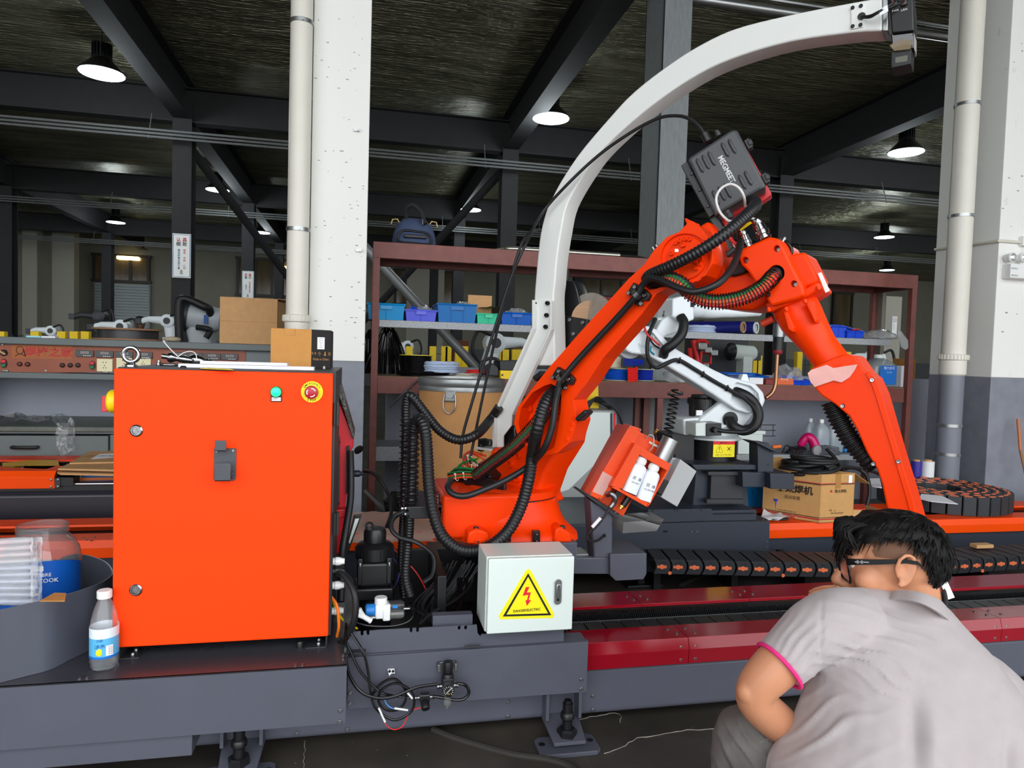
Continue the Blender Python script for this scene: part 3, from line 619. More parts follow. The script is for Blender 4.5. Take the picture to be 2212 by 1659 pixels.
b = B(); q = PZ(343,790,ZC); b.lathe([(.007,0),(.008,.004),(.005,.011),(.006,.013),(.004,.018)], q, EZ, n=12); b.tube(spline([q+V((.004,-.004,.006)), q+V((.025,-.012,.004)), q+V((.048,-.008,.004)), q+V((.052,0,.004))],5), .0042, 8); b.build('eye_bolt', CHROME, label='small chrome hook bolt on the cabinet top', cat='bolt', sm=50)
b = B(); q = PZ(396,795,ZC); b.lathe([(.009,0),(.009,.004),(.005,.007)], q, EZ, n=12); b.build('rubber_plug', BLACKR, label='small black rubber plug on the cabinet top', cat='plug')
bolt(PZ(700,797,ZC), EZ, .006, .01, STEEL, cb)
# ================================================================ orange robot
def cut(o, cb):
    c = cb.build('cutter', BLACKM); md = o.modifiers.new('b', 'BOOLEAN'); md.object = c; md.operation = 'DIFFERENCE'; md.solver = 'EXACT'
    bpy.context.view_layer.update(); me = bpy.data.meshes.new_from_object(o.evaluated_get(bpy.context.evaluated_depsgraph_get()))
    o.modifiers.clear(); old = o.data; o.data = me; me.name = old.name; bpy.data.objects.remove(c)
    bm = bmesh.new(); bm.from_mesh(me)
    for f in bm.faces: f.smooth = f.smooth and len(f.verts) < 9 and f.calc_area() < .004
    for e in bm.edges: e.smooth = not (len(e.link_faces) == 2 and e.calc_face_angle(0) > math.radians(35))
    bm.to_mesh(me); bm.free()
    while len(me.materials) > 1: me.materials.pop(index=1)
    for p in me.polygons: p.material_index = 0
def cutR(o, pts, t0, t1, ts): cut(o, B().prism([PR(x, y, ts)+RN*(t0-ts) for x, y in pts], RN*(t1-t0)))
def circ(cx, cy, r, n=28): return [(cx+r*math.cos(2*math.pi*i/n), cy+r*math.sin(2*math.pi*i/n)) for i in range(n)]
def prismR2(name, pts, t0, t1, m_, parent, bev=.002, seg=2, **k):
    """silhouette prism: left outline taken on the front plane t0, right outline on the rear plane t1"""
    n = len(pts); ar_ = sum(pts[i-1][0]*pts[i][1]-pts[i][0]*pts[i-1][1] for i in range(n)); sg = 1 if ar_ > 0 else -1; out = []
    for i, (x, y) in enumerate(pts):
        a, c = pts[i-1], pts[(i+1) % n]; dx, dy = c[0]-a[0], c[1]-a[1]; L = math.hypot(dx, dy) or 1; nx = sg*dy/L; w_ = min(max((nx+.25)/.6,0),1); w_ = w_*w_*(3-2*w_)
        out.append(PR(x,y,t0).lerp(PR(x,y,t1)+RN*(t0-t1), w_))
    return B().prism(out, RN*(t1-t0)).build(name, m_, parent, bev, seg, **k)
rob = thing('industrial_robot', (RO.x,RO.y,.55), 'orange six-axis welding robot reaching over the track', 'robot')
# -- base
zb0 = P(1100,1176,2.45).z; zb1 = P(1100,1086,2.5).z; AX = V((P(1108,1100,2.66).x, 2.68, 0)); RO.x = AX.x
rings = []; n = 56
prof = [(0,.235,5),(.02,.232,5),(.035,.215,4.2),(.055,.196,3.4),(.085,.184,2.8),(.13,.176,2.3),(zb1-zb0,.172,2)]
for h, r, e in prof:
    rg = []
    for k in range(n):
        t = 2*math.pi*k/n; c, s_ = math.cos(t), math.sin(t); q = (abs(c)**e+abs(s_)**e)**(-1/e); rg.append(AX+V((c*q*r, s_*q*r, zb0+h)))
    rings.append(rg)
B().rings(rings).build('base_pedestal', ORANGE, rob, sm=50)
bx = B().box((P(955,1110,2.5).x, 2.5, P(960,1166,2.5).z), (AX.x, 2.86, P(960,1070,2.5).z)).build('base_cable_box', ORANGE, rob, .014, 4)
prismY('foot_pad', [(1008,1176),(1012,1150),(1030,1142),(1055,1150),(1062,1176)], 2.43, 2.52, ORANGE, rob, .008, 3)
prismY('foot_pad', [(1196,1172),(1200,1142),(1212,1138),(1232,1152),(1236,1172)], 2.43, 2.52, ORANGE, rob, .008, 3)
prismY('nameplate_pad', [(1026,1177),(1027,1165),(1050,1163),(1051,1176)], 2.422, 2.44, ORANGE, rob, .004, 3)
bolt(P(1032,1170,2.42), -EY, .004, .003, STEEL, rob)
for x, y in ((1028,1152),(1214,1149)): bolt(P(x,y+5,2.45), EZ, .0115, .032, BLACKM, rob, 'anchor_bolt')
for x in (1159,1096):
    pp = prismY('bracket_plate', [(x-8,1147),(x+8,1147),(x+8,1171),(x-8,1171)], 2.432, 2.45, BLACKM, rob, .001)
    for y in (1153,1167): bolt(P(x,y,2.431), -EY, .0055, .006, CHROME, pp)
b = B(); b.tube([P(950,1067,2.6)+V((.02*math.cos(t),.03*math.sin(t)-.0,.002)) for t in [2*math.pi*i/16 for i in range(16)]], .0015, 5, True); b.build('engraved_ring', CHAR, rob)
# -- turret
B().lathe([(.17,0),(.178,.004),(.178,.03),(.165,.036)], (AX.x,AX.y,zb1), n=48).build('turret_ring', ORANGE, rob)
tp = [(1012,1084),(1003,1045),(1025,1003),(1056,985),(1060,967),(1098,970),(1140,940),(1180,870),(1235,856),(1268,876),(1276,905),(1266,955),(1230,1012),(1213,1060),(1208,1084)]
tu = prismR2('turret', tp, .025, -.15, ORANGE, rob, .02, 3)
B().lathe([(.1735,-.004),(.1735,.001)], (AX.x,AX.y,zb1), n=48).build('seam_gap', BLACKM, rob)
for x, y, r in ((1073,980,.011),(1068,992,.008),(1104,1000,.013),(1122,982,.010),(1120,1030,.014),(1122,1018,.008)):
    b = B(); q = PR(x,y,.025); b.lathe([(r*1.4,-.02),(r*1.4,.014),(r*1.2,.018),(r*.6,.018),(r*.55,.004),(r*.05,.003)], q, RN, n=18); b.build('bolt_boss', ORANGE, rob)
prismR('motor_cover', [(1075,925),(1112,918),(1118,965),(1082,972)], -.06, -.15, BLACKM, rob, .01, 3)
# -- lower arm
la_p = [(1110,913),(1118,880),(1145,845),(1185,795),(1250,721),(1358,602),(1391,572),(1413,540),(1440,512),(1467,501),(1483,484),(1494,477),(1506,484),(1535,501),(1554,523),(1562,550),(1562,577),(1548,602),(1521,617),(1480,622),(1445,640),(1413,683),(1331,775),(1299,824),(1268,862),(1276,905),(1262,950),(1235,973),(1195,982),(1150,975),(1120,950)]
la = prismR2('lower_arm', la_p, .20, .105, ORANGE, rob, .013, 3, sm=32)
for hx, hy, hr, h0, h1 in ((1190,915,.085,.12,.0),(1496,556,.078,.12,.03)): B().cyl(PR(hx,hy,h0), PR(hx,hy,h0)+RN*(h1-h0), hr, n=40).build('joint_hub', ORANGE, rob)
cutR(la, [(1120,915),(1125,882),(1150,848),(1176,833),(1191,829),(1206,837),(1213,853),(1211,890),(1204,930),(1197,966),(1180,976),(1150,968),(1130,948)], .26, .135, .2)
cutR(la, circ(1481,558,54,40), .26, .188, .2)
cutR(la, [(1386,613),(1396,588),(1425,588),(1448,604),(1436,616),(1418,624),(1402,626)], .26, .13, .2)
b = B(); q = PR(1163,930,.2)-RN*.065; R1 = .076; b.lathe([(R1,-.01),(R1,.005),(R1*.97,.008),(.01,.008)], q, RN, n=40); b.build('shoulder_disc', ORANGE, rob)
b = B(); q = PR(1481,558,.2)-RN*.012; R2 = (PR(1481,558-46,.2)-PR(1481,558,.2)).length; b.lathe([(R2,-.01),(R2,.004),(R2*.96,.008),(.01,.008)], q, RN, n=44); b.build('elbow_disc', ORANGE, rob)
def obolts(lst, t, r, par=rob):
    for x, y, k in lst: bolt(PR(x,y,t), RN, r*k, .011, ORANGE, par, 'orange_bolt')
obolts([(1461,525,1),(1471,520,1),(1481,517,1),(1491,517,1),(1477,529,1.25),(1452,548,1),(1517,550,1),(1516,560,1.0),(1503,563,1.25),(1512,571,1),(1506,580,1),(1455,585,1),(1462,592,1.1),(1448,582,.9)], .196, .0073)
obolts([(1138,882,1),(1145,878,1),(1147,885,1),(1132,915,1.1),(1195,912,1.3),(1193,923,1.3),(1203,905,1),(1155,945,1),(1154,955,1)], .143, .0075)
b = B(); q = PR(1464,541,.197); b.obox(q, (CR, RN, CU), .009, .0005, .0045); b.build('rating_sticker', PAPER, rob)
for x, y, r in ((1494,485,.010),(1476,499,.008),(1510,497,.008)): b = B(); b.lathe([(r,-.03),(r,.002),(r*.45,.002),(r*.4,-.006)], PR(x,y,.19), RN, n=14); b.build('lug', ORANGE, rob)
bolt(PR(1413,540,.13), CU-CR*.6, .006, .012, STEEL, rob); bolt(PR(1420,534,.15), CU-CR*.6, .005, .01, STEEL, rob)
# bumper pads on the shoulder
prismR('rubber_stop', [(1240,904),(1262,884),(1268,892),(1247,912)], .22, .17, BLACKR, rob, .006, 3); prismR('rubber_stop', [(1148,815),(1166,800),(1174,808),(1156,825)], .10, .05, BLACKR, rob, .006, 3)
for x, y in ((1236,915),(1233,928),(1225,948),(1243,902)): bolt(PR(x,y,.198), RN, .008, .006, ORANGE, rob, 'orange_bolt')
# -- elbow housing and upper arm
prismR('elbow_housing', [(1480,500),(1507,490),(1529,476),(1550,505),(1566,560),(1568,596),(1613,586),(1640,600),(1662,650),(1650,658),(1621,671),(1575,667),(1521,659),(1490,640),(1470,600)], .045, -.12, ORANGE, rob, .012, 3, sm=32)
wh = prismR('wrist_housing', [(1590,542),(1662,511),(1684,516),(1692,531),(1712,575),(1735,620),(1738,638),(1722,646),(1665,662),(1655,646),(1632,612),(1614,585),(1600,572)], .10, -.12, ORANGE, rob, .008, 3, sm=32)
cutR(wh, circ(1677,590,18,24), .2, .0, .10)
for x, y in ((1678,537),(1610,562),(1715,613),(1657,636)):
    cutR(wh, circ(x,y,7.5,14), .2, .07, .10); bolt(PR(x,y,.10)-RN*.029, RN, .007, .008, STEEL, rob)
prismR('wrist_motor_block', [(1698,552),(1738,544),(1768,602),(1763,612),(1736,622),(1716,582)], .05, -.10, ORANGE, rob, .008, 3)
def chain_loft(name, cs, m_, par, n=28, sq=None):
    """cs: (px,py,t,rpx) circles perpendicular to the path"""
    pts = [PR(x, y, t) for x, y, t, r in cs]; rs = [ (PR(x+r, y, t)-PR(x, y, t)).dot(CR) for x, y, t, r in cs]
    ps = []; rr = []
    for i in range(len(pts)-1):
        for k in range(4): f = k/4; f = f; ps.append(pts[i].lerp(pts[i+1], f)); rr.append(rs[i]*(1-f)+rs[i+1]*f)
    ps.append(pts[-1]); rr.append(rs[-1]); return B().tube(ps, rr, n).build(name, m_, par, sm=50)
chain_loft('forearm', [(1700,634,-.01,56),(1711,652,-.01,60),(1718,664,-.01,62),(1732,690,-.01,62),(1751,718,-.01,54),(1770,746,-.01,48),(1788,770,-.01,48),(1803,794,-.01,52),(1812,812,-.01,52)], ORANGE, rob)
# webs and flange on the forearm
prismR('flange', [(1652,655),(1738,624),(1764,608),(1772,622),(1745,640),(1660,676)], .075, -.10, ORANGE, rob, .006, 3)
prismR('rib', [(1690,668),(1697,664),(1716,706),(1712,718),(1702,712)], .082, .02, ORANGE, rob, .004); prismR('rib', [(1738,652),(1750,646),(1764,692),(1760,698)], .082, .02, ORANGE, rob, .004)
b = B(); b.cyl(PR(1646,700,.02), PR(1670,689,.02), .011, n=14); b.build('dowel', mat('dull_red_paint',(196,60,34),.5), rob)
for x, y in ((1697,664),(1738,647),(1660,665),(1766,618)): bolt(PR(x,y,.085), RE*.35-EZ, .006, .012, ORANGE, rob, 'orange_bolt')
# white plastic level tag on the flange
prismR('white_tag', [(1766,590),(1774,588),(1792,628),(1783,633)], .05, .045, WHT, rob, .001)
wt = prismR2('wrist_cover', [(1750,797),(1800,772),(1837,765),(1868,771),(1891,804),(1907,817),(1922,850),(1956,967),(1989,1075),(2002,1122),(1985,1140),(1925,1140),(1916,1100),(1905,1045),(1894,1013),(1872,977),(1851,929),(1834,899),(1802,872),(1775,855),(1761,839)], .075, -.085, ORANGE, rob, .005, 2, sm=28)
prismR('cover_seam', [(1868,806),(1876,803),(1892,820),(1905,855),(1939,968),(1971,1075),(1980,1118),(1968,1120),(1957,1075),(1921,955),(1890,852),(1880,825)], .0785, .07, ORANGE, rob, .0015)
b = B(); q = PR(1822,803,.077); R3 = (PR(1822,786,.077)-q).length; b.lathe([(R3,-.01),(R3,.003),(R3*.9,.004),(.01,.004)], q, RN, n=36); b.build('wrist_cap', ORANGE, rob)
for x, y in ((1884,821),(1820,877),(1887,1002),(1941,997)):
    cutR(wt, circ(x,y,5.5,12), .2, .066, .075) if x != 1941 else None
    bolt(PR(x,y,.08 if x in (1884,1941) else .069), RN, .0062, .006, CHROME, rob)
TAPE = mat('pink_masking_tape', (236,176,168), .7, bump=.5, bs=25, bd=.004)
def drape(name, poly, t, m_, par, amp=.002, n=3):
    bm = bmesh.new(); f = bm.faces.new([bm.verts.new(PR(x,y,t)) for x,y in poly]); bmesh.ops.triangulate(bm, faces=[f])
    bmesh.ops.subdivide_edges(bm, edges=bm.edges, cuts=n, use_grid_fill=True)
    for v in bm.verts: v.co += RN*(amp*noise.noise(v.co*40))
    b = B(); b.bm.free(); b.bm = bm; ge = bmesh.ops.extrude_face_region(bm, geom=list(bm.faces)); 
    bmesh.ops.translate(bm, verts=[v for v in ge['geom'] if isinstance(v, bmesh.types.BMVert)], vec=-RN*.004)
    return b.build(name, m_, par, sm=60)
drape('masking_tape', [(1745,806),(1752,799),(1785,788),(1800,795),(1852,787),(1846,800),(1835,815),(1818,826),(1800,822),(1770,822),(1760,836),(1757,832),(1750,824)], .083, TAPE, rob)
bell = [PR(1795,868,.0), PR(1812,905,.0), PR(1838,950,.0), PR(1868,985,.0), PR(1890,1005,-.01)]
hose('bellows_hose', bell, .03, BLACKR, rob, .012, .18)
# -- connectors on the wrist housing
def connector(x0, y0, x1, y1, r, t, nm='cable_connector'):
    a, c = PR(x0,y0,t), PR(x1,y1,t); L = (c-a).length
    b = B(); b.lathe([(r*.78,0),(r*.95,.02*L),(r*.95,.1*L),(r*.8,.12*L),(r*.8,.2*L),(r,.22*L),(r,.38*L),(r*.85,.42*L),(r*.85,.68*L),(r*.62,.72*L),(r*.72,.76*L),(r*.72,.9*L),(r*.4,.95*L),(r*.25,L)], a, c-a, n=20); return b.build(nm, CHROME, rob)
connector(1654,517,1631,473,.021,.02); connector(1618,536,1602,497,.014,.05)
bolt(PR(1690,523,.03), CU+CR*.4, .008, .016, STEEL, rob)
B().tube(spline([PR(1693,520,.03), PR(1703,527,.03), PR(1710,538,.03), PR(1709,548,.03), PR(1702,552,.03)],6), .005, 8).build('air_tube', BLACKG, rob)
prismR('yellow_tag', [(1594,494),(1600,488),(1621,478),(1624,482),(1600,499)], .11, .108, YEL, rob, 0)
prismR('loom_pocket', [(1570,575),(1595,560),(1612,578),(1608,590),(1582,598),(1572,592)], .06, .0, BLACKP, rob, .006)
for cc, yy in (('orange_wire',0),('red_wire',5)): pass
# -- clamp plates with P-clips on the lower arm
def clampplate(x, y, dx):
    pts = [(-26,2),(-10,-24),(16,-8),(26,3),(20,16),(8,14),(0,27),(-14,18),(-8,6)]
    o = prismR('clamp_plate', [(x+u, y+v) for u, v in pts], .218, .198, BLACKM, rob, .002)
    for u, v in ((-19,-1),(8,22),(-6,-14),(14,3)): bolt(PR(x+u,y+v,.219), RN, .0075, .007, CHROME, o)
    q = PR(x-2+dx,y+2,.232); b = B(); A1 = (PR(x+30,y-30,.23)-PR(x,y,.23)).normalized(); b.lathe([(.0145,-.008),(.0165,-.008),(.0165,.008),(.0145,.008)], q, A1, n=18, cap=False); b.build('p_clip', STEEL, o)
clampplate(1378,634,0); clampplate(1214,816,0)
# -- hoses
CORR = mat('corrugated_black_plastic', (26,26,28), .38)
hose('corrugated_hose', [PR(1394,608,.16), PR(1405,594,.22), PR(1450,574,.25), PR(1510,543,.25), PR(1570,502,.22), PR(1615,462,.14), PR(1633,441,.06), PR(1622,432,.0)], .0185, CORR, rob, .0115)
def spiral(name, pts, r, cols, par=rob, pitch=.009):
    sp = resample(spline(pts, 12), .006); 
    for j, (m_, du, dv, rr) in enumerate(cols):
        b = B(); q = []
        for i, p in enumerate(sp):
            tg = (sp[min(i+1,len(sp)-1)]-sp[max(i-1,0)]).normalized(); s1 = tg.cross(RN).normalized(); q.append(p+s1*du*r+RN*dv*r)
        b.tube(q, rr*r, 8); b.build('wire', m_, par)
    b = B(); tot = len(sp)*.006; k = 0; h = []
    sp2 = resample(sp, pitch/10)
    for i, p in enumerate(sp2):
        tg = (sp2[min(i+1,len(sp2)-1)]-sp2[max(i-1,0)]).normalized(); s1 = tg.cross(RN).normalized(); s2 = tg.cross(s1); an = 2*math.pi*i/10
        h.append(p+(s1*math.cos(an)+s2*math.sin(an))*r)
    b.tube(h, .0019, 5); return b.build(name, BLACKP, par, sm=60)
WO = mat('orange_cable', (240,90,40), .5); WG = mat('green_cable', (30,130,60), .5); WB = mat('black_cable', (24,24,26), .5); WR = mat('red_cable', (226,50,46), .5)
spiral('spiral_wrap', [PR(1412,607,.17), PR(1440,602,.22), PR(1470,612,.23), PR(1500,640,.22), PR(1545,652,.20), PR(1600,644,.17), PR(1645,622,.14), PR(1668,600,.11), PR(1677,590,.05)], .0235, [(WG,-.35,.3,.3),(WO,.1,.5,.33),(WR,.45,.3,.3),(WB,-.05,-.1,.6),(WB,-.6,.0,.26)])
spiral('spiral_wrap', [PR(1028,1027,.14), PR(1060,1003,.16), PR(1110,965,.19), PR(1150,925,.20), PR(1185,880,.19), PR(1202,845,.14)], .024, [(WO,-.45,.4,.22),(WG,-.05,.55,.3),(WR,.4,.4,.26),(WB,.0,-.1,.6)])
def cableR(name, pts, r, m_=BLACKR, par=rob, n=10): return B().tube(spline([PR(*q) for q in pts], 8), r, n).build(name, m_, par)
cableR('cable', [(1196,862,.2),(1205,842,.232),(1212,822,.236),(1255,770,.226),(1330,690,.226),(1374,640,.236),(1388,616,.24),(1404,602,.25),(1425,604,.26),(1460,620,.27),(1500,630,.27),(1545,616,.25),(1575,588,.2),(1594,548,.12),(1600,515,.04),(1595,490,-.02)], .0105)
B().tube(spline([PR(1208,836,.236),PR(1200,870,.24),PR(1192,925,.25),PR(1172,975,.25),P(1140,1008,2.42),P(1095,1036,2.43),P(1050,1056,2.44),P(1008,1071,2.44),P(980,1068,2.45),P(967,1052,2.48),P(975,1038,2.54)],8), .0115, 10).build('cable', BLACKR, rob)
hose('corrugated_hose', [PR(1198,846,.17), PR(1185,858,.22), PR(1172,885,.26), PR(1160,930,.28), P(1150,985,2.38), P(1141,1040,2.38), P(1125,1095,2.38), P(1096,1148,2.37), P(1052,1182,2.37), P(1000,1188,2.39), P(958,1160,2.41), P(937,1110,2.43), P(927,1050,2.45), P(923,985,2.47), P(919,935,2.49), P(910,908,2.52), P(898,910,2.55), P(893,930,2.57)], .0225, CORR, rob, .0125)
hose('corrugated_hose', [PR(1078,880,-.0), PR(1060,905,.0), P(1030,938,2.62), P(990,950,2.62), P(950,930,2.62), P(915,888,2.62), P(893,860,2.63), P(881,856,2.64), P(877,880,2.65), P(877,915,2.65)], .019, CORR, rob, .0115)
for (x0,y0,x1,y1,Y,r) in ((877,905,872,1105,2.65,.0175),(893,925,888,1100,2.57,.019)):
    a, c = P(x0,y0,Y), P(x1,y1,Y); hose('corrugated_hose', [a, a.lerp(c,.5), c], r, CORR, rob, .0115); coil('spring_guard', a, a.lerp(c,.93), r*1.28, BLACKP, rob, .021, .0028)
# control cable loom below
for pts, r in (([(886,1100,2.57),(884,1150,2.52),(879,1200,2.47),(877,1250,2.43),(888,1292,2.4)],.017), ([(871,1105,2.65),(868,1160,2.62),(866,1220,2.6),(872,1290,2.58)],.014)):
    hose('corrugated_hose', [P(*q) for q in pts], r, CORR, rob, .0105)
# -- harness plate on the turret
prismR('harness_plate', [(1000,1040),(1030,1028),(1072,1040),(1090,1040),(1090,1074),(1078,1076),(1010,1062)], .13, .115, BLACKM, rob, .004)
for x, y in ((1079,1047),(1079,1066),(1042,1064)): bolt(PR(x,y,.131), RN, .008, .008, CHROME, rob)
prismR('harness_block', [(966,1022),(975,1015),(1040,1012),(1060,1030),(1048,1048),(975,1050),(966,1040)], .10, .0, BLACKP, rob, .01, 3)
for i, (m_, dy) in enumerate(((WB,0),(WO,3),(WG,8),(WO,12),(WG,-3))):
    cableR('wire', [(968,1026+dy,.12),(990,1022+dy*.8,.135),(1020,1022+dy*.7,.14),(1038,1026+dy*.5,.13)], .0042, m_)
for pts, m_ in (([(1040,1018,.1),(1010,1012,.11),(985,1012,.1),(975,1024,.08)],WG),([(1030,1000,.06),(1008,985,.06),(1000,1000,.07),(990,1016,.08)],WG),([(1045,992,.05),(1020,975,.05),(1002,985,.05),(1005,1003,.06),(1025,1010,.08)],WO),([(1050,985,.03),(1025,978,.02),(1008,990,.03),(1012,1006,.05)],WO),([(1030,992,.07),(1010,996,.08),(992,1006,.08),(985,1018,.09)],WG),([(1035,985,.05),(1015,980,.06),(1005,992,.07),(998,1010,.08)],WR)):
    cableR('wire', pts, .0045, m_)
ZIP = mat('white_nylon', (228,220,220), .4)
for x, y, t in ((985,1030,.135),(1003,1028,.138),(1024,1027,.138),(1012,990,.08),(1020,1008,.09),(1034,1012,.1)):
    q = PR(x,y,t); b = B(); b.tube([q+CU*(.016*math.sin(a_))+RN*(.012*math.cos(a_))-RN*.008 for a_ in [2*math.pi*i/16 for i in range(16)]], .0018, 5, True); b.obox(q+CU*.012+RN*.004, (CR,RN,CU), .003,.003,.003); b.build('zip_tie', ZIP, rob)
for x, y in ((1018,1000),(1038,1006),(1056,1020),(969,1044),(995,1056)): bolt(PR(x,y,.11), RN+CU, .007, .009, CHROME, rob)
# -- black connector box at the base
cbx = B().box((P(882,1100,2.52).x,2.5,P(900,1118,2.52).z), (P(955,1100,2.5).x,2.8,P(900,1092,2.52).z)).build('connector_box', BLACKM, rob, .003)
prismY('connector_panel', [(928,1098),(955,1092),(955,1168),(944,1172)], 2.5, 2.51, BLACKM, rob, .001)
for x, y in ((929,1060),(935,1073),(942,1068),(946,1078),(938,1083)): b = B(); q = P(x,y+8,2.6); b.lathe([(.012,0),(.012,.01),(.009,.014),(.009,.022)], V((q.x,q.y,P(900,1092,2.52).z)), EZ, n=12); b.build('panel_connector', CHROME, rob)
for y in (1092,1104):
    q = P(882,y+6,2.55); b = B(); b.lathe([(.011,0),(.013,.004),(.013,.014),(.01,.018),(.01,.026)], q, -EX, n=12); b.build('panel_connector', CHROME, rob)
# elbow plug beside the arch foot
q = PR(1040,948,-.02); b = B(); b.cyl(q, q-EZ*.05, .014, n=14); b.cyl(q-EZ*.012, q-EZ*.012+RE*.05, .015, n=14); b.lathe([(.017,0),(.017,.012)], q-EZ*.012+RE*.012, RE, n=14); b.build('elbow_plug', BLACKP, rob)
cableR('wire', [(1040,966,-.02),(1039,980,-.02),(1030,992,-.01)], .005, YEL)
# ================================================================ white arch
ar = thing('sensor_arch', PR(1075,970,-.05), 'tall white curved square tube arch bolted to the robot turret', 'arch')
outer = [(1152,700),(1154,640),(1157,600),(1162,545),(1168,500),(1181,452),(1200,412),(1222,374),(1256,325),(1311,260),(1365,202),(1437,145),(1510,98),(1593,60),(1719,29),(1837,6),(1906,-6)]
inner = [(1906,66),(1835,71),(1701,91),(1578,128),(1492,170),(1395,238),(1310,314),(1266,370),(1226,440),(1212,500),(1203,560),(1199,610),(1196,640),(1197,700),(1199,790),(1155,790)]
oS = [p for p in spline([V((*q,0)) for q in outer], 5)]; iS = [p for p in spline([V((*q,0)) for q in inner[:-1]], 5)]
prismR('curved_tube', [(p.x,p.y) for p in oS]+[(p.x,p.y) for p in iS]+[(1155,790)], -.03, -.115, WHITEP, ar, .006, 3)
prismR('bracket', [(1149,648),(1191,648),(1191,712),(1106,897),(1104,920),(1087,942),(1087,966),(1063,966),(1063,899),(1149,708)], -.022, -.03, WHITEP, ar, .0015)
prismR('bracket_web', [(1149,648),(1153,648),(1153,710),(1068,900),(1068,966),(1063,966),(1063,899),(1149,708)], .0, -.10, WHITEP, ar, .001)
prismR('bracket_web', [(1188,650),(1191,650),(1191,712),(1106,897),(1103,897),(1188,711)], -.0, -.022, WHITEP, ar, .001)
B().obox(PR(1064,968,-.05), (RE, RN, EZ), .055, .05, .005).build('foot_plate', WHITEP, ar, .001)
bolt(PR(1058,962,-.0), EZ, .014, .022, BLACKM, ar, 'anchor_bolt')
for x, y in ((1156,655),(1184,655),(1155,681),(1182,681),(1155,706),(1180,706)): bolt(PR(x,y,-.021), RN, .0085, .012, BLACKM, ar)
prismR('cable_cover', [(1838,14),(1864,8),(1864,58),(1839,63)], -.026, -.03, WHITEP, ar, .0008)
for x, y in ((1842,17),(1860,13),(1842,57),(1859,54)): bolt(PR(x,y,-.026), RN, .0055, .004, BLACKM, ar, 'screw')
b = B(); b.lathe([(.011,0),(.011,.0008)], PR(1861,35,-.0255), RN, n=16); b.build('cable_hole', BLACKM, ar)
# laser sensor hanging at the arch end
sn = thing('vision_sensor', PR(1945,140,-.07), 'black vision sensor with small display at the arch end', 'sensor')
prismR('housing', [(1919,-30),(1968,-30),(1973,8),(1974,66),(1926,72),(1921,10)], -.02, -.10, BLACKP, sn, .004, 3)
prismR('optics_block', [(1924,72),(1974,66),(1974,104),(1928,110)], -.03, -.10, mat('dark_glass',(16,16,20),.08,spec=.9), sn, .003)
prismR('display_block', [(1925,112),(1969,104),(1967,138),(1926,147)], -.02, -.09, BLACKP, sn, .002)
prismR('display', [(1934,124),(1961,119),(1960,132),(1934,136)], -.0195, -.02, mat('lcd_green',(70,74,56),.2), sn, 0)
prismR('end_plate', [(1906,-8),(1918,-10),(1918,66),(1906,66)], -.03, -.11, ALU, sn, .002)
for x in (1934,1953): b = B(); b.lathe([(.009,0),(.011,.002),(.011,.006),(.007,.007),(.007,.025)], PR(x,8,-.02), CU*.6+RN, n=12); b.build('connector', STEEL, sn)
text('PWR', PR(1934,23,-.0195), RE, CU, .006, WHT, sn); text('LAN', PR(1953,21,-.0195), RE, CU, .006, WHT, sn)
prismR('protective_film', [(1921,98),(1948,84),(1972,88),(1966,106),(1932,110)], -.012, -.0125, mat('amber_film',(120,96,40),.1,alpha=.5), sn, 0)
for k in (0,1): B().tube(spline([PR(1861,36+k*2,-.02), PR(1880,34+k*3,.0), PR(1900,24+k*2,.01), PR(1930+k*15,6,.0)],6), .0035, 6).build('lead', BLACKR, sn)
prismR('paper_tag', [(1898,22),(1917,10),(1919,24),(1901,34)], .012, .0115, PAPER, sn, 0)
# ================================================================ wire feeder on the elbow
_RN, _RO, _RE = RN.copy(), RO.copy(), RE.copy(); RO = PR(1568,375,0); RA2 = math.radians(33); RN = V((-math.sin(RA2),-math.cos(RA2),0)); RE = V((math.cos(RA2),-math.sin(RA2),0))
wf = thing('wire_feeder', PR(1560,470,-.05), 'dark grey louvred wire feeder box with red back on the robot elbow', 'wire feeder')
FEED = mat('feeder_grey_powder_coat', (62,64,66), .45, bump=.1, bs=500, bd=.0004); FRED = mat('feeder_red', (190,30,36), .4)
prismR('red_back', [(1500,345),(1597,291),(1668,420),(1640,440),(1560,478)], -.07, -.13, FRED, wf, .004)
fd = prismR('cover', [(1486,346),(1491,338),(1579,280),(1592,279),(1656,404),(1641,410),(1553,462),(1545,468)], .03, -.07, FEED, wf, .009, 2)
prismR('side_plate', [(1471,358),(1484,348),(1544,462),(1532,470)], .0, -.09, mat('black_hammered',(34,34,36),.4,bump=.5,bs=300), wf, .002)
prismR('support_post', [(1530,468),(1548,462),(1592,545),(1576,553)], -.02, -.07, BLACKM, wf, .003)
prismR('support_foot', [(1563,548),(1585,532),(1592,540),(1572,556)], .02, -.05, BLACKM, wf, .003)
for x, y in ((1494,375),(1511,410),(1529,445)): bolt(PR(x,y,.001), RN, .006, .004, BLACKM, wf, 'screw')
U1 = (PR(1579,280,.03)-PR(1491,338,.03)).normalized(); W1 = (PR(1553,462,.03)-PR(1491,338,.03)).normalized()
for zx, zy in ((1030,350),(1115,310),(730,540),(800,498),(870,456),(1235,735),(1307,690),(920,920),(990,875),(1060,840)):
    c = PR(1380+zx/5.53, 260+zy/5.53, .031); b = B(); L = .0265; pr_ = []
    for i in range(9): s_ = -L+2*L*i/8; pr_.append(c+W1*s_)
    b.tube(pr_, [.001,.0055,.0062,.0062,.0062,.0062,.0062,.0055,.001], 8); b.build('louvre', FEED, fd, sm=60)
text('MEGMEET', PR(1569,366,.0305), W1, U1, .0175, mat('silver_print',(196,198,198),.5), wf, bold=.02, sx=.92)
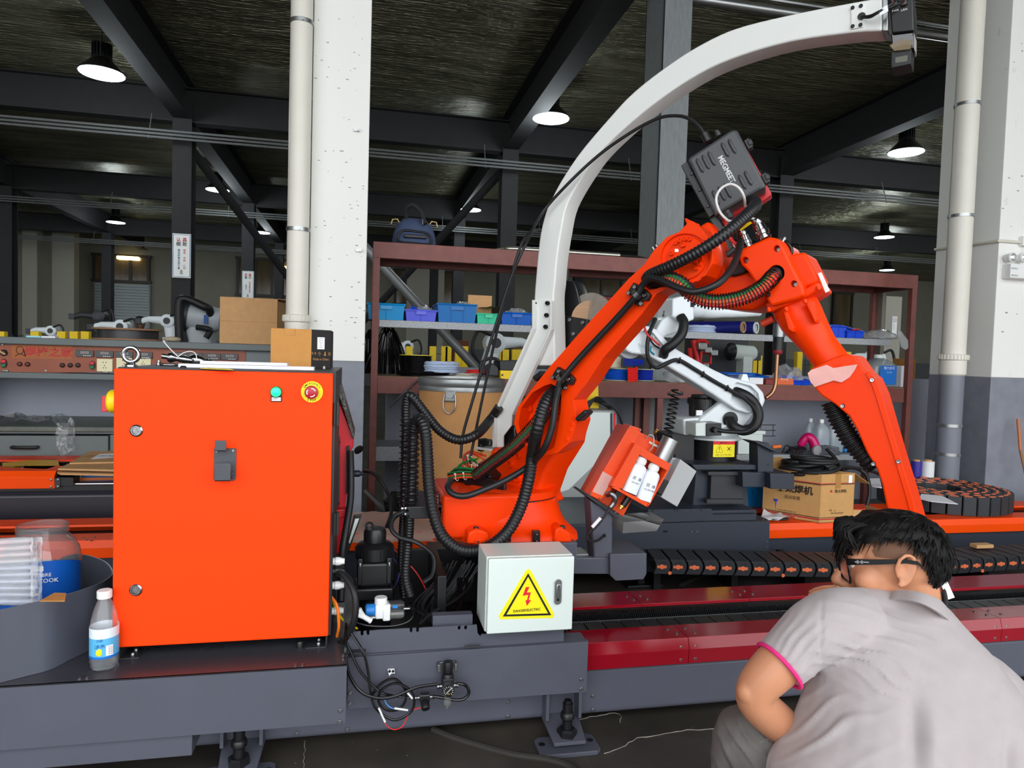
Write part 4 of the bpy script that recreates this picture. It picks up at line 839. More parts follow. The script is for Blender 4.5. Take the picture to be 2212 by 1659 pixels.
for x, y in ((1617,313),(1654,387)):
    c = PR(x,y,-.06); b = B(); b.obox(c, (W1,RN,U1), .017,.016,.009); b.obox(c+U1*.006+RN*.012, (W1,RN,U1), .009,.008,.007); b.build('door_latch', BLACKP, wf, .002)
a = PR(1530,306,.0); b = B(); b.cyl(a-W1*.0, a-W1*.03, .014, n=14); b.build('strain_relief', BLACKP, wf)
b = B(); b.lathe([(.008,0),(.008,.012),(.005,.02)], PR(1553,293,.0), -W1, n=12); b.build('knob', FEED, wf)
b = B(); b.tube(spline([PR(1610,446,.05), PR(1607,425,.09), PR(1596,406,.1), PR(1577,398,.1), PR(1557,408,.1), PR(1547,428,.1), PR(1552,452,.1), PR(1565,470,.1), PR(1580,478,.09), PR(1610,470,.05), PR(1633,474,.03)],7), .0042, 8); b.build('white_cable', mat('pale_grey_cable',(206,208,204),.4), wf)
b = B(); q = PR(1572,462,.03); b.lathe([(.012,0),(.012,.012),(.015,.014),(.015,.026),(.011,.03)], q-W1*.01, W1, n=8); b.build('gland', CHAR, wf)
for pts in ([(1568,476,.0),(1569,490,.0)],[(1572,505,.02),(1582,520,.03),(1590,528,.03)]): B().tube([PR(*q) for q in pts], .006, 8).build('red_tube', WR, wf)
RN, RO, RE = _RN, _RO, _RE
# long cables from the feeder to the floor
lc = [PR(1530,305,.0), PR(1512,275,.0), PR(1490,257,.0), PR(1462,250,.0), PR(1420,256,.0), PR(1360,288,.0), PR(1290,338,.0), PR(1222,402,.01), PR(1170,462,.02), P(1132,535,2.5), P(1104,600,2.52), P(1075,690,2.55), P(1045,785,2.58), P(1018,875,2.6), P(1000,940,2.62), P(995,990,2.62)]
B().tube(resample(spline(lc,8),.02), .0058, 8).build('feeder_cable', BLACKR, label='long black cable looping from feeder box down to robot base', cat='cable')
lc = [PR(1168,497,-.12), P(1150,500,2.6), P(1130,520,2.55), P(1112,570,2.55), P(1096,630,2.57), P(1076,705,2.6), P(1055,800,2.64), P(1036,890,2.66), P(1024,950,2.68), P(1017,985,2.68)]
B().tube(resample(spline(lc,8),.02), .0055, 8).build('sensor_cable', BLACKR, label='second black cable leaving the arch tube and hanging beside it', cat='cable')
# ================================================================ equipment on the carriage
jb = thing('junction_box', P(1145,1365,2.25), 'pale grey electrical box with yellow danger triangle on the carriage', 'electrical box')
a, c = P(1056,1208,2.17), P(1236,1360,2.17)
B().box((a.x-.004,2.19,c.z), (c.x,2.35,a.z+.002)).build('body', PALEG, jb, .004, 3)
jd = B().box((a.x,2.17,c.z), (c.x,2.188,a.z)).build('door', PALEG, jb, .004, 3)
tri = [(1141,1229),(1147,1233),(1197,1326),(1194,1335),(1081,1338),(1077,1331),(1136,1233)]
prismY('danger_sticker', tri, 2.1685, 2.17, YELS, jd, .0)
ink = B(); q = [P(x,y,2.168) for x,y in ((1141,1238),(1191,1329),(1086,1332))]; q2 = [P(x,y,2.168) for x,y in ((1141,1246),(1184,1325),(1094,1327.5))]
for i in range(3): ink.poly([q[i], q[(i+1)%3], q2[(i+1)%3], q2[i]])
ink.build('black_triangle', BLKINK, jd, sm=0)
ink = B(); ink.poly([P(x,y,2.168) for x,y in ((1136,1268),(1144,1268),(1138,1280),(1147,1279.5),(1142,1296.5),(1148,1296),(1138,1309),(1135,1296.5),(1138.5,1296.5),(1141,1285),(1129,1287))]); ink.build('red_bolt_symbol', mat('sign_red',(222,30,44),.5), jd, sm=0)
text('DANGER!ELECTRIC', P(1138,1318.5,2.1675), V((1,0,.03)), EZ, .0088, BLKINK, jd, bold=.018, sx=.88)
b = B(); h0 = P(1205,1278,2.168); 
pr_ = [(h0+V((.0125*math.cos(t),0,.03*(1 if math.sin(t)>0 else -1)+.0125*math.sin(t)))) for t in [2*math.pi*i/20 for i in range(20)]]
b.prism(pr_, (0,-.004,0)); hd = b.build('swing_handle', ALU, jd, .001)
b = B(); b.obox(h0+V((0,-.006,.004)), (EX,EY,EZ), .0065,.003,.022); b.build('lever', CHROME, hd, .002)
b = B(); b.lathe([(.005,0),(.005,.003)], h0+V((0,-.004,-.025)), -EY, n=12); b.build('keyhole', BLACKM, hd)
# servo motor
sm_ = P(807,1290,2.5); t = thing('servo_motor', sm_, 'black finned servo motor standing between cabinet and robot', 'motor'); mx_, my_ = sm_.x, 2.5
def Zp(y): return P(807,y,2.5).z
k_ = 2.5/1500
b = B(); b.lathe([(38*k_,0),(40*k_,.004),(40*k_,Zp(1178)-Zp(1205)),(34*k_,Zp(1172)-Zp(1205)),(24*k_,Zp(1168)-Zp(1205)),(24*k_,Zp(1148)-Zp(1205)),(21*k_,Zp(1141)-Zp(1205)),(8*k_,Zp(1140)-Zp(1205))], (mx_,my_,Zp(1205)), n=28); b.build('encoder_cap', BLACKM, t)
b = B()
for k in range(16):
    an = math.radians(180+k*12); d = V((math.cos(an), math.sin(an), 0)); b.obox(V((mx_,my_,Zp(1190)))+d*40*k_, (d, V((-d.y,d.x,0)), EZ), .003,.002,.017)
b.build('cooling_fins', BLACKM, t)
B().box((mx_-36*k_,my_-36*k_,Zp(1258)), (mx_+36*k_,my_+36*k_,Zp(1205))).build('stator', BLACKM, t, .012, 3)
for sx_ in (-1,1): B().box((mx_+sx_*30*k_-.008,my_-40*k_,Zp(1250)), (mx_+sx_*30*k_+.008,my_-34*k_,Zp(1195))).build('corner_rib', BLACKM, t, .003)
B().box((mx_-40*k_,my_-40*k_,Zp(1285)), (mx_+40*k_,my_+40*k_,Zp(1258))).build('gearbox_flange', BLACKM, t, .008, 3)
B().cyl((mx_,my_,.33), (mx_,my_,Zp(1285)), 38*k_, n=24).build('gearbox', BLACKM, t)
for sx_ in (-1,1): bolt((mx_+sx_*30*k_,my_-41*k_,Zp(1210)), EZ, .006, .012, STEEL, t)
b = B(); b.tube([V((mx_-.02,my_,Zp(1141)))+V((math.cos(a_)*.012,0,math.sin(a_)*.012+.008)) for a_ in [2*math.pi*i/14 for i in range(14)]], .004, 6, True); b.build('lifting_eye', BLACKM, t)
# dark inner housing behind the motor and cables
b = B(); b.box((P(850,1300,2.7).x,2.72,.33), (P(1040,1300,2.7).x,2.74,P(900,1190,2.7).z)); b.build('rear_bulkhead', BLACKM, ca, .002)
# air preparation unit lying on the carriage
t = thing('air_filter_unit', P(820,1345,2.3), 'white and blue air filter regulator lying on the carriage', 'air regulator')
c0 = P(830,1320,2.32)
b = B(); b.box(c0+V((-.03,-.015,-.022)), c0+V((.02,.03,.026))); b.box(c0+V((-.005,-.02,-.028)), c0+V((.02,-.0,.012))); b.build('white_body', WHT, t, .005, 3)
b = B(); q = P(823,1290,2.33); b.lathe([(.021,0),(.021,.02),(.019,.023),(.004,.0235)], V((q.x,q.y,c0.z+.022)), n=24); b.build('gauge', WHT, t)
b = B(); b.lathe([(.017,0),(.02,.003),(.02,.028),(.016,.032)], c0+V((-.03,0,.006)), -EX, n=16); b.build('blue_knob', mat('sky_blue_plastic',(40,130,214),.4), t)
b = B(); b.lathe([(.016,0),(.017,.03),(.014,.044),(.004,.048)], c0+V((.02,-.008,-.008)), EX, n=20); b.build('clear_bowl', glassy('smoked_clear_bowl',(190,190,186),.15), t)
b = B(); b.lathe([(.018,0),(.019,.04),(.012,.052)], c0+V((.015,.012,.012)), EX, n=20); b.build('dark_bowl', mat('dark_bowl',(56,56,58),.2), t)
b = B(); b.obox(c0+V((.035,-.008,.016)), (EX,EY,EZ), .008,.001,.005); b.build('blue_mark', mat('sky_blue_plastic'), t)
b = B(); b.lathe([(.006,0),(.006,.02),(.003,.024)], c0+V((.064,0,.005)), EX, n=10); b.lathe([(.008,0),(.008,.02)], c0+V((-.05,-.01,-.016)), EX, n=10); b.build('brass_ports', STEEL, t)
t2 = thing('tee_fitting', P(785,1338,2.27), 'white push-in tee fitting beside the air filter unit', 'fitting')
q = P(785,1332,2.27); b = B()
for d in (V((.8,0,-.5)), V((-.8,0,.35)), V((-.5,0,.8))): d.normalize(); b.lathe([(.0085,0),(.0085,.022),(.0095,.024),(.0095,.03)], q, d, n=12)
b.build('body', WHT, t2)
# pressure regulator with gauge on the front panel
t = thing('pressure_regulator', P(967,1530,2.17), 'black pressure regulator with round dial gauge on the grey panel', 'pressure gauge')
YR = 2.155; rx = P(967,1480,YR).x
def Zr(y): return P(967,y,YR).z
b = B(); b.box((rx-.028,2.188,Zr(1462)), (rx+.028,2.2,Zr(1440))); b.obox((rx-.027,2.185,Zr(1448)), (EX,EY,EZ), .004,.014,.012); b.obox((rx+.027,2.185,Zr(1448)), (EX,EY,EZ), .004,.014,.012); b.build('bracket', STEEL, t, .001)
b = B(); b.lathe([(.015,0),(.0155,.002),(.0155,.03),(.014,.035),(.003,.036)], (rx,YR,Zr(1452)), n=22); b.lathe([(.019,0),(.0185,.006),(.016,.012)], (rx,YR,Zr(1462)), n=22); b.build('adjuster_knob', BLACKP, t)
B().box((rx-.018,YR-.016,Zr(1487)), (rx+.018,YR+.03,Zr(1462))).build('body', BLACKM, t, .004, 3)
b = B(); g = V((rx,YR-.016,Zr(1485))); b.lathe([(.0195,0),(.0195,.012),(.0185,.014),(.0172,.012)], g, -EY, n=28, cap=False); b.build('gauge_ring', CHROME, t)
b = B(); b.lathe([(.0175,.0),(.0175,.009)], g, -EY, n=28); gf = b.build('gauge_face', BLACKP, t)
b = B()
for k in range(11):
    an = math.radians(225-27*k); d = V((math.cos(an),0,math.sin(an))); s_ = V((-d.z,0,d.x)); b.obox(g-EY*.0095+d*.0135, (d,EY,s_), .002,.0003,.0006)
b.obox(g-EY*.01+V((.002,0,.002)), (V((1,0,1)),EY,V((-1,0,1))), .012,.0004,.0008); b.build('dial_marks', WHT, gf, sm=0)
text('MPa', g-EY*.0095+V((0,0,-.009)), EX, EZ, .0035, YEL, gf)
b = B(); b.lathe([(.013,0),(.0145,.004),(.0145,.03),(.012,.038),(.004,.042),(.004,.05)], (rx,YR,Zr(1497)), -EZ, n=20); b.build('drain_bowl', glassy('smoked_clear_bowl'), t)
b = B(); b.cyl((rx,YR,Zr(1497)), (rx,YR,Zr(1505)), .008, n=12); b.build('filter_element', mat('beige_filter',(214,190,160),.7), t)
for s_ in (-1,1):
    b = B(); b.lathe([(.007,0),(.007,.008),(.0085,.01),(.0085,.016)], (rx+s_*.018,YR,Zr(1481)), EX*s_, n=12); b.build('push_fitting', STEEL, t)
t = thing('flow_valve', P(918,1520,2.17), 'small black flow valve hanging left of the dial gauge', 'valve')
vx = P(917,1510,YR); b = B(); b.obox(vx+V((0,0,.006)), (EX,EY,EZ), .016,.012,.012); b.build('body', BLACKM, t, .003)
b = B(); b.lathe([(.012,0),(.0135,.003),(.0135,.02),(.012,.024),(.003,.0245)], vx+V((0,-.01,-.004)), V((.1,-.8,-.6)), n=20); b.build('knob', BLACKP, t)
b = B(); b.box(vx+V((-.016,-.012,.016)), vx+V((.014,.012,.0175))); b.build('plate', ALU, t)
for s_ in (-1,1):
    b = B(); b.lathe([(.006,0),(.006,.008),(.0075,.01),(.0075,.015)], vx+V((s_*.016,0,.006)), EX*s_, n=12); b.build('push_fitting', STEEL, t)
# pneumatic tubing looping on the panel
def tubing(name, pts, r, m_, label, n=8): return tubeP(name, pts, r, m_, None, n, label=label, cat='hose' if 'hose' in label else 'cable')
tubing('air_hose', [(748,1345,2.24),(746,1400,2.17),(752,1450,2.16),(775,1490,2.15),(810,1507,2.14),(850,1505,2.14),(900,1485,2.145),(945,1478,2.15)], .0052, BLACKG, 'black air hose running left from the dial gauge')
tubing('air_hose', [(988,1476,2.15),(1005,1480,2.15),(1013,1494,2.15),(1005,1508,2.15),(985,1512,2.15),(950,1506,2.15),(935,1504,2.15)], .0052, BLACKG, 'short black air hose looped right of the dial gauge')
tubing('air_hose', [(760,1368,2.2),(785,1410,2.17),(795,1450,2.165),(800,1490,2.16),(812,1530,2.155),(850,1555,2.15),(885,1540,2.15),(895,1515,2.15),(885,1490,2.15),(855,1476,2.155),(825,1490,2.155),(818,1515,2.155),(835,1533,2.155),(860,1532,2.155),(876,1512,2.155),(873,1485,2.155),(850,1466,2.16),(822,1478,2.165),(805,1500,2.165)], .0042, BLACKG, 'thin black air hose coiled in loops on the grey panel')
tubing('air_hose', [(750,1390,2.18),(775,1445,2.17),(805,1480,2.165),(835,1500,2.16),(900,1508,2.155)], .0042, BLACKG, 'thin black air hose reaching the small flow valve')
tubing('signal_wire', [(818,1528,2.15),(826,1550,2.15),(836,1568,2.15),(852,1576,2.15),(870,1568,2.15),(880,1548,2.15),(890,1535,2.15),(910,1528,2.15)], .0016, WR, 'thin red wire cable drooping below the hose loops', 5)
tubing('signal_wire', [(830,1510,2.155),(836,1522,2.152),(848,1530,2.15),(866,1533,2.15),(882,1534,2.15)], .0016, mat('blue_wire',(80,150,220),.5), 'thin blue wire cable inside the hose loops', 5)
for pts, l in (([(818,1529,2.149),(832,1560,2.149)],'upper left'),([(852,1530,2.149),(881,1534,2.149)],'inner'),([(880,1496,2.149),(891,1509,2.149)],'right')): B().tube([P(*q) for q in pts], .0032, 6).build('wire_marker', WHT, label='white sleeve marker on the wire, '+l+' of the hose loops', cat='wire marker')
# cables from the cabinet glands
tubing('power_cable', [(722,1235,2.27),(745,1245,2.24),(765,1280,2.2),(768,1320,2.19),(760,1355,2.2),(740,1385,2.24),(718,1400,2.3)], .0105, BLACKR, 'thick black power cable leaving the cabinet side', 12)
tubing('control_wire', [(716,1290,2.26),(728,1310,2.24),(732,1350,2.24),(728,1375,2.26)], .005, mat('orange_sheath',(240,120,30),.4), 'orange control cable leaving the cabinet side')
tubing('control_wire', [(716,1287,2.28),(726,1315,2.27),(742,1340,2.27),(772,1358,2.3)], .0035, YEL, 'yellow control cable beside the orange one')
for i in range(7):
    o_ = i*3.2; tubing('control_wire', [(722+o_*.3,1218,2.3),(742+o_,1235+o_,2.27),(748+o_*.7,1290,2.25),(745+o_*.8,1340,2.24),(742+o_*.5,1380,2.22-.004*i)], .0035, BLACKR, 'black control cable in the loom beside the cabinet')['group'] = 'loom of black control cables'
# wire jungle between motor and robot base
for i in range(26):
    u = random.uniform(0,1); x0 = 955+u*85; y0 = random.uniform(1210,1225); tubing('control_wire', [(x0,y0,2.5),(x0-20-u*10,1260,2.5),(x0-50-20*random.random(),1310,2.45),(930+random.uniform(-25,45),1345,2.36)], .0032, BLACKR, 'thin black control cable in the tangle below the robot')['group'] = 'tangle of thin black cables'
for i in range(7):
    tubing('control_wire', [(1005+random.uniform(-8,30),1200,2.56),(1000+random.uniform(-12,12),1250,2.5),(985+random.uniform(-25,25),1300,2.42),(975+random.uniform(-30,40),1352,2.3)], .003, BLACKG, 'thin black control cable in the tangle below the robot')['group'] = 'tangle of thin black cables'
tubing('signal_wire', [(845,1200,2.62),(862,1225,2.6),(860,1250,2.58),(850,1270,2.6)], .003, mat('violet_wire',(70,60,130),.5), 'violet wire cable behind the servo motor')
tubing('signal_wire', [(850,1185,2.62),(880,1215,2.6),(905,1245,2.58),(928,1290,2.5)], .0025, WR, 'red wire cable behind the servo motor')
tubing('motor_cable', [(842,1140,2.55),(850,1120,2.58),(868,1106,2.56),(882,1096,2.55)], .0085, BLACKR, 'black motor cable entering the upper panel connector')
tubing('motor_cable', [(835,1138,2.52),(845,1105,2.6),(840,1070,2.68),(820,1035,2.72),(800,1020,2.75),(785,1018,2.78)], .007, BLACKR, 'black motor cable arching from welder plug down to motor')
tubing('motor_cable', [(880,1104,2.55),(852,1115,2.53),(845,1140,2.5),(862,1160,2.48),(900,1172,2.46),(935,1200,2.46),(935,1240,2.45),(915,1258,2.44)], .0085, BLACKR, 'black motor cable curling under the connector box')
tubing('motor_cable', [(905,1350,2.3),(940,1320,2.35),(985,1295,2.42),(1020,1260,2.5),(1030,1215,2.58)], .006, BLACKR, 'black cable rising from the skirt towards the robot base')
tubing('motor_cable', [(770,1345,2.28),(800,1352,2.27),(850,1352,2.26),(885,1340,2.27),(893,1315,2.3),(870,1303,2.34),(840,1303,2.36)], .0038, BLACKG, 'black hose looped around the air filter unit')
# ================================================================ red welding power source beside the cabinet
t = thing('welding_power_source', P(745,1200,2.7), 'red and black welding power source half hidden behind the cabinet', 'welder')
wp = [(712,880),(733,868),(765,945),(763,965),(752,985),(752,1050),(745,1100),(738,1195),(712,1200)]
prismY('red_shell', wp, 2.62, 2.85, mat('welder_red',(206,22,36),.35), t, .006, 3)
prismY('dark_panel', [(724,925),(735,945),(733,1092),(722,1098)], 2.612, 2.63, CHAR, t, .001); prismY('dark_panel', [(720,1110),(728,1110),(726,1200),(718,1200)], 2.612, 2.63, CHAR, t, .001)
prismY('side_recess', [(748,965),(756,962),(756,1060),(748,1068)], 2.61, 2.63, BLACKP, t, .001)
prismY('red_ledge', [(712,1102),(752,1100),(745,1118),(712,1122)], 2.57, 2.63, mat('welder_red'), t, .004)
prismY('film_window', [(727,838),(735,832),(766,940),(763,950)], 2.60, 2.80, mat('wrinkled_dark_film',(70,66,62),.12,bump=1,bs=60,bd=.008), t, .002)
for x, y in ((733,955),(731,1088),(722,1112)): bolt(P(x,y,2.61), -EY, .005, .003, BLACKM, t, 'screw')
b = B(); q = P(772,968,2.7); b.lathe([(.004,0),(.018,.006),(.02,.012),(.012,.016)], q, V((.5,-.6,-.5)), n=18); b.build('socket_cap', BLACKP, t)
b = B(); q = P(762,1023,2.72); b.lathe([(.011,0),(.013,.006),(.013,.024),(.009,.03),(.006,.04)], q, EX, n=14); b.build('cable_plug', mat('blue_black_plug',(30,40,56),.4), t)
prismY('handle_strap', [(764,1115),(782,1112),(752,1195),(744,1195)], 2.60, 2.62, BLACKP, t, .002); prismY('strap_inlay', [(767,1121),(776,1120),(756,1175),(753,1172)], 2.595, 2.60, PALEG, t, .001)
tubing('welding_cable', [(757,975,2.6),(758,1020,2.57),(757,1080,2.55),(748,1140,2.53),(740,1190,2.5),(738,1240,2.45),(736,1300,2.4)], .0125, BLACKR, 'thick black welding cable hanging beside the red power source', 12)
# ================================================================ torch cleaning station on its grey stand
st = thing('station_stand', P(1310,1250,2.7), 'grey steel stand beam carrying the orange torch cleaner', 'stand')
YS_ = 2.62
prismY('horizontal_beam', [(1200,1205),(1322,1204),(1322,1241),(1200,1240)], YS_, YS_+.13, GREY, st, .006)
prismY('end_box', [(1318,1197),(1397,1195),(1397,1240),(1390,1252),(1330,1255),(1318,1243)], YS_-.02, YS_+.20, GREY, st, .003)
prismY('upright', [(1275,1080),(1325,1110),(1323,1207),(1283,1207)], YS_, YS_+.09, GREY, st, .008, 3)
prismY('tilted_plate', [(1266,1071),(1272,1069),(1338,1114),(1337,1120),(1330,1118)], YS_-.02, YS_+.16, CHAR, st, .002)
b = B(); b.lathe([(.0085,0),(.0085,.001)], P(1305,1157,YS_-.0005), -EY, n=18); b.build('cable_hole', BLACKM, st)
b = B(); b.box((P(1240,1190,YS_).x,YS_+.02,P(1240,1205,YS_).z), (P(1275,1190,YS_).x,YS_+.12,P(1240,1202,YS_).z+.002)); b.build('drip_tray', ALU, st, .001)
tc_ = thing('torch_cleaner', P(1310,1110,2.65), 'tilted orange torch cleaning station holding two white oil bottles', 'cleaning station')
TO = mat('station_orange', (232,74,18), .35); TOD = mat('station_orange')
ang = math.radians(30); ux = V((math.cos(ang),0,-math.sin(ang))); uz = V((math.sin(ang),0,math.cos(ang)))
YT = 2.6
prismY('rear_housing', [(1273,1069),(1355,920),(1432,958),(1346,1116)], YT+.05, YT+.17, TO, tc_, .003)
prismY('side_housing', [(1273,1069),(1361,918),(1387,927),(1320,1060),(1297,1082)], YT-.012, YT+.06, TO, tc_, .003)
# bottle crate: back, frame bars
cr = [(1345,1052),(1390,972),(1450,1003),(1400,1095)]
prismY('crate_back', cr, YT+.03, YT+.05, TO, tc_, .001)
prismY('crate_top', [(1382,983),(1388,968),(1450,1003),(1443,1018)], YT-.045, YT+.04, TO, tc_, .001)
prismY('crate_bottom', [(1335,1052),(1342,1058),(1400,1086),(1397,1095),(1320,1052)], YT-.045, YT+.04, TO, tc_, .001)
prismY('crate_side', [(1441,1016),(1447,1012),(1404,1090),(1398,1093)], YT-.045, YT+.04, TO, tc_, .001)
prismY('crate_side', [(1320,1050),(1372,958),(1389,968),(1344,1056)], YT-.045, YT+.04, TO, tc_, .001)
b = B(); b.poly([P(x,y,YT-.0125) for x,y in ((1280,1062),(1302,1018),(1325,1031),(1302,1071))]); b.build('instruction_sheet', mat('pinkish_instruction_film',(206,160,150),.5), tc_, sm=0)
for k in range(7): a = P(1285+k*2.6,1058-k*5.2,YT-.013); text('----- -------', a+ux*.022, ux, uz, .0035, BLKINK, tc_, name='fine_print')
# bottles
def bottle_q(x0,y0,x1,y1,wpx,lab,lab2,label):
    a = P(x0,y0,YT-.02); c = P(x1,y1,YT-.02); ax = (c-a).normalized(); L = (c-a).length; wd = wpx*2.6/1500; sd = ax.cross(EY).normalized()
    o = thing('oil_bottle', a, label, 'bottle', 'oil bottles in the torch cleaner')
    prof = [(0,.46),(.01,.5),(.66,.5),(.74,.47),(.79,.36),(.81,.26)]; rings = []
    for h, w_ in prof:
        rg = []
        for k in range(32):
            t_ = 2*math.pi*k/32; cc, ss = math.cos(t_), math.sin(t_); q = (abs(cc)**4+abs(ss)**4)**(-.25); rg.append(a+ax*(L*h)+sd*(cc*q*w_*wd)+EY*(ss*q*w_*wd*.9))
        rings.append(rg)
    B().rings(rings).build('body', mat('translucent_white_hdpe',(232,238,244),.35), o, sm=50)
    b = B(); b.lathe([(.27*wd,.80*L),(.29*wd,.81*L),(.33*wd,.83*L),(.33*wd,.97*L),(.29*wd,L)], a, ax, n=22)
    for k in range(22): an = 2*math.pi*k/22; d = sd*math.cos(an)+EY*math.sin(an); b.obox(a+ax*(.9*L)+d*.335*wd, (d, ax, d.cross(ax)), .001,.05*L,.0012)
    b.build('screw_cap', WHT, o)
    q = a+ax*(L*.42)-EY*(.5*wd*.9+.001); text(lab, q, -sd if sd.x < 0 else sd, ax, .011, BLKINK, o); text(lab2, q-ax*.018, -sd if sd.x < 0 else sd, ax, .0068, BLKINK, o, sx=.9)
bottle_q(1357,1063,1388,988,36,'送  油','OIL PAST','left white square oil bottle in the torch cleaner crate')
bottle_q(1388,1080,1415,1002,36,'回  油','OIL RETURN','right white square oil bottle in the torch cleaner crate')
b = B(); b.cyl(P(1427,995,YT+.02), P(1449,951,YT+.02), .037, n=28); b.lathe([(.039,0),(.039,.004)], P(1449,951,YT+.02), P(1449,951,YT+.02)-P(1427,995,YT+.02), n=28); b.build('reamer_motor', ALU, tc_)
prismY('control_box', [(1470,992),(1505,1018),(1463,1095),(1428,1074)], YT+.0, YT+.09, mat('grey_enclosure',(170,172,172),.4), tc_, .002)
prismY('control_box_side', [(1449,988),(1470,992),(1428,1074),(1418,1066)], YT+.03, YT+.09, ALU, tc_, .002)
for x, y in ((1460,1005),(1447,1029)): bolt(P(x,y,YT+.028), -EY, .005, .004, STEEL, tc_, 'screw')
prismY('cable_block', [(1418,1062),(1432,1036),(1448,1040),(1428,1072)], YT+.0, YT+.05, BLACKP, tc_, .004)
b = B(); b.cyl(P(1345,1093,YT+.0), P(1368,1060,YT+.0), .013, n=16); b.build('spray_tube', BLACKM, tc_)
b = B(); b.lathe([(.011,0),(.011,.008),(.007,.01),(.007,.016)], P(1345,1092,YT), P(1345,1092,YT)-P(1368,1060,YT), n=6); b.build('brass_nozzle', mat('brass',(190,150,70),.3,1), tc_)
b = B(); b.tube(spline([P(1312,1068,YT-.02), P(1320,1066,YT-.04), P(1328,1075,YT-.045), P(1326,1086,YT-.04), P(1318,1096,YT-.04)],6), [.012]*3+[.011]*22, 12); b.build('elbow_gland', STEEL, tc_)
b = B(); b.lathe([(.014,0),(.014,.012)], P(1334,1066,YT-.02), -EY, n=14); b.build('black_knob', BLACKP, tc_)
tubeP('sensor_lead', [(1318,1094,YT-.04),(1308,1112,YT-.05),(1290,1135,YT-.06),(1270,1155,YT-.05),(1272,1168,YT-.05),(1290,1168,YT-.03),(1305,1157,YT+.005)], .0048, BLACKR, tc_)
B().tube([P(1297,1119,YT-.058), P(1279,1139,YT-.062)], .0068, 8).build('lead_label', PAPER, tc_)
for x, y, m_ in ((1414,935,mat('brass')),(1390,955,BLACKP),(1384,962,STEEL)): b = B(); b.lathe([(.008,0),(.008,.01),(.006,.012),(.006,.018)], P(x,y,YT+.08), uz-EY*.5, n=8); b.build('fitting', m_, tc_)
tubeP('clear_tube', [(1392,952,YT+.06),(1402,940,YT+.03),(1412,944,YT+.03),(1410,965,YT+.03),(1402,975,YT+.04)], .0028, mat('clear_tube',(200,196,186),.15,alpha=.7), tc_); tubeP('grey_tube', [(1402,955,YT+.05),(1415,962,YT+.04),(1428,968,YT+.05)], .005, PALEG, tc_)
for x, y in ((1361,921),(1383,929),(1276,1066),(1295,1077),(1307,1090),(1330,1106)): bolt(P(x,y,YT-.014), -EY, .004, .003, STEEL, tc_, 'screw')
# drip pan
b = B(); p4 = [P(1347,1128,YT-.03), P(1434,1122,YT-.03), P(1418,1147,YT+.0), P(1345,1152,YT+.0)]; bk_ = [p+V((0,.13,.0)) for p in p4]
b.poly(p4); b.poly([p4[0],p4[3],bk_[3],bk_[0]]); b.poly([p4[1],p4[2],bk_[2],bk_[1]]); b.poly([p4[3],p4[2],bk_[2],bk_[3]]); b.poly(bk_)
r_ = bmesh.ops.solidify(b.bm, geom=list(b.bm.faces), thickness=.0015); b.build('drip_pan', mat('pan_steel',(176,178,178),.45,.25), tc_, sm=0)
# ================================================================ second track behind, with the white robot
t2_ = thing('rear_robot_track', (1.5,4.05,0), 'second floor track with orange covers behind the first one', 'robot track')
Y2 = 3.82
yz('beam', [(Y2+.03,.05),(Y2+.03,.225),(4.32,.225),(4.32,.05)], -4, 9, DGREY, t2_, .006)
f2 = [(Y2,.232),(Y2-.004,.285),(Y2+.012,.322),(Y2+.15,.322),(Y2+.15,.316),(Y2+.016,.316),(Y2+.004,.285),(Y2+.008,.232)]
g2 = [(4.16,.31),(4.162,.322),(4.32,.322),(4.325,.25),(4.318,.25),(4.314,.316),(4.165,.316)]
xc0, xc1 = P(1180,1200,Y2).x, P(1663,1150,Y2-.1).x
for a, c in ((-4,-.9),(-.8985,.55),(.5515,2.0),(2.0015,3.7),(3.7015,9)): yz('cover_panel', f2, a, c, RAILO, t2_, .001); yz('cover_panel', g2, a, c, RAILO, t2_, .001)
B().box((-4,Y2+.15,.25), (9,4.16,.29)).build('trough', BLACKM, t2_)
for px, py in ((182,1163),(187,1167),(204,1161),(197,1168)): bolt(PZ(px,py,.322), EZ, .006, .004, STEEL, t2_)
for px in (1384,1960):
    q = PZ(px,1262,.0); f = B().box((q.x-.11,q.y-.07,0), (q.x+.11,q.y+.09,.016)).build('foot_plate', BLACKM, t2_, .004)
    B().cyl((q.x,q.y,.016), (q.x,q.y,.16), .018, n=14).build('jack_screw', BLACKM, f); b = B(); b.lathe([(.036,0),(.036,.022)], (q.x,q.y,.016), n=6); b.build('hex_nut', BLACKM, f); B().box((q.x-.05,q.y+.01,.14), (q.x+.05,Y2+.04,.17)).build('bracket', DGREY, f)
# protective film over the left part of the cover
FILM = mat('milky_film', (206,176,160), .3, alpha=.75, bump=.4, bs=20, bd=.01)
b = B(); a, c = PZ(775,1150,.324), PZ(948,1150,.324); n = 30
rows = []
for j, (yy, zz) in enumerate(((Y2-.006,.27),(Y2+.0,.31),(Y2+.03,.326),(Y2+.12,.327),(4.2,.335),(4.3,.327))):
    rows.append([b.bm.verts.new((a.x-.2+(c.x-a.x+.2)*i/n, yy+.01*noise.noise((i*.5,j,0)), zz+.006+.008*noise.noise((i*.4,j*.7,3)))) for i in range(n+1)])
for j in range(5):
    for i in range(n): b.bm.faces.new((rows[j][i], rows[j][i+1], rows[j+1][i+1], rows[j+1][i]))
b.build('protective_film', FILM, label='milky protective film draped over the rear track cover', cat='film', sm=80)
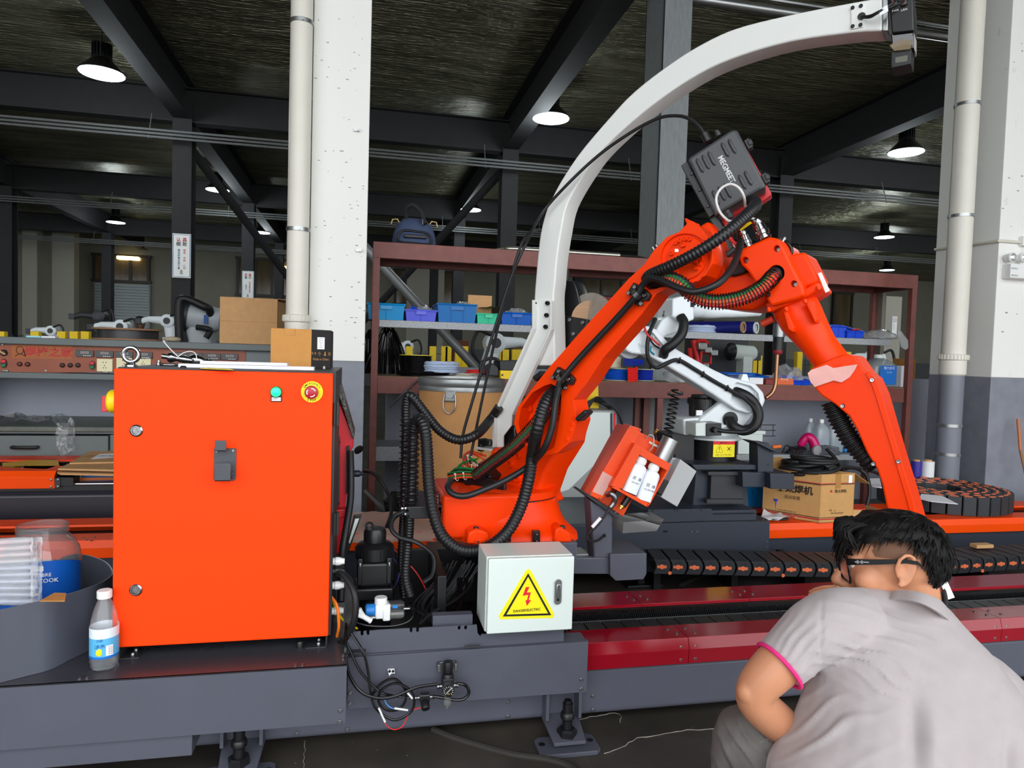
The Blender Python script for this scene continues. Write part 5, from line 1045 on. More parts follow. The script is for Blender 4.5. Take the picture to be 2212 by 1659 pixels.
# carriage of the second track
c2 = thing('rear_carriage', P(1450,1200,3.7), 'dark slate carriage box under the white robot', 'carriage')
prismY('front_panel', [(1170,1140),(1535,1128),(1663,1126),(1661,1236),(1170,1236)], 3.66, 3.70, DGREY, c2, .002)
prismY('upper_step', [(1400,1101),(1537,1099),(1540,1112),(1634,1110),(1634,1127),(1400,1130)], 3.70, 3.74, DGREY, c2, .002)
B().box((P(1170,1140,3.7).x,3.7,.25), (P(1660,1140,3.7).x,4.45,P(1500,1126,3.7).z)).build('body', DGREY, c2, .003)
b = B(); b.box((P(1400,1101,3.74).x,3.74,P(1500,1126,3.7).z-.001), (P(1634,1110,3.74).x,4.4,P(1500,1104,3.74).z)); b.build('deck', DGREY, c2, .003)
for x, y in ((1410,1101),(1458,1100),(1464,1100),(1514,1099)): b = B(); b.lathe([(.007,0),(.007,.001)], P(x,y+2,3.699), -EY, n=10); b.build('slot', BLACKM, c2)
for x, y in ((1656,1170),(1656,1182),(1435,1148),(1440,1148),(1494,1148),(1505,1148)): bolt(P(x,y,3.659), -EY, .006, .004, STEEL if x > 1490 else BLACKM, c2)
for x, y in ((1648,1123),(1658,1124),(1524,1125),(1530,1125)): bolt(P(x,y,3.66), EZ, .006, .004, STEEL, c2)
# pedestal
pd = thing('robot_pedestal', P(1540,1090,4.1), 'black flared pedestal under the white robot', 'pedestal')
prismY('tapered_post', [(1505,1012),(1610,1012),(1618,1100),(1495,1100)], 3.9, 4.3, DGREY, pd, .004)
prismY('front_cover', [(1537,1020),(1602,1020),(1606,1082),(1534,1082)], 3.86, 3.9, CHAR, pd, .003)
prismY('clamp_bar', [(1530,1019),(1609,1019),(1609,1027),(1530,1027)], 3.83, 3.87, CHAR, pd, .002); prismY('clamp_bar', [(1527,1079),(1607,1079),(1607,1088),(1527,1088)], 3.83, 3.87, CHAR, pd, .002)
prismY('top_plate', [(1495,1004),(1635,1004),(1633,1015),(1503,1015)], 3.82, 4.4, DGREY, pd, .003)
# grey bracket post right of the pedestal
bp2 = thing('tool_bracket', P(1660,1060,3.9), 'dark slate bracket post beside the white robot pedestal', 'bracket')
prismY('upright', [(1637,955),(1660,957),(1671,975),(1671,1022),(1637,1026)], 3.8, 3.9, DGREY, bp2, .003)
prismY('arm', [(1604,1020),(1672,1022),(1672,1052),(1604,1052)], 3.78, 3.9, DGREY, bp2, .003)
prismY('end_box', [(1664,1023),(1716,1024),(1716,1058),(1664,1056)], 3.72, 3.92, DGREY, bp2, .003)
prismY('top_plate', [(1629,954),(1650,957),(1683,975),(1683,979),(1665,972)], 3.76, 3.92, DGREY, bp2, .002)
b = B(); b.lathe([(.008,0),(.008,.001)], P(1660,1004,3.799), -EY, n=12); b.build('hole', BLACKM, bp2)
# white robot
wr = thing('white_robot', P(1538,1000,4.1), 'white six-axis robot with folded arm on the black pedestal', 'robot')
cx = P(1538,940,4.1); kx = 4.1/1500
B().lathe([(62*kx,0),(62*kx,.02),(58*kx,.025),(58*kx,P(1538,945,4.1).z-P(1538,1004,4.1).z)], (cx.x,4.1,P(1538,1004,4.1).z), n=36).build('base', BLACKM, wr)
prismY('base_box', [(1452,940),(1500,938),(1500,1004),(1460,1004)], 4.0, 4.25, BLACKM, wr, .004)
b = B(); b.lathe([(66*kx,0),(66*kx,.012),(50*kx,.03),(50*kx,.07),(56*kx,.085),(56*kx,.1)], (cx.x,4.1,P(1538,946,4.1).z), n=36); b.build('collar', WHITER, wr)
pb = P(1563,970,3.925); b = B(); b.box((P(1540,970,3.92).x,3.915,P(1563,987,3.92).z), (P(1586,970,3.92).x,3.92,P(1563,953,3.92).z)); ws = b.build('warning_sticker', YELS, wr)
b = B(); b.box((P(1540,970,3.92).x,3.9145,P(1563,960,3.92).z), (P(1586,970,3.92).x,3.9155,P(1563,953,3.92).z)); b.build('red_header', mat('sign_red'), ws)
text('▲警告', P(1563,956.5,3.9144), EX, EZ, .012, BLKINK, ws); text('⚠ ✗', P(1563,970,3.9148), EX, EZ, .035, BLKINK, ws); text('机器人运行中禁止靠近', P(1563,983,3.9148), EX, EZ, .008, BLKINK, ws)
prismY('shoulder', [(1508,915),(1512,905),(1560,868),(1600,872),(1630,888),(1622,905),(1600,930),(1570,938),(1520,935)], 3.98, 4.2, WHITER, wr, .02, 3)
prismY('waist_housing', [(1476,905),(1512,902),(1560,915),(1605,925),(1608,940),(1478,942)], 4.0, 4.2, WHITER, wr, .012, 3)
prismY('terminal_box', [(1503,914),(1527,912),(1527,942),(1503,942)], 3.86, 4.0, PALEG, wr, .004); prismY('terminal_face', [(1526,915),(1559,914),(1559,941),(1526,942)], 3.85, 3.99, BLACKM, wr, .003)
b = B(); b.lathe([(.018,0),(.018,.012),(.013,.02),(.013,.03)], P(1541,928,3.85), -EY, n=16); b.build('round_plug', BLACKP, wr)
mo = P(1518,880,4.12); b = B(); b.cyl(P(1518,905,4.12), P(1518,872,4.12), .088, n=22); b.lathe([(.094,0),(.094,.035),(.075,.045),(.075,.06),(.05,.062)], P(1518,873,4.12), n=24)
for k in range(24): an = 2*math.pi*k/24; d = V((math.cos(an),math.sin(an),0)); b.obox(P(1518,866,4.12)+d*.094, (d,V((-d.y,d.x,0)),EZ), .004,.003,.018)
b.build('axis_motor', BLACKM, wr); b = B(); b.box((P(1508,890,4.0).x,4.02,P(1508,898,4.0).z), (P(1521,890,4.0).x,4.03,P(1508,887,4.0).z)); b.build('motor_label', PAPER, wr)
warm = [(1350,748),(1358,722),(1380,706),(1402,704),(1420,712),(1440,735),(1458,752),(1500,776),(1545,800),(1575,814),(1600,820),(1632,828),(1650,848),(1654,866),(1646,884),(1636,891),(1618,894),(1590,886),(1540,852),(1490,820),(1440,790),(1400,768),(1365,764),(1352,758)]
wa = prismY('lower_arm', warm, 3.93, 4.06, WHITER, wr, .012, 3)
cut(wa, B().prism([P(x,y,3.9) for x,y in ((1592,830),(1598,826),(1628,834),(1644,850),(1647,866),(1640,882),(1622,888),(1600,880),(1583,866),(1588,846))], (0,.06,0)))
cut(wa, B().prism([P(x,y,3.9) for x,y in ((1374,740),(1382,718),(1398,712),(1415,718),(1440,748),(1450,758),(1440,774),(1425,772),(1390,762))], (0,.06,0)))
for x, y in ((1632,841),(1637,845),(1631,850),(1637,852),(1601,842),(1600,848),(1634,868)): bolt(P(x,y,3.96), -EY, .009, .012, WHITER, wr, 'white_bolt')
for x, y in ((1382,743),(1389,747),(1398,750),(1411,727),(1394,717)): bolt(P(x,y,3.96), -EY, .009, .012, WHITER, wr, 'white_bolt')
prismY('lug', [(1600,822),(1605,808),(1614,808),(1620,826)], 3.98, 4.02, WHITER, wr, .003)
b = B(); b.lathe([(.085,0),(.085,.1),(.07,.12)], P(1362,745,4.06), EY, n=28); b.build('elbow_flange', WHITER, wr)
prismY('upper_joint', [(1400,735),(1412,722),(1430,690),(1448,680),(1478,690),(1482,706),(1470,716),(1440,726),(1424,740),(1412,748)], 3.98, 4.14, WHITER, wr, .014, 3)
prismY('upper_housing', [(1453,645),(1470,640),(1500,640),(1500,690),(1482,698),(1468,692),(1452,684)], 3.93, 4.15, WHITER, wr, .01, 3)
prismY('housing_trim', [(1450,648),(1454,646),(1453,684),(1450,682)], 3.95, 4.13, mat('olive_gasket',(150,140,50),.6), wr, .001)
ps = [(1488,662),(1510,664),(1530,671),(1560,674),(1600,674),(1640,672)]; rs = [.075,.07,.05,.036,.034,.034]
B().tube(spline([P(x,y,4.04) for x,y in ps],4), [rs[min(int(i/4),5)]*(1-(i%4)/4)+rs[min(int(i/4)+1,5)]*((i%4)/4) for i in range(21)], 24).build('forearm', WHITER, wr)
b = B(); b.box(P(1492,663,3.925), P(1499,654,3.928)); b.build('qr_plate', BLKINK, wr)
tubeP('cable_sleeve', [(1470,684,3.93),(1477,698,3.9),(1472,722,3.88),(1455,742,3.88),(1437,756,3.9),(1433,768,3.95)], .03, BLACKR, wr, 14)
tubeP('cable_sleeve', [(1575,906,3.96),(1586,922,3.92),(1606,930,3.9),(1628,922,3.89),(1638,900,3.89),(1632,876,3.9),(1616,858,3.91),(1596,848,3.94),(1588,846,3.97)], .032, BLACKR, wr, 14)
b = B(); b.lathe([(.045,0),(.05,.01),(.05,.02)], P(1575,906,3.985), -EY, n=20); b.build('sleeve_gland', BLACKP, wr)
tubeP('arm_cable', [(1416,688,3.96),(1402,722,3.92),(1398,760,3.91),(1406,785,3.91),(1420,794,3.91),(1440,785,3.91),(1465,778,3.92),(1500,797,3.92),(1540,822,3.92),(1572,840,3.92),(1610,862,3.90),(1634,890,3.88),(1632,915,3.87),(1610,932,3.86),(1570,932,3.85),(1545,928,3.85)], .0125, BLACKR, wr)
for x, y in ((1468,780),(1519,810),(1571,840)): b = B(); q = P(x,y,3.915); b.lathe([(.015,-.004),(.017,-.004),(.017,.004),(.015,.004)], q, V((.85,0,-.5)), n=12, cap=False); b.obox(q+V((.0,-.005,.018)), (EX,EY,EZ), .004,.004,.006); b.build('zip_tie', BLACKP, wr)
for pts, m_ in (([(1392,705,3.93),(1398,722,3.91),(1412,735,3.91),(1425,746,3.93)],WR),([(1403,732,3.92),(1413,745,3.92),(1424,752,3.94)],WB),([(1406,748,3.92),(1405,758,3.92),(1413,766,3.93)],mat('teal_wire',(30,130,160),.5)),([(1437,758,3.92),(1442,765,3.92)],WR)): tubeP('wire', pts, .006, m_, wr, 8)
b = B()
for k in range(5): b.cyl(P(1438-k*2,660+k*7,4.05), P(1452,660+k*7,4.05), .009, n=10)
b.build('connectors', STEEL, wr)
a, c = P(1461,842,4.0), P(1443,935,4.0); coil('coiled_hose', a, c, .028, BLACKP, wr, .03, .0055, 12)
# torch of the white robot
tor = thing('welding_torch', P(1660,860,4.05), 'bent copper welding torch with black and red collar on white robot', 'torch')
b = B(); b.cyl(P(1684,700,4.05), P(1682,728,4.05), .038, n=22); b.build('steel_neck', STEEL, tor); b = B(); b.cyl(P(1682,728,4.05), P(1680,756,4.05), .034, n=20); b.build('black_sleeve', BLACKP, tor)
b = B(); b.lathe([(.026,0),(.03,.004),(.03,.024),(.026,.03)], P(1680,755,4.05), -EZ, n=14); b.build('red_collar', mat('maroon_plastic',(140,34,44),.4), tor)
tubeP('copper_neck', [(1679,766,4.05),(1677,800,4.05),(1675,830,4.05),(1668,848,4.05),(1654,860,4.05)], .0125, mat('worn_copper',(166,120,90),.35,.9), tor, 12)
# wire spool and black holder behind the orange arm
so = thing('wire_spool', PR(1260,720,-.2), 'clear wire spool on a black holder behind the orange arm', 'spool')
prismR('holder_post', [(1207,606),(1240,606),(1247,625),(1262,690),(1265,712),(1200,712),(1202,650)], -.16, -.24, BLACKM, so, .006)
prismR('holder_plate', [(1198,700),(1212,680),(1270,690),(1262,720),(1240,735),(1195,770)], -.13, -.15, BLACKM, so, .003)
for x, y in ((1231,691),(1259,697),(1239,721)): bolt(PR(x,y,-.129), RN, .008, .006, STEEL, so)
for t_ in (-.17,-.27):
    b = B(); q = PR(1275,690,t_); b.lathe([(.105,0),(.105,.004),(.03,.006)], q, RN, n=44); b.build('flange', glassy('smoky_clear_disc',(190,184,174),.3), so)
b = B(); b.cyl(PR(1275,690,-.17), PR(1275,690,-.27), .075, n=36); b.build('wound_wire', mat('copper_wire',(150,120,92),.4,.6,stretch=(1,1,40),bump=.4,bs=20), so)
b = B(); q = PR(1223,606,-.2); b.cyl(q, q+EZ*.045, .012, n=12); b.tube(spline([q+EZ*.04, q+V((-.005,0,.07)), q+V((-.012,0,.1)), q+V((-.01,0,.13))],5), .005, 8); b.build('antenna_plug', BLACKP, so)
# pale welder cabinet behind the robot
pw = thing('welder_cabinet', P(1260,1100,4.5), 'pale grey welder cabinet with red stripe behind the orange robot', 'welder')
Yw = 4.42
B().box((P(1120,900,Yw).x,Yw,.0), (P(1334,900,Yw).x,Yw+.45,P(1290,886,Yw).z)).build('casing', mat('mid_grey_casing',(150,152,152),.45), pw, .012)
b = B(); b.prism([P(x,y,Yw-.004) for x,y in ((1122,890),(1318,891),(1318,972),(1228,1058),(1122,1090))], (0,.004,0)); b.build('white_panel', PALEG, pw, .001)
for x0, x1, m_ in ((1319,1323,CHAR),(1326,1329.5,mat('sign_red'))): b = B(); b.prism([P(x,y,Yw-.004) for x,y in ((x0,893),(x1,893),(x1,975-(x0-1319)*.3),(x0,979))], (0,.004,0)); b.build('stripe', m_, pw)
b = B(); b.prism([P(x,y,Yw-.004) for x,y in ((1259,1097),(1275,1086),(1333,1086),(1333,1097))], (0,.004,0)); b.build('red_corner', mat('sign_red'), pw)
for i in range(8): 
    u = random.random(); tubing('coiled_lead', [(1250+u*20,878+u*6,Yw+.1),(1275+u*15,868-u*10,Yw+.1),(1305+u*12,875+u*5,Yw+.12),(1322+u*10,895,Yw+.05)], .007, BLACKR, 'black lead cable heaped on the pale welder cabinet')['group'] = 'leads heaped on the welder cabinet'
tubing('coiled_lead', [(1300,872,Yw),(1325,880,Yw-.02),(1340,905,Yw-.02),(1346,940,Yw),(1338,985,Yw+.05)], .008, BLACKR, 'black lead cable hanging at the right side of the welder cabinet')
# ================================================================ cable chain along the rear track
cc = thing('cable_chain', PZ(1600,1240,.14), 'long black cable chain with orange clips lying before the rear track', 'cable chain')
CLIP = mat('orange_chain_clip', (240,122,78), .5); CHN = mat('chain_black_nylon', (46,48,52), .5)
path = resample(spline([PZ(x,y,.2) for x,y in ((1412,1224),(1520,1226),(1640,1229),(1760,1231),(1850,1232),(1950,1230),(2040,1226),(2130,1220),(2230,1214),(2330,1207))],10), .0885)
W2, H2, L2 = .215, .078, .0885
b = B(); lp = [(-.5,-.5),(.38,-.5),(.52,-.2),(.55,.1),(.48,.36),(.36,.5),(-.5,.5),(-.38,.3),(-.34,.0),(-.38,-.25)]
b.prism([V((u*L2*.99,0,v*H2)) for u,v in lp], (0,.012,0)); b.prism([V((u*L2*.99,W2-.012,v*H2)) for u,v in lp], (0,.012,0))
b.box((-.42*L2,.012,.40*H2), (.42*L2,W2-.012,.5*H2)); b.box((-.3*L2,.012,-.5*H2), (.3*L2,W2-.012,-.4*H2)); b.box((-.02*L2,.01,.5*H2), (.0*L2,W2-.01,.512*H2)); b.box((.2*L2,.01,.5*H2), (.22*L2,W2-.01,.512*H2))
o = b.build('tmp', CHN, bev=.002); me_l = o.data; me_l.transform(M.Translation(o.location)); bpy.data.objects.remove(o); me_l.name = 'chain_link'
b = B(); b.box((-.3*L2,-.005,-.1*H2), (.3*L2,0,.1*H2)); b.lathe([(.17*H2,0),(.17*H2,.006)], (0,0,0), -EY, n=12); o = b.build('tmp', CLIP, bev=.002); me_c = o.data; me_c.transform(M.Translation(o.location)); bpy.data.objects.remove(o)
for i in range(len(path)-1):
    d = (path[i+1]-path[i]); an = math.atan2(d.y, d.x); mw_ = M.Translation(path[i].lerp(path[i+1],.5)) @ M.Rotation(an,4,'Z')
    l = inst(me_l, 'chain_link', cc, mw_); inst(me_c, 'clip', l, mw_)
    tx = text('XSD', (0,0,0), EX, EZ, .012, BLKINK, None, 'emboss') if i == 0 else None
    if tx: me_t = tx.data; me_t.transform(M.Translation((.005,-.0008,.3*H2))); bpy.data.objects.remove(tx)
    inst(me_t, 'emboss', l, mw_)
    if i % 7 == 0: b = B(); b.lathe([(.01,0),(.01,.004)], mw_ @ V((.5*L2,-.001,-.42*H2)), -EY, n=14); b.build('orange_pin', CLIP, l)
for x in (1430,1600,1760,1990,2150): q = PZ(x,1236,.12); B().box((q.x-.02,q.y+.06,.0), (q.x+.02,Y2+.03,.155)).build('support_tray', BLACKM, cc)
# ================================================================ coiled chain resting on the rear track
ch = thing('coiled_cable_chain', P(2040,1100,4.1), 'black cable chain rolled into a flat spiral with orange clips at right', 'cable chain')
cx_, cy_ = P(2030,1090,4.28).x, 4.28; hc = .125; zc0 = .325
sp = []
for i in range(400): t_ = i/400*2*math.pi*4.3; r = .16+.29*i/400; sp.append(V((cx_+r*math.cos(t_-.6), cy_+r*math.sin(t_-.6)*.92, zc0)))
spr = resample(sp, .0885)
b = B(); b.box((-.5*L2,-.03,0), (.44*L2,.03,hc)); b.box((-.46*L2,-.032,hc*.1), (.40*L2,-.03,hc*.9)); b.box((-.46*L2,.03,hc*.1), (.40*L2,.032,hc*.9)); o = b.build('tmp', CHN, bev=.004); me1 = o.data; me1.transform(M.Translation(o.location)); bpy.data.objects.remove(o)
b = B(); b.box((-.3*L2,-.006,hc), (.3*L2,.006,hc+.003)); b.lathe([(.011,0),(.011,.004)], (0,0,hc), n=10); o = b.build('tmp', CLIP); me2 = o.data; me2.transform(M.Translation(o.location)); bpy.data.objects.remove(o)
for i in range(len(spr)-1):
    d = spr[i+1]-spr[i]; mw_ = M.Translation(spr[i].lerp(spr[i+1],.5)) @ M.Rotation(math.atan2(d.y,d.x),4,'Z'); l = inst(me1, 'chain_link', ch, mw_); inst(me2, 'clip', l, mw_)
# white film bits on the coil
for pts, l in (([(1990,1068),(2035,1072),(2070,1090),(2010,1084),(1985,1078)],'crumpled white film sheet tucked under the coiled chain'),([(1870,1035),(1900,1034),(1905,1055),(1885,1052)],'small white film scrap at the left of the coiled chain')):
    b = B(); b.prism([PZ(x,y,zc0+hc+.006) for x,y in pts], (0,0,.004)); b.build('film_scrap', PAPER, label=l, cat='film', bev=.001)
# ================================================================ carton of hoses and small things on the rear track
zq = .3235
K0 = PZ(1770,1130,zq); dA = (PZ(1842,1126,zq)-K0); dA.z = 0; dB = V((-.62,.78,0)).normalized()*.36
hC = P(1775,1025,K0.y).z-zq
hb = thing('hose_carton', K0+dA/2+dB/2, 'open brown welder carton overflowing with black hoses', 'box')
KR = mat('kraft_carton', (198,150,92), .85, var=.05, vsc=30)
b = B()
for a, c in ((K0,K0+dA),(K0+dA,K0+dA+dB),(K0+dA+dB,K0+dB),(K0+dB,K0)): 
    n_ = V((0,0,1)).cross(c-a).normalized(); b.prism([a,c,c+EZ*hC,a+EZ*hC], n_*.004)
b.prism([K0,K0+dA,K0+dA+dB,K0+dB], (0,0,.004)); b.build('walls', KR, hb, sm=0)
nA = V((dA.y,-dA.x,0)).normalized(); nB = V((dB.y,-dB.x,0)).normalized(); nB = nB if nB.dot(V((-1,-1,0))) > 0 else -nB
dAn = dA.normalized(); dBn = dB.normalized(); LA = dA.length
REDS = mat('carton_red',(190,40,40),.7)
for z0, z1, m_ in ((.80,.815,REDS),(.78,.795,BLKINK),(.06,.085,REDS),(.10,.112,BLKINK)):
    b = B(); b.prism([K0+nA*.0012+EZ*hC*z0, K0+dA+nA*.0012+EZ*hC*z0, K0+dA+nA*.0012+EZ*hC*z1, K0+nA*.0012+EZ*hC*z1], nA*.0006); b.prism([K0+nB*.0052+EZ*hC*z0, K0+dB+nB*.0052+EZ*hC*z0, K0+dB+nB*.0052+EZ*hC*z1, K0+nB*.0052+EZ*hC*z1], nB*.0006); b.build('stripe', m_, hb, sm=0)
text('奥太焊机', K0+dBn*.16+nB*.006+EZ*hC*.62, -dBn, EZ, .042, BLKINK, hb, bold=.02); text('送丝装置', K0+dBn*.17+nB*.006+EZ*hC*.44, -dBn, EZ, .018, BLKINK, hb); text('安徽奥太', K0+dBn*.26+nB*.006+EZ*hC*.9, -dBn, EZ, .02, BLKINK, hb, bold=.02)
text('奥太焊机', K0+dAn*LA*.58+nA*.003+EZ*hC*.64, dAn, EZ, .017, BLKINK, hb, bold=.01); text('▲', K0+dAn*LA*.3+nA*.003+EZ*hC*.65, dAn, EZ, .018, REDS, hb); text('毛重:    kg', K0+dAn*LA*.35+nA*.003+EZ*hC*.25, dAn, EZ, .009, BLKINK, hb); text('体积: 0.42X0.38X0.30M', K0+dAn*LA*.5+nA*.003+EZ*hC*.19, dAn, EZ, .009, BLKINK, hb, sx=.8); text('www.aotaiwelding.com', K0+dBn*.2+nB*.006+EZ*hC*.15, -dBn, EZ, .009, BLKINK, hb)
b = B(); o_ = K0+dAn*LA*.86+nA*.002; b.prism([o_-dAn*.014+EZ*hC*.81, o_+dAn*.014+EZ*hC*.81, o_+dAn*.014+EZ*hC*.97, o_-dAn*.014+EZ*hC*.97], nA*.0005); b.build('white_label', PAPER, hb, sm=0)
b = B(); o_ = K0+dAn*LA*.5+nA*.002; b.prism([o_-dAn*.02+EZ*hC*.7, o_+dAn*.02+EZ*hC*.7, o_+dAn*.02+EZ*hC, o_-dAn*.02+EZ*hC], nA*.0004); b.build('brown_tape', mat('brown_packing_tape',(176,128,70),.2), hb, sm=0)
b = B(); b.prism([K0+dA+EZ*hC, K0+dA+dB+EZ*hC, K0+dA+dB+dAn*.12+EZ*(hC-.06), K0+dA+dAn*.12+EZ*(hC-.07)], (0,0,.003)); b.prism([K0+dB+EZ*hC, K0+dA+dB+EZ*hC, K0+dA+dB+dBn*.1+EZ*(hC+.05), K0+dB+dBn*.1+EZ*(hC+.05)], (0,0,.003)); b.build('flap', KR, hb, sm=0)
ctr = K0+dA/2+dB/2+EZ*hC
for i in range(9):
    r1 = random.uniform(.06,.13); c_ = ctr+V((random.uniform(-.05,.05),random.uniform(-.04,.08),-.02+.012*i)); tl = random.uniform(-.5,.5); ps = [c_+V((math.cos(a_)*r1*1.3,math.sin(a_)*r1,math.sin(a_+i)*.03*tl*2)) for a_ in [2*math.pi*k/10 for k in range(10)]]
    B().tube(spline(ps,4,True), .0125, 10, True).build('black_hose', BLACKR, label='thick black hose loop stuffed in the welder carton', cat='hose', grp='hoses in the carton')
tubing('black_hose', [(1785,970,4.2),(1800,985,4.15),(1815,1005,4.1),(1822,1020,4.1)], .0125, BLACKR, 'black hose end sticking up out of the carton')
tubing('black_hose', [(1800,1020,4.2),(1840,1010,4.15),(1870,1025,4.1),(1878,1060,4.05),(1872,1095,4.02)], .0125, BLACKR, 'black hose drooping over the right side of the carton')
tubing('black_hose', [(1780,1022,4.05),(1800,1010,4.05),(1840,1010,4.1),(1890,1020,4.15),(1935,1045,4.2)], .0125, BLACKR, 'black hose running right from the carton behind the arm')
def openbin(name, lo, hi, m_, label, cat='bin', grp=None, rim=.008, wall=.006, taper=.92, scoop=0, par=None):
    """stackable tapered bin with rim and ribs; scoop lowers the front"""
    x0,y0,z0 = lo; x1,y1,z1 = hi; cx, cy = (x0+x1)/2, (y0+y1)/2
    def ring(s_, z, dz=0): return [V((cx+(x-cx)*s_, cy+(y-cy)*s_, z-(dz if y == y0 else 0))) for x,y in ((x0,y0),(x1,y0),(x1,y1),(x0,y1))]
    t = thing(name, (cx,cy,z0), label, cat, grp)
    dz = (z1-z0)*scoop; b = B(); s1 = 1-wall*2/(x1-x0)
    b.rings([ring(taper*.3,z0+.004), ring(taper*s1,z0+.004), ring(s1,z1,dz), ring(1,z1,dz), ring(taper,z0), ring(taper*.3,z0)], cap=True); b.build('body', m_, t, sm=25)
    b = B(); R_ = ring(1,z1,dz)
    for i in range(4): b.tube([R_[i], R_[(i+1)%4]], rim, 6)
    n = max(2, int((x1-x0)/.09))
    for k in range(1,n): u = k/n; b.tube([R_[0].lerp(R_[1],u)+V((0,-.002,0)), ring(taper,z0)[0].lerp(ring(taper,z0)[1],u)+V((0,-.002,0))], .004, 5)
    if not scoop: b.obox((cx, y0-.006, z1-(z1-z0)*.22), (EX,EY,EZ), (x1-x0)*.16,.006,.012)
    b.build('rim_and_ribs', m_, t); return t
openbin('storage_bin', (P(1609,1090,4.25).x,4.25,.326), (P(1655,1090,4.25).x,4.5,P(1630,1054,4.25).z), BLUEB, 'small blue bin on the rear track beside the bracket')
b = B(); a, c = P(1648,1092,4.35), P(1690,1058,4.35); b.box((a.x,4.35,.326), (c.x,4.55,c.z)); b.build('carton', CARD, label='small plain carton behind the welder carton', cat='box', bev=.002)
openbin('storage_bin', (P(1675,1100,4.02).x,4.02,.3235), (P(1712,1100,4.02).x,4.14,P(1690,1080,4.02).z), mat('cobalt_blue_plastic',(24,70,200),.35), 'tiny cobalt blue bin in front of the welder carton')
# crumpled tissue sheet
def sheet(name, pts, z, m_, label, amp=.03, n=5, cat='film'):
    bm = bmesh.new(); f = bm.faces.new([bm.verts.new(PZ(x,y,z)) for x,y in pts]); bmesh.ops.triangulate(bm, faces=[f]); bmesh.ops.subdivide_edges(bm, edges=bm.edges, cuts=n, use_grid_fill=True)
    for v in bm.verts: v.co.z = z+amp*abs(noise.noise(v.co*14))+amp*.5*abs(noise.noise(v.co*31))+.002
    b = B(); b.bm.free(); b.bm = bm; return b.build(name, m_, label=label, cat=cat, sm=70)
sheet('tissue_sheet', [(1638,1122),(1660,1105),(1688,1098),(1705,1082),(1715,1100),(1740,1110),(1735,1120),(1700,1125),(1640,1128)], .3235, mat('white_tissue',(230,226,230),.8), 'crumpled white tissue sheet on the rear track cover', .045)
b = B(); q = PZ(1680,1122,.325); b.box((q.x-.06,q.y-.03,.327), (q.x+.06,q.y+.01,.335)); b.build('steel_strip', STEELD, label='small dark steel strip lying on the tissue', cat='strip')
b = B(); q = PZ(1840,1125,zq); hh = .07
for a, c in (((0,0),(.2,-.02)),((0,0),(-.05,.12)),((.2,-.02),(.2,.13))): b.prism([q+V((*a,0)), q+V((*c,0)), q+V((*c,hh)), q+V((*a,hh))], (.003,.003,0))
b.box(q+V((-.03,0,0)), q+V((.2,.13,.003))); b.build('open_carton', CARD, label='low open carton tray beside the welder carton', cat='box', sm=0)
b = B(); q = PZ(2110,1185,.25); b.box(q, q+V((.12,.05,.02))); b.build('card_strip', CARD, label='flat cardboard strip lying behind the chain', cat='cardboard')
# ================================================================ knee wall and storage rack
KW = mat('grey_knee_wall_paint', (148,152,164), .6, var=.06, vsc=3)
B().box((.2,5.92,0), (6.4,6.02,1.2)).build('wall_front', KW, kind='structure', bev=.004)
B().box((-8,5.92,0), (-.36,6.02,1.12)).build('wall_front', KW, kind='structure', bev=.004)
YF, YBk = 5.2, 5.72
rk = thing('storage_rack', P(1400,1100,5.45), 'long maroon steel storage rack between the two pillars', 'rack')
xl = P(803,700,YF).x; xl2 = P(818,700,YF).x; xr_ = P(1978,700,YF).x; xr2 = P(1962,700,YF).x
zT = P(807,521,YF).z; zT0 = P(818,557,YF).z; zM = P(819,690,YF).z; zM0 = P(819,706,YF).z; zL = P(817,814,YF).z; zL0 = P(820,850,YF).z; zS = P(1750,982,YF+.1).z
pw_ = xl2-xl
for nm, y in (('front',YF),('rear',YBk-pw_)):
    for x in (xl, xr_-pw_): B().box((x,y,0), (x+pw_,y+pw_,zT)).build('post', RACKP, rk, .002)
xm = P(1424,800,YF).x
for y in (YF+.01,YBk-pw_): B().box((xm,y,0), (xm+pw_,y+pw_,zL)).build('post', RACKP, rk, .002)
B().box((P(1390,900,YBk-.1).x,YBk-.1,0), (P(1404,900,YBk-.1).x,YBk-.05,zL)).build('post', RACKP, rk, .002)
for y in (YF-.002,YBk-pw_-.0): B().box((xl-.001,y,zT0), (xr_+.001,y+pw_,zT)).build('top_beam', RACKP, rk, .003)
B().box((xl,YF+pw_,zT-.02), (xr_,YBk-pw_,zT-.005)).build('top_deck', mat('dark_rack_board',(62,54,48),.8), rk)
for x in (xl, xr_-pw_): B().box((x,YF+pw_,zT0), (x+pw_,YBk-pw_,zT)).build('end_beam', RACKP, rk, .002); B().box((x,YF+pw_,zL0), (x+pw_,YBk-pw_,zL)).build('end_beam', RACKP, rk, .002)
B().box((P(1895,680,YBk-.06).x,YBk-.12,zL), (P(1882,680,YBk-.06).x+.1,YBk-.06,zT0)).build('post', mat('bare_grey_post',(120,114,104),.6), rk, .002)
SHG = mat('speckled_grey_shelf_edge', (150,153,156), .5, .3, var=.25, vsc=90)
B().box((xl2+.002,YF+.012,zM0), (xr2-.15,YF+.03,zM)).build('shelf_edge', SHG, rk, .003); B().box((xl2,YF+.03,zM-.008), (xr2-.15,YBk-.06,zM)).build('shelf_board', SHG, rk, .001)
for y in (YF+.004,YBk-pw_): B().box((xl2,y,zL0), (xr2,y+pw_*.9,zL)).build('lower_beam', RACKP, rk, .003)
WBD = mat('worn_shelf_plywood', (132,106,84), .8, var=.2, vsc=12)
B().box((xl2,YF+.01,zL-.0), (xr2,YBk-.0,zL+.006)).build('lower_board', WBD, rk, .001)
B().box((P(1560,985,YF+.1).x,YF+.1,zS-.05), (xr2,YBk,zS)).build('bottom_shelf', SHG, rk, .003)
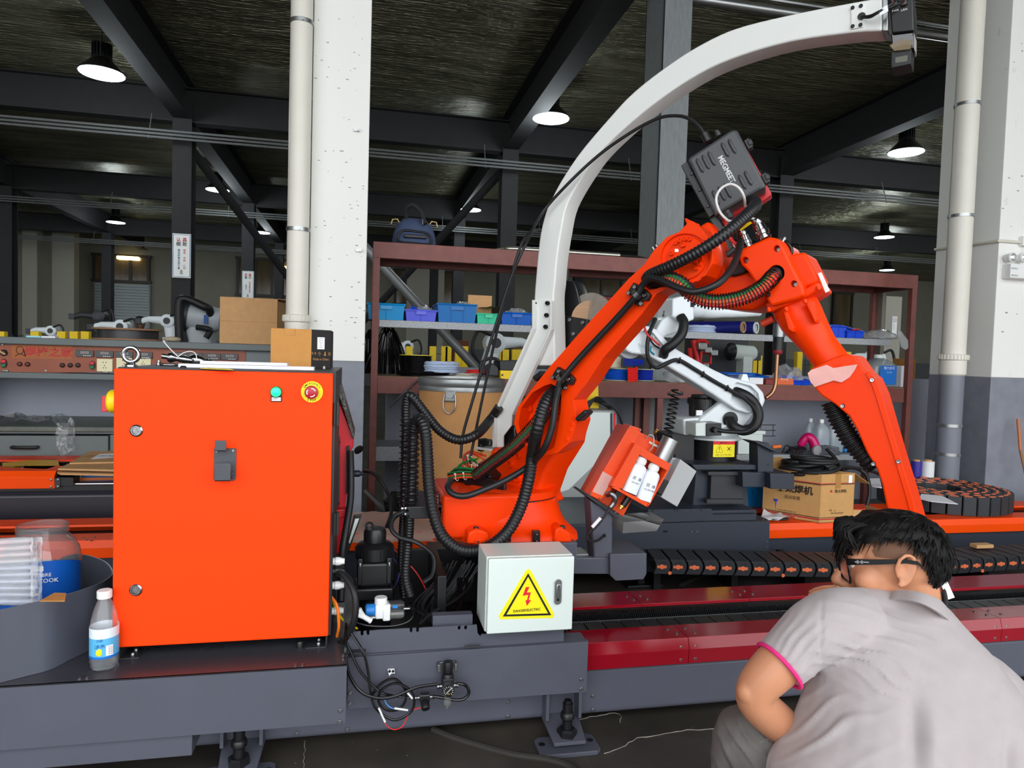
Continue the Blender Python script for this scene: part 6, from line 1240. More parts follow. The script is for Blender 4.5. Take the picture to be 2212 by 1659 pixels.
zS2 = P(850,965,YF+.1).z; B().box((xl2,YF+.1,zS2-.11), (P(1000,965,YF+.1).x,YBk,zS2)).build('bottom_shelf', SHG, rk, .003)
for x, y in ((1445,850),(1472,850)): b = B(); b.lathe([(.016,0),(.013,.002)], P(x,y,YF+.003), -EY, n=14); b.build('worn_patch', BLACKM, rk)
# ---------- bins on the middle shelf
zb_ = zM+.002
def binP(x0,x1,ytop,m_,label,Yf=YF+.03,dep=.36,z=None): 
    z0 = zb_ if z is None else z
    return openbin('storage_bin', (P(x0,680,Yf).x,Yf,z0), (P(x1,680,Yf).x,Yf+dep,max(P((x0+x1)/2,ytop,Yf).z,z0+.03)), m_, label, grp='plastic bins on the rack')
binP(794,874,657,mat('bright_cyan_blue_plastic',(0,140,200),.35),'bright blue bin at the left end of the rack shelf')
binP(876,943,671,mat('periwinkle_plastic',(92,100,216),.4),'periwinkle blue bin with bagged parts')
binP(945,1030,658,mat('royal_blue_plastic',(16,106,176),.35),'tall blue bin in the middle of the row')
binP(1031,1081,679,mat('mint_green_plastic',(62,196,152),.4),'small mint green bin on the rack shelf')
binP(1083,1150,677,mat('deep_blue_plastic',(10,90,182),.35),'low deep blue bin next to the white arch')
def crumple(name, c, rx, ry, rz, m_, label, cat='bag', seed=0, amp=.35, grp=None):
    b = B(); bm = b.bm; bmesh.ops.create_icosphere(bm, subdivisions=3, radius=1)
    for v in bm.verts:
        n_ = 1+amp*noise.noise(v.co*1.7+V((seed,0,0)))+amp*.7*noise.noise(v.co*4+V((seed,5,0))); v.co = V((v.co.x*rx*n_, v.co.y*ry*n_, max(v.co.z*rz*n_,-rz*.5)+rz*.5))+V(c)
    return b.build(name, m_, label=label, cat=cat, grp=grp, sm=25)
def bagP(x,y,w_,h,Y,z,label,seed,m_=BAGP): 
    p = P(x,y,Y); k = Y/1500; return crumple('polybag', (p.x,Y,z), w_*k/2, min(w_*k/2,.12), h*k*.62, m_, label, seed=seed, grp='crinkled polybags')
zbag = zM+.11
bagP(918,662,36,20,YF+.2,zM+.06,'clear polybag poking out of the periwinkle bin',1); bagP(1000,650,38,16,YF+.2,zM+.12,'clear polybag heaped in the tall blue bin',2); bagP(1113,665,60,26,YF+.2,zM+.05,'large clear polybag heap in the deep blue bin',3)
crumple('blue_film', (P(893,664,YF+.15).x,YF+.15,zM+.07), .03,.03,.03, mat('cobalt_blue_plastic'), 'crumpled blue film in the periwinkle bin', 'film', 4)
b = B(); a, c = P(1005,672,YF+.5), P(1056,642,YF+.5); b.box((a.x,YF+.36,zM+.1), (c.x,YF+.37,c.z)); b.build('card_sheet', CARD, label='upright cardboard sheet behind the blue bins', cat='cardboard')
sheet('paper_wrap', [(1032,670),(1080,668),(1083,690),(1030,688)], zM+.12, CARD, 'crumpled brown paper sticking out of the green bin', .04, 4, 'paper')
# ---------- top of the rack
tb = thing('tool_bag', P(895,525,5.4), 'navy blue canvas tool bag on top of the rack', 'bag')
NAVY = mat('navy_canvas', (62,74,104), .85, bump=.3, bs=400); zt2 = zT+.001
Yb = YF+.06; kb = Yb/1500
rings = []
for h, wx, wy in ((0,.155,.12),(.04,.16,.125),(.10,.15,.12),(.16,.125,.1),(.20,.09,.06),(.215,.05,.03)):
    rg = []
    for k in range(32):
        t_ = 2*math.pi*k/32; c_, s_ = math.cos(t_), math.sin(t_); q = (abs(c_)**3.2+abs(s_)**3.2)**(-1/3.2); rg.append(V((P(897,500,Yb).x+c_*q*wx*1.03, Yb+.12+s_*q*wy, zt2+h*1.0)))
    rings.append(rg)
B().rings(rings).build('body', NAVY, tb, sm=50)
xb = P(897,500,Yb).x
b = B(); b.tube(spline([V((xb-.12,Yb-.012,zt2+.02)), V((xb-.1,Yb-.006,zt2+.095)), V((xb,Yb-.004,zt2+.1)), V((xb+.1,Yb-.004,zt2+.085)), V((xb+.115,Yb-.012,zt2+.015)), V((xb,Yb-.018,zt2+.008))],6,True), .009, 8, True); b.build('pocket_trim', BLACKR, tb)
b = B(); b.obox((xb+.0,Yb-.012,zt2+.06), (EX,EY,EZ), .085,.012,.014); b.build('pocket_tool', BLACKP, tb, .008)
b = B(); b.tube(spline([V((xb-.06,Yb+.1,zt2+.2)), V((xb-.07,Yb+.06,zt2+.27)), V((xb-.02,Yb+.03,zt2+.3)), V((xb+.04,Yb+.02,zt2+.25)), V((xb+.06,Yb+.01,zt2+.19)), V((xb+.075,Yb+.0,zt2+.16))],6), .017, 8); b.build('strap', mat('black_webbing',(34,34,36),.8), tb)
b = B(); b.tube([V((xb+.05,Yb-.005,zt2+.19)), V((xb+.052,Yb-.012,zt2+.15))], .006, 6); b.build('zip_puller', STEEL, tb)
for s_ in (-1,1): b = B(); b.tube([V((xb+s_*.11,Yb+.1,zt2+.17)), V((xb+s_*.13,Yb+.1,zt2+.2)), V((xb+s_*.165,Yb+.1,zt2+.195)), V((xb+s_*.175,Yb+.1,zt2+.16))], .005, 6); b.build('side_ring', mat('tan_plastic',(206,178,120),.5), tb)
b = B(); zz = zT+.024; b.tube(spline([V((P(1076,535,YF+.2).x,YF+.26,zz)), V((P(1080,535,YF+.2).x+.02,YF+.16,zz)), V((P(1110,540,YF+.1).x,YF+.1,zz)), V((P(1200,545,YF+.1).x,YF+.1,zz)), V((P(1338,552,YF+.1).x,YF+.1,zz))],6), .02, 12); b.build('steel_tube', mat('stainless_tube',(176,172,162),.3,.9), label='bent stainless tube lying on top of the rack', cat='tube')
B().tube(spline([V((P(1338,552,YF+.1).x,YF+.1,zz)), V((P(1375,556,YF+.1).x,YF+.1,zz)), V((P(1400,562,YF+.12).x,YF+.12,zz-.01)), V((P(1430,566,YF+.12).x,YF+.14,zz-.015))],5), .008, 8).build('tube_lead', BLACKR, label='black lead at the end of the stainless tube', cat='cable')
b = B(); q = V((P(952,527,YF+.1).x,YF+.1,zT)); b.lathe([(.04,0),(.045,.006),(.02,.012)], q, n=18); b.build('saucer', WHT, label='small white saucer on top of the rack beside the bag', cat='saucer')
# ---------- lower shelf, left part
zl_ = zL+.008
def hank(x, w_, ytop, label, seed, Y=YF+.2):
    q = P(x,760,Y); t = []; h = P(x,ytop,Y).z-zl_; 
    for i in range(26):
        u = (i/25-.5)*w_*Y/1500; rr = random.uniform(.9,1.05); top = V((q.x+u*.35,Y+random.uniform(-.05,.05),zl_+h*rr)); bot = V((q.x+u*1.1+random.uniform(-.01,.01),Y+random.uniform(-.1,.1),zl_+.008))
        t.append([bot+V((0,.04,0)), bot.lerp(top,.5)+V((u*.1,-.02,0)), top, bot.lerp(top,.5)+V((u*.1,.05,0)), bot+V((.005,.09,0))])
    b = B()
    for ps in t: b.tube(spline(ps,5), .0062, 6)
    return b.build('cable_hank', BLACKG, label=label, cat='cable', kind='stuff')
hank(838,84,712,'tall hank of glossy black cable standing at the rack left end',1); hank(795,30,716,'black cable hank half hidden by the left pillar',2, YF+.3)
def spool(x, w_, y0, y1, Y, mf, mw_, label, z):
    q = P(x,y0,Y); r = w_/2*Y/1500; h = P(x,y0,Y).z-P(x,y1,Y).z; t = thing('cable_spool', (q.x,Y+r,z), label, 'spool')
    for zz in (z, z+h-.006): b = B(); b.lathe([(r,0),(r,.006)], (q.x,Y+r,zz), n=36); b.build('flange', mf, t)
    b = B(); nW = max(4,int(h/.012)); prof = []
    for i in range(nW): z_ = .006+(h-.012)*i/nW; dz = (h-.012)/nW; prof += [(r*.86,z_),(r*.9,z_+dz*.5)]
    prof.append((r*.86,h-.006)); b.lathe(prof, (q.x,Y+r,z), n=36); b.build('wound_cable', mw_, t); return t
spool(902,78,758,804,YF+.1,mat('yellow_flange',(206,190,60),.5),BLACKG,'black cable spool with yellow flange on the rack',zl_)
def torus_coil(x, y, R_, H, N, r, m_, label, Y, z, cat='hose'):
    q = P(x,y,Y); b = B()
    for i in range(N):
        rr = R_*(1-.18*((i*7)%5)/5); zz = z+r+H*(i/max(N-1,1)); ps = [V((q.x+rr*math.cos(a_)+random.uniform(-.003,.003), Y+R_+rr*math.sin(a_)*.9, zz+random.uniform(-.003,.003))) for a_ in [2*math.pi*k/20 for k in range(20)]]; b.tube(spline(ps,2,True), r, 6, True)
    return b.build('hose_coil', m_, label=label, cat=cat, kind='stuff')
torus_coil(955,790,.145,.07,10,.008,mat('translucent_blue_tube',(190,206,232),.2,alpha=.85),'coil of translucent bluish tube on the rack shelf',YF+.05,zl_+.03)
torus_coil(920,805,.2,.03,8,.006,BLACKG,'flat coil of thin black cable under the tube coil',YF+.03,zl_)
torus_coil(1040,800,.11,.02,3,.004,WR,'loose red wire coil on the rack shelf',YF+.1,zl_+.03,'cable'); torus_coil(1010,806,.1,.02,3,.004,mat('pale_wire',(196,190,170),.4),'loose pale wire coil on the rack shelf',YF+.06,zl_,'cable')
B().tube(spline([P(918,812,YF+.0), P(895,828,YF-.03), P(870,850,YF-.04), P(842,880,YF-.04)],6), .0065, 8).build('cable_tail', BLACKG, label='black cable tail hanging off the rack edge', cat='cable')
t = thing('spot_welder_head', P(1060,815,YF+.05), 'dark grey tool with round black handle beside the drum', 'tool')
prismY('body', [(1048,812),(1052,790),(1066,784),(1078,795),(1078,814)], YF+.05, YF+.18, CHAR, t, .012, 3); tubeP('handle', [(1040,812,YF+.1),(1038,790,YF+.1),(1048,778,YF+.1),(1064,774,YF+.1),(1078,782,YF+.1),(1081,812,YF+.1)], .014, BLACKR, t)
t = thing('tool_case', P(1110,816,YF+.05), 'yellow and black tool case behind the white arch', 'case')
prismY('yellow_base', [(1081,800),(1150,802),(1150,822),(1081,818)], YF+.02, YF+.3, YEL, t, .004); prismY('black_lid', [(1080,780),(1150,778),(1152,801),(1080,800)], YF+.03, YF+.3, BLACKP, t, .004)
bolt(P(1085,810,YF+.019), -EY, .008, .004, BLACKM, t)
prismY('yellow_box', [(1268,850),(1292,822),(1294,886),(1268,885)], 4.6, 4.75, YEL, label='yellow box on the pale welder cabinet behind the robot', cat='box')
# ---------- fibre drum in front of the rack
dx = P(1008,900,4.45).x; Rd = 92*4.7/1500; zd = P(1008,838,4.42).z
dm = thing('fibre_drum', (dx,4.72,0), 'brown fibre drum with steel rim and wire handle', 'drum')
B().cyl((dx,4.72,0), (dx,4.72,zd), Rd, n=56).build('wall', mat('drum_kraft',(186,136,84),.75,var=.06,vsc=10), dm)
b = B(); zr = zd; b.lathe([(Rd,-.03),(Rd+.006,-.03),(Rd+.008,-.01),(Rd+.004,0),(Rd+.009,.012),(Rd+.013,.03),(Rd+.008,.05),(Rd-.01,.055),(Rd-.012,.04),(Rd-.012,0)], (dx,4.72,zr), n=56, cap=False); b.build('steel_rim', mat('dull_zinc',(150,154,154),.4,.8), dm)
B().cyl((dx,4.72,zd), (dx,4.72,zd+.038), Rd-.013, n=56).build('lid', mat('drum_kraft'), dm)
lp = P(969,860,4.42); nd = V((lp.x-dx,4.42-4.72,0)).normalized(); sd_ = V((-nd.y,nd.x,0)); base = V((dx,4.72,0))+nd*(Rd+.001)
def dp(u, z, o=0): return base+sd_*u+nd*o+EZ*z
sgn = 1 if sd_.x > 0 else -1
b = B(); z0 = P(969,855,4.42).z; b.prism([dp(-.032,z0-.035), dp(.032,z0-.035), dp(.035,z0+.03), dp(-.03,z0+.03)], nd*.004); b.prism([dp(-.018,z0-.02,.004), dp(.018,z0-.02,.004), dp(.03,z0+.01,.004), dp(0,z0+.03,.004), dp(-.03,z0+.01,.004)], nd*.008); b.build('handle_plate', ALU, dm, .002)
b = B(); b.tube(spline([dp(.035,z0+.005,.008), dp(.04,z0-.04,.012), dp(.035,z0-.085,.016), dp(0,z0-.115,.018), dp(-.035,z0-.085,.016), dp(-.04,z0-.04,.012), dp(-.035,z0+.005,.008)],5), .005, 8); b.tube([dp(-.038,z0-.035,.013), dp(.038,z0-.035,.013)], .004, 8); b.build('wire_handle', ALU, dm)
# ---------- mid shelf, right part
zz = zM+.004
torus_coil(1528,708,.125,.045,7,.008,mat('translucent_blue_tube'),'flat coil of clear tube on the right shelf',YF+.08,zz)
for x, y, r, m_, l, c2 in ((1604,703,.05,mat('navy_film',(26,30,110),.3),'navy film roll with ragged brown core on the rack',1),(1632,703,.05,mat('navy_film'),'navy film roll with pale plastic core on the rack',0)):
    q = P(x,y,YF+.02); q.z = zz+r; d = V((-.55,.75,0)).normalized(); t = thing('film_roll', q, l, 'roll')
    b = B(); b.lathe([(r*.72,0),(r,.0),(r,.55),(r*.72,.55)], q, d, n=28, cap=False); b.build('film', m_, t)
    b = B(); b.lathe([(r*.66,-.01),(r*.96,-.012),(r*.96,.0),(r*.66,.0),(r*.6,.5)], q, d, n=14 if c2 else 30, cap=False); b.build('core', mat('ragged_core',(178,140,104),.9) if c2 else PALEG, t)
t = openbin('parts_bin', (P(1800,720,YF+.04).x,YF+.06,zz), (P(1832,720,YF+.04).x,YF+.34,P(1820,700,YF+.04).z), mat('cobalt_blue_plastic'), 'cobalt blue parts bin on the right shelf, left one', grp='cobalt parts bins', scoop=.2)
t = openbin('parts_bin', (P(1834,720,YF+.02).x,YF+.04,zz), (P(1870,720,YF+.02).x,YF+.34,P(1855,700,YF+.02).z), mat('cobalt_blue_plastic'), 'cobalt blue parts bin with screwdriver on the right shelf', grp='cobalt parts bins', scoop=.55)
B().cyl(P(1841,713,YF+.1), P(1856,711,YF+.1), .006, n=8).build('screwdriver', RED, label='red handled screwdriver in the cobalt bin', cat='tool')
B().cyl(V((P(1803,720,YF+.2).x-.04,YF+.2,zz)), V((P(1803,705,YF+.2).x-.04,YF+.2,zz+.09)), .035, n=20).build('tape_roll', mat('cream_tape',(222,212,180),.6), label='cream tape roll beside the cobalt bins', cat='roll')
bagP(1900,712,66,26,YF+.12,zz,'clear polybag sprawled at the right end of the shelf',7)
bm_ = B(); q = P(1948,735,YF+.0); bm_.prism([P(x,y,YF-.01) for x,y in ((1940,718),(1948,716),(1962,735),(1963,752),(1957,756),(1947,750))], (0,.01,0)); bm_.build('hanging_bag', BAGP, label='polybag corner hanging from the shelf end', cat='bag', bev=.003)
# ---------- lower shelf, right part
def lbox(x0,x1,y0,m_,label,cat='box',Y=YF+.03,d=.15,txt=None):
    a = P(x0,840,Y); c = P(x1,840,Y); o = B().box((a.x,Y,zl_), (c.x,Y+d,P(.5*(x0+x1),y0,Y).z)).build('small_box', m_, label=label, cat=cat, bev=.002)
    if txt: text(txt, V(((a.x+c.x)/2,Y-.001,zl_+.045)), EX, EZ, .018, mat('pale_print',(240,200,180),.6), o)
lbox(1673,1714,818,mat('orange_print_box',(220,104,60),.7),'orange printed box on the lower rack shelf',txt='零件盒'); lbox(1654,1673,820,mat('maroon_box',(130,50,50),.7),'small maroon box beside the orange box')
lbox(1618,1648,816,PAPER,'white box with red edge on the lower rack shelf')
openbin('parts_bin', (P(1714,830,YF+.03).x,YF+.03,zl_), (P(1752,830,YF+.03).x,YF+.26,P(1730,815,YF+.03).z), mat('cobalt_blue_plastic'), 'cobalt blue parts bin on the lower shelf beside the orange box', grp='cobalt parts bins', scoop=.5)
openbin('parts_bin', (P(1580,830,YF+.2).x,YF+.2,zl_), (P(1660,830,YF+.2).x,YF+.4,P(1620,808,YF+.2).z), mat('deep_blue_plastic'), 'wide blue bin behind the white robot arm', scoop=.3)
bagP(1702,795,70,50,YF+.2,zl_,'big clear polybag heap on the lower shelf',9); bagP(1465,815,70,34,YF+.1,zl_,'clear polybag behind the white robot arm',10); bagP(1585,805,55,20,YF+.2,zl_,'flat clear polybag behind the white robot',11)
# spools of coloured hose at the middle
spool(1345,66,799,826,YF+.06,mat('pale_flange',(190,186,150),.5),mat('bright_blue_hose',(20,84,190),.35),'blue hose spool on the lower rack shelf',zl_)
spool(1325,70,750,796,YF+.06,mat('pale_flange'),mat('cream_hose',(214,206,186),.5),'cream hose spool stacked on the blue spool',zl_+P(1345,799,YF+.06).z-P(1345,826,YF+.06).z+.004)
spool(1400,50,800,826,YF+.14,mat('pale_flange'),mat('royal_hose',(24,50,160),.35),'royal blue hose spool beside the post',zl_)
b = B()
for i in range(14): y = 795+i*2.2; b.tube(spline([P(1356,y,YF+.02), P(1368,y+1,YF+.01), P(1377,y-2,YF+.03)],4), .005, 6)
b.build('red_hose_bundle', mat('bright_red_hose',(232,40,36),.4), label='bundle of bright red hose at the blue spool', cat='hose', kind='stuff')
b = B()
for i in range(5): y = 776+i*3; b.tube(spline([P(1348,y,YF+.02), P(1370,y+1,YF+.0), P(1390,y+2-i,YF+.02)],4), .005, 6)
b.build('hose_tails', mat('royal_hose'), label='blue hose tails over the red bundle', cat='hose', kind='stuff')
# detergent bottle
def jug(x0,x1,y0,y1,Y,m_,label,capm,liq=None,z=None):
    a, c = P(x0,y1,Y), P(x1,y1,Y); w_ = c.x-a.x; cx = (a.x+c.x)/2; z0 = z if z is not None else a.z; h = P(x0,y0,Y).z-z0
    t = thing('jug', (cx,Y+w_/2,z0), label, 'jug')
    rings = []
    for hh, s_ in ((0,.94),(.02,1),(.62,1),(.72,.9),(.82,.55),(.88,.32),(.9,.28)):
        rings.append([V((cx+w_/2*s_*math.cos(q_)*((abs(math.cos(q_))**5+abs(math.sin(q_))**5)**-.2), Y+w_/2+w_/2*.85*s_*math.sin(q_)*((abs(math.cos(q_))**5+abs(math.sin(q_))**5)**-.2), z0+h*hh)) for q_ in [2*math.pi*k/28 for k in range(28)]])
    B().rings(rings).build('body', m_, t, sm=45)
    if liq:
        s_ = .97; lr = [[V((cx+(p.x-cx)*s_, Y+w_/2+(p.y-Y-w_/2)*s_, z0+h*hh)) for p in rings[2]] for hh in (.02,.4)]; B().rings(lr).build('liquid', liq, t, sm=45)
    b = B(); b.lathe([(w_*.16,0),(w_*.16,h*.1),(w_*.13,h*.11)], (cx,Y+w_/2,z0+h*.89), n=16); b.build('cap', capm, t)
    return t, cx, w_, z0, h
CL = glassy('frosted_jug', (206,214,220), .42, rough=.3)
t, cx, w_, z0, h = jug(1890,1945,765,845,YF+.03,glassy('clear_detergent',(196,206,210),.3),'clear detergent bottle with blue label on the lower shelf',PALEG,z=zl_)
b = B(); b.box((cx-w_*.34,YF+.026,z0+h*.08), (cx+w_*.3,YF+.03,z0+h*.66)); lbl = b.build('blue_label', mat('label_blue',(20,110,200),.5), t, .004); text('强力去污', V((cx,YF+.025,z0+h*.58)), EX, EZ, .02, WHT, lbl); text('洗洁精', V((cx,YF+.025,z0+h*.45)), EX, EZ, .014, mat('label_cyan',(140,200,230),.5), lbl)
lbox(1945,1957,790,PAPER,'narrow white box behind the detergent bottle',Y=YF+.15)
# bottom shelf contents
zs = zS+.002
jug(1745,1768,905,968,YF+.3,CL,'frosted handled jug at the left of the jugs',PALEG,z=zs); jug(1768,1796,907,968,YF+.18,CL,'frosted jug half full of blue liquid',WHT,mat('pale_blue_liquid',(120,150,170),.1),z=zs); jug(1797,1826,908,966,YF+.2,CL,'frosted jug half full of green liquid',WHT,mat('pale_green_liquid',(120,150,150),.1),z=zs)
jug(1826,1870,925,985,YF+.2,mat('azure_plastic',(0,110,180),.35),'azure blue jug behind the bellows hose',mat('azure_plastic'),z=zs)
t = thing('heat_gun', P(1745,980,YF+.15), 'magenta heat gun lying on the bottom shelf', 'tool'); q = P(1750,965,YF+.14); q.z = zs+.06
PK = mat('magenta_plastic',(198,10,96),.35)
b = B(); b.tube(spline([P(1722,978,YF+.2), P(1730,960,YF+.16), P(1742,945,YF+.14), P(1754,950,YF+.12), P(1764,972,YF+.1)],5), [.02]*5+[.035]*6+[.04]*6+[.042]*4, 16); b.build('shell', PK, t)
b = B(); b.lathe([(.045,0),(.045,.02),(.035,.026),(.01,.028)], P(1762,972,YF+.08), V((.2,-1,-.1)), n=22); b.build('intake_grille', mat('grille_grey',(150,146,146),.6), t)
crumple('polybag', (P(1790,980,YF+.1).x,YF+.12,zs), .12,.1,.05, glassy('dark_crinkle_bag',(130,130,140),.45,rough=.12,bump=.9,bs=50,bd=.01), 'shiny crumpled bag on the bottom shelf', seed=12)
t = thing('white_switch_box', P(1628,980,YF+.1), 'white switch box on the bottom shelf behind the white robot', 'electrical box'); a, c = P(1594,982,YF+.12), P(1648,938,YF+.12)
B().box((a.x,YF+.12,zs), (c.x,YF+.3,c.z)).build('body', PALEG, t, .004); B().box((a.x-.01,YF+.11,c.z), (c.x+.02,YF+.31,c.z+.03)).build('lid', PALEG, t, .004); B().box((P(1622,970,YF+.12).x,YF+.117,P(1622,972,YF+.12).z), (P(1636,970,YF+.12).x,YF+.12,P(1622,957,YF+.12).z)).build('window', CHAR, t)
b = B()
for i in range(9): u = i/8; a, c = P(1460+210*u,918,YF+.35), P(1460+210*u,942,YF+.35); b.cyl(a,c,.003,n=5)
for y in (918,930,942): b.cyl(P(1455,y,YF+.35), P(1675,y,YF+.35), .004, n=5)
b.build('wire_basket', BLACKM, label='black wire basket side on the bottom shelf', cat='basket')
for i in range(7): x = 1690+i*5; tubing('tool_lead', [(x,978,YF+.12),(x+8,962+random.random()*12,YF+.14),(x+20,970,YF+.1),(x+12,980,YF+.08)], .006, BLACKR, 'black tool lead tangled on the bottom shelf')['group'] = 'tool leads on the bottom shelf'
B().cyl(P(1668,966,YF+.1), P(1686,964,YF+.1), .016, n=14).build('sealant_tube', mat('orange_plastic',(240,120,50),.4), label='small orange sealant tube on the bottom shelf', cat='tube')
crumple('black_bag', (P(858,1075,5.0).x,5.0,P(858,1098,5.0).z-.02), .09,.08,.09, mat('black_bag',(30,30,32),.35,bump=.6,bs=40), 'crumpled black bag left of the fibre drum', seed=21)
b = B(); b.prism([P(x,y,5.0) for x,y in ((786,1062),(790,1058),(842,1105),(835,1112))], (0,.05,0)); b.build('aluminium_angle', ALU, label='aluminium angle leaning left of the fibre drum', cat='profile')
# ---------- right edge: film rolls, broom, box on ledge
ped = B().box((P(1965,1060,4.75).x,4.6,0), (P(2035,1060,4.75).x-.06,4.95,P(1990,1034,4.75).z)).build('low_stand', CHAR, label='low dark stand under the film rolls at the right pillar', cat='stand', bev=.004)
for x, r, y0, m_, l, tp in ((2004,.047,996,mat('stretch_film',(226,228,228),.2,bump=.3,bs=30),'upright roll of white stretch film',1),(1979,.042,996,mat('violet_film',(54,44,140),.3),'upright roll of violet film',0)):
    Y = 4.68+(.03 if not tp else 0); z0 = P(1990,1034,4.75).z+.002; z1 = P(x,y0,Y).z; q = P(x,1010,Y); t = thing('film_roll', (q.x,Y,z0), l+' on the low stand', 'roll'); B().cyl((q.x,Y,z0), (q.x,Y,z1), r, n=28).build('film', m_, t); B().cyl((q.x,Y,z1), (q.x,Y,z1+.012), r*.6, n=20).build('core', CARD, t)
a, c = P(2199,905,4.62), P(2214,1100,4.5); B().tube([a, a.lerp(c,.35)], .012, 10).build('broom_grip', mat('copper_grip',(190,110,60),.4), label='copper coloured grip of the broom at the right edge', cat='broom'); B().tube([a.lerp(c,.35), V((c.x+.1,4.45,0.0))], .011, 10).build('broom_stick', mat('wood_stick',(150,110,76),.7), label='wooden broom stick leaning at the right edge', cat='broom')
a, c = P(1972,808,5.75), P(2010,776,5.75); B().box((a.x,5.93,1.2), (c.x,6.02,c.z)).build('carton', CARDD, label='small brown carton on the knee wall beside the rack', cat='box', bev=.003)
# ================================================================ left side: third track, bench, console
Y3 = 4.5
def Z3(y, x=120, Y=Y3): return P(x,y,Y).z
t3 = thing('far_robot_track', P(60,1100,4.7), 'black beamed third track with orange covers at the far left', 'robot track')
xe = -.52
BLKB = mat('black_track_paint', (40,38,46), .3, spec=.5)
yz('beam', [(Y3,Z3(1153)),(Y3,Z3(1072)),(Y3+.02,Z3(1062)),(5.0,Z3(1062)),(5.0,Z3(1153))], -5, xe, BLKB, t3, .006)
B().box((-5,Y3+.03,.0), (xe,4.95,Z3(1153))).build('plinth', BLACKM, t3)
for y, r in ((1048,.012),(1055,.008)): B().cyl((-5,Y3+.03,Z3(y)), (xe,Y3+.03,Z3(y)), r, n=12).build('guide_rail', CHROME, t3)
B().box((-5,Y3+.02,Z3(1062)), (xe,Y3+.06,Z3(1044))).build('rail_seat', BLACKM, t3)
xo = P(118,1030,Y3).x
yz('cover_panel', [(Y3,Z3(1055)),(Y3-.006,Z3(1030)),(Y3+.02,Z3(1018)),(Y3+.2,Z3(1018)),(Y3+.2,Z3(1020)),(Y3+.025,Z3(1021)),(Y3+.004,Z3(1030)),(Y3+.01,Z3(1055))], -5, xo, RAILO, t3, .001)
yz('cover_end', [(Y3+.002,Z3(1050)),(Y3+.002,Z3(1032)),(Y3+.2,Z3(1018)),(Y3+.2,Z3(1043))], xo, P(158,1030,Y3).x, BLACKM, t3, .001)
prismY('joint_plate', [(118,1034),(130,1033),(130,1053),(118,1054)], Y3-.004, Y3, CHAR, t3, .001)
for x, y in ((110,1036),(110,1051),(125,1036),(125,1051)): bolt(P(x,y,Y3-.006), -EY, .007, .004, STEEL, t3)
zk = Z3(1018); 
yz('cover_panel', [(4.93,zk-.01),(4.935,zk),(5.12,zk),(5.12,zk-.02)], -5, xe, DARKO, t3, .001)
for x, y in ((48,1011),(55,1006),(115,986),(122,984),(137,985),(143,982)): bolt(PZ(x,y,zk), EZ, .006, .004, STEEL, t3)
b = B()
for k in range(220): x = -4+k*.016; b.obox((x,4.9,zk-.02), (EX,EY,EZ), .004,.02,.012)
b.build('rack_teeth', BLACKM, t3, sm=0, kind='stuff')
B().box((-5,4.55,Z3(1062)-.0), (xe,4.93,Z3(1052))).build('trough', BLACKM, t3)
# cardboard and yellow wrap lying in the trough
zc_ = Z3(1040)
def slab(name, pts, z, h, m_, label, cat): return B().prism([PZ(x,y,z) for x,y in pts], (0,0,h)).build(name, m_, label=label, cat=cat, bev=.001)
slab('yellow_wrap', [(5,1010),(60,1004),(125,1002),(128,1016),(100,1024),(5,1020)], zk-.03, .03, mat('yellow_wrap',(222,168,30),.4,bump=.4,bs=30,bd=.008), 'yellow taped wrap lying in the far track', 'wrap')
slab('flat_carton', [(125,1016),(160,1000),(245,995),(300,1000),(300,1020),(245,1019)], zk+.002, .012, CARD, 'flattened torn cardboard, upper sheet on the far track', 'cardboard')
slab('flat_carton', [(120,1022),(250,1012),(300,1015),(300,1030),(130,1026)], zk-.02, .012, CARD, 'flattened cardboard, lower sheet on the far track', 'cardboard')
o = slab('flat_carton', [(178,986),(190,980),(225,972),(300,968),(300,1000),(150,1003)], zk+.016, .01, CARD, 'flattened cardboard with white label on the far track', 'cardboard')
al_ = slab('address_label', [(196,992),(215,981),(250,979),(250,988)], zk+.0275, .001, PAPER, 'white address label on the flattened cardboard', 'label'); text('乐 中物流', PZ(228,985,zk+.029), EX, V((0,1,0)), .04, BLKINK, al_, 'lettering')
pbx = prismY('printed_carton', [(100,1022),(300,1016),(300,1043),(100,1042)], Y3+.1, Y3+.35, mat('beige_carton',(206,178,130),.8), label='beige flattened carton with blue and orange print', cat='box')
prismY('blue_print', [(175,1026),(250,1024),(250,1040),(175,1042)], Y3+.098, Y3+.0995, mat('print_blue',(40,100,160),.6), pbx, 0); prismY('blue_arrow', [(145,1027),(152,1020),(165,1022),(158,1028),(165,1034),(152,1032)], Y3+.098, Y3+.0995, mat('print_blue'), pbx, 0); prismY('orange_tape', [(100,1034),(300,1030),(300,1036),(100,1040)], Y3+.096, Y3+.0975, mat('orange_tape',(220,110,30),.35), pbx, 0)
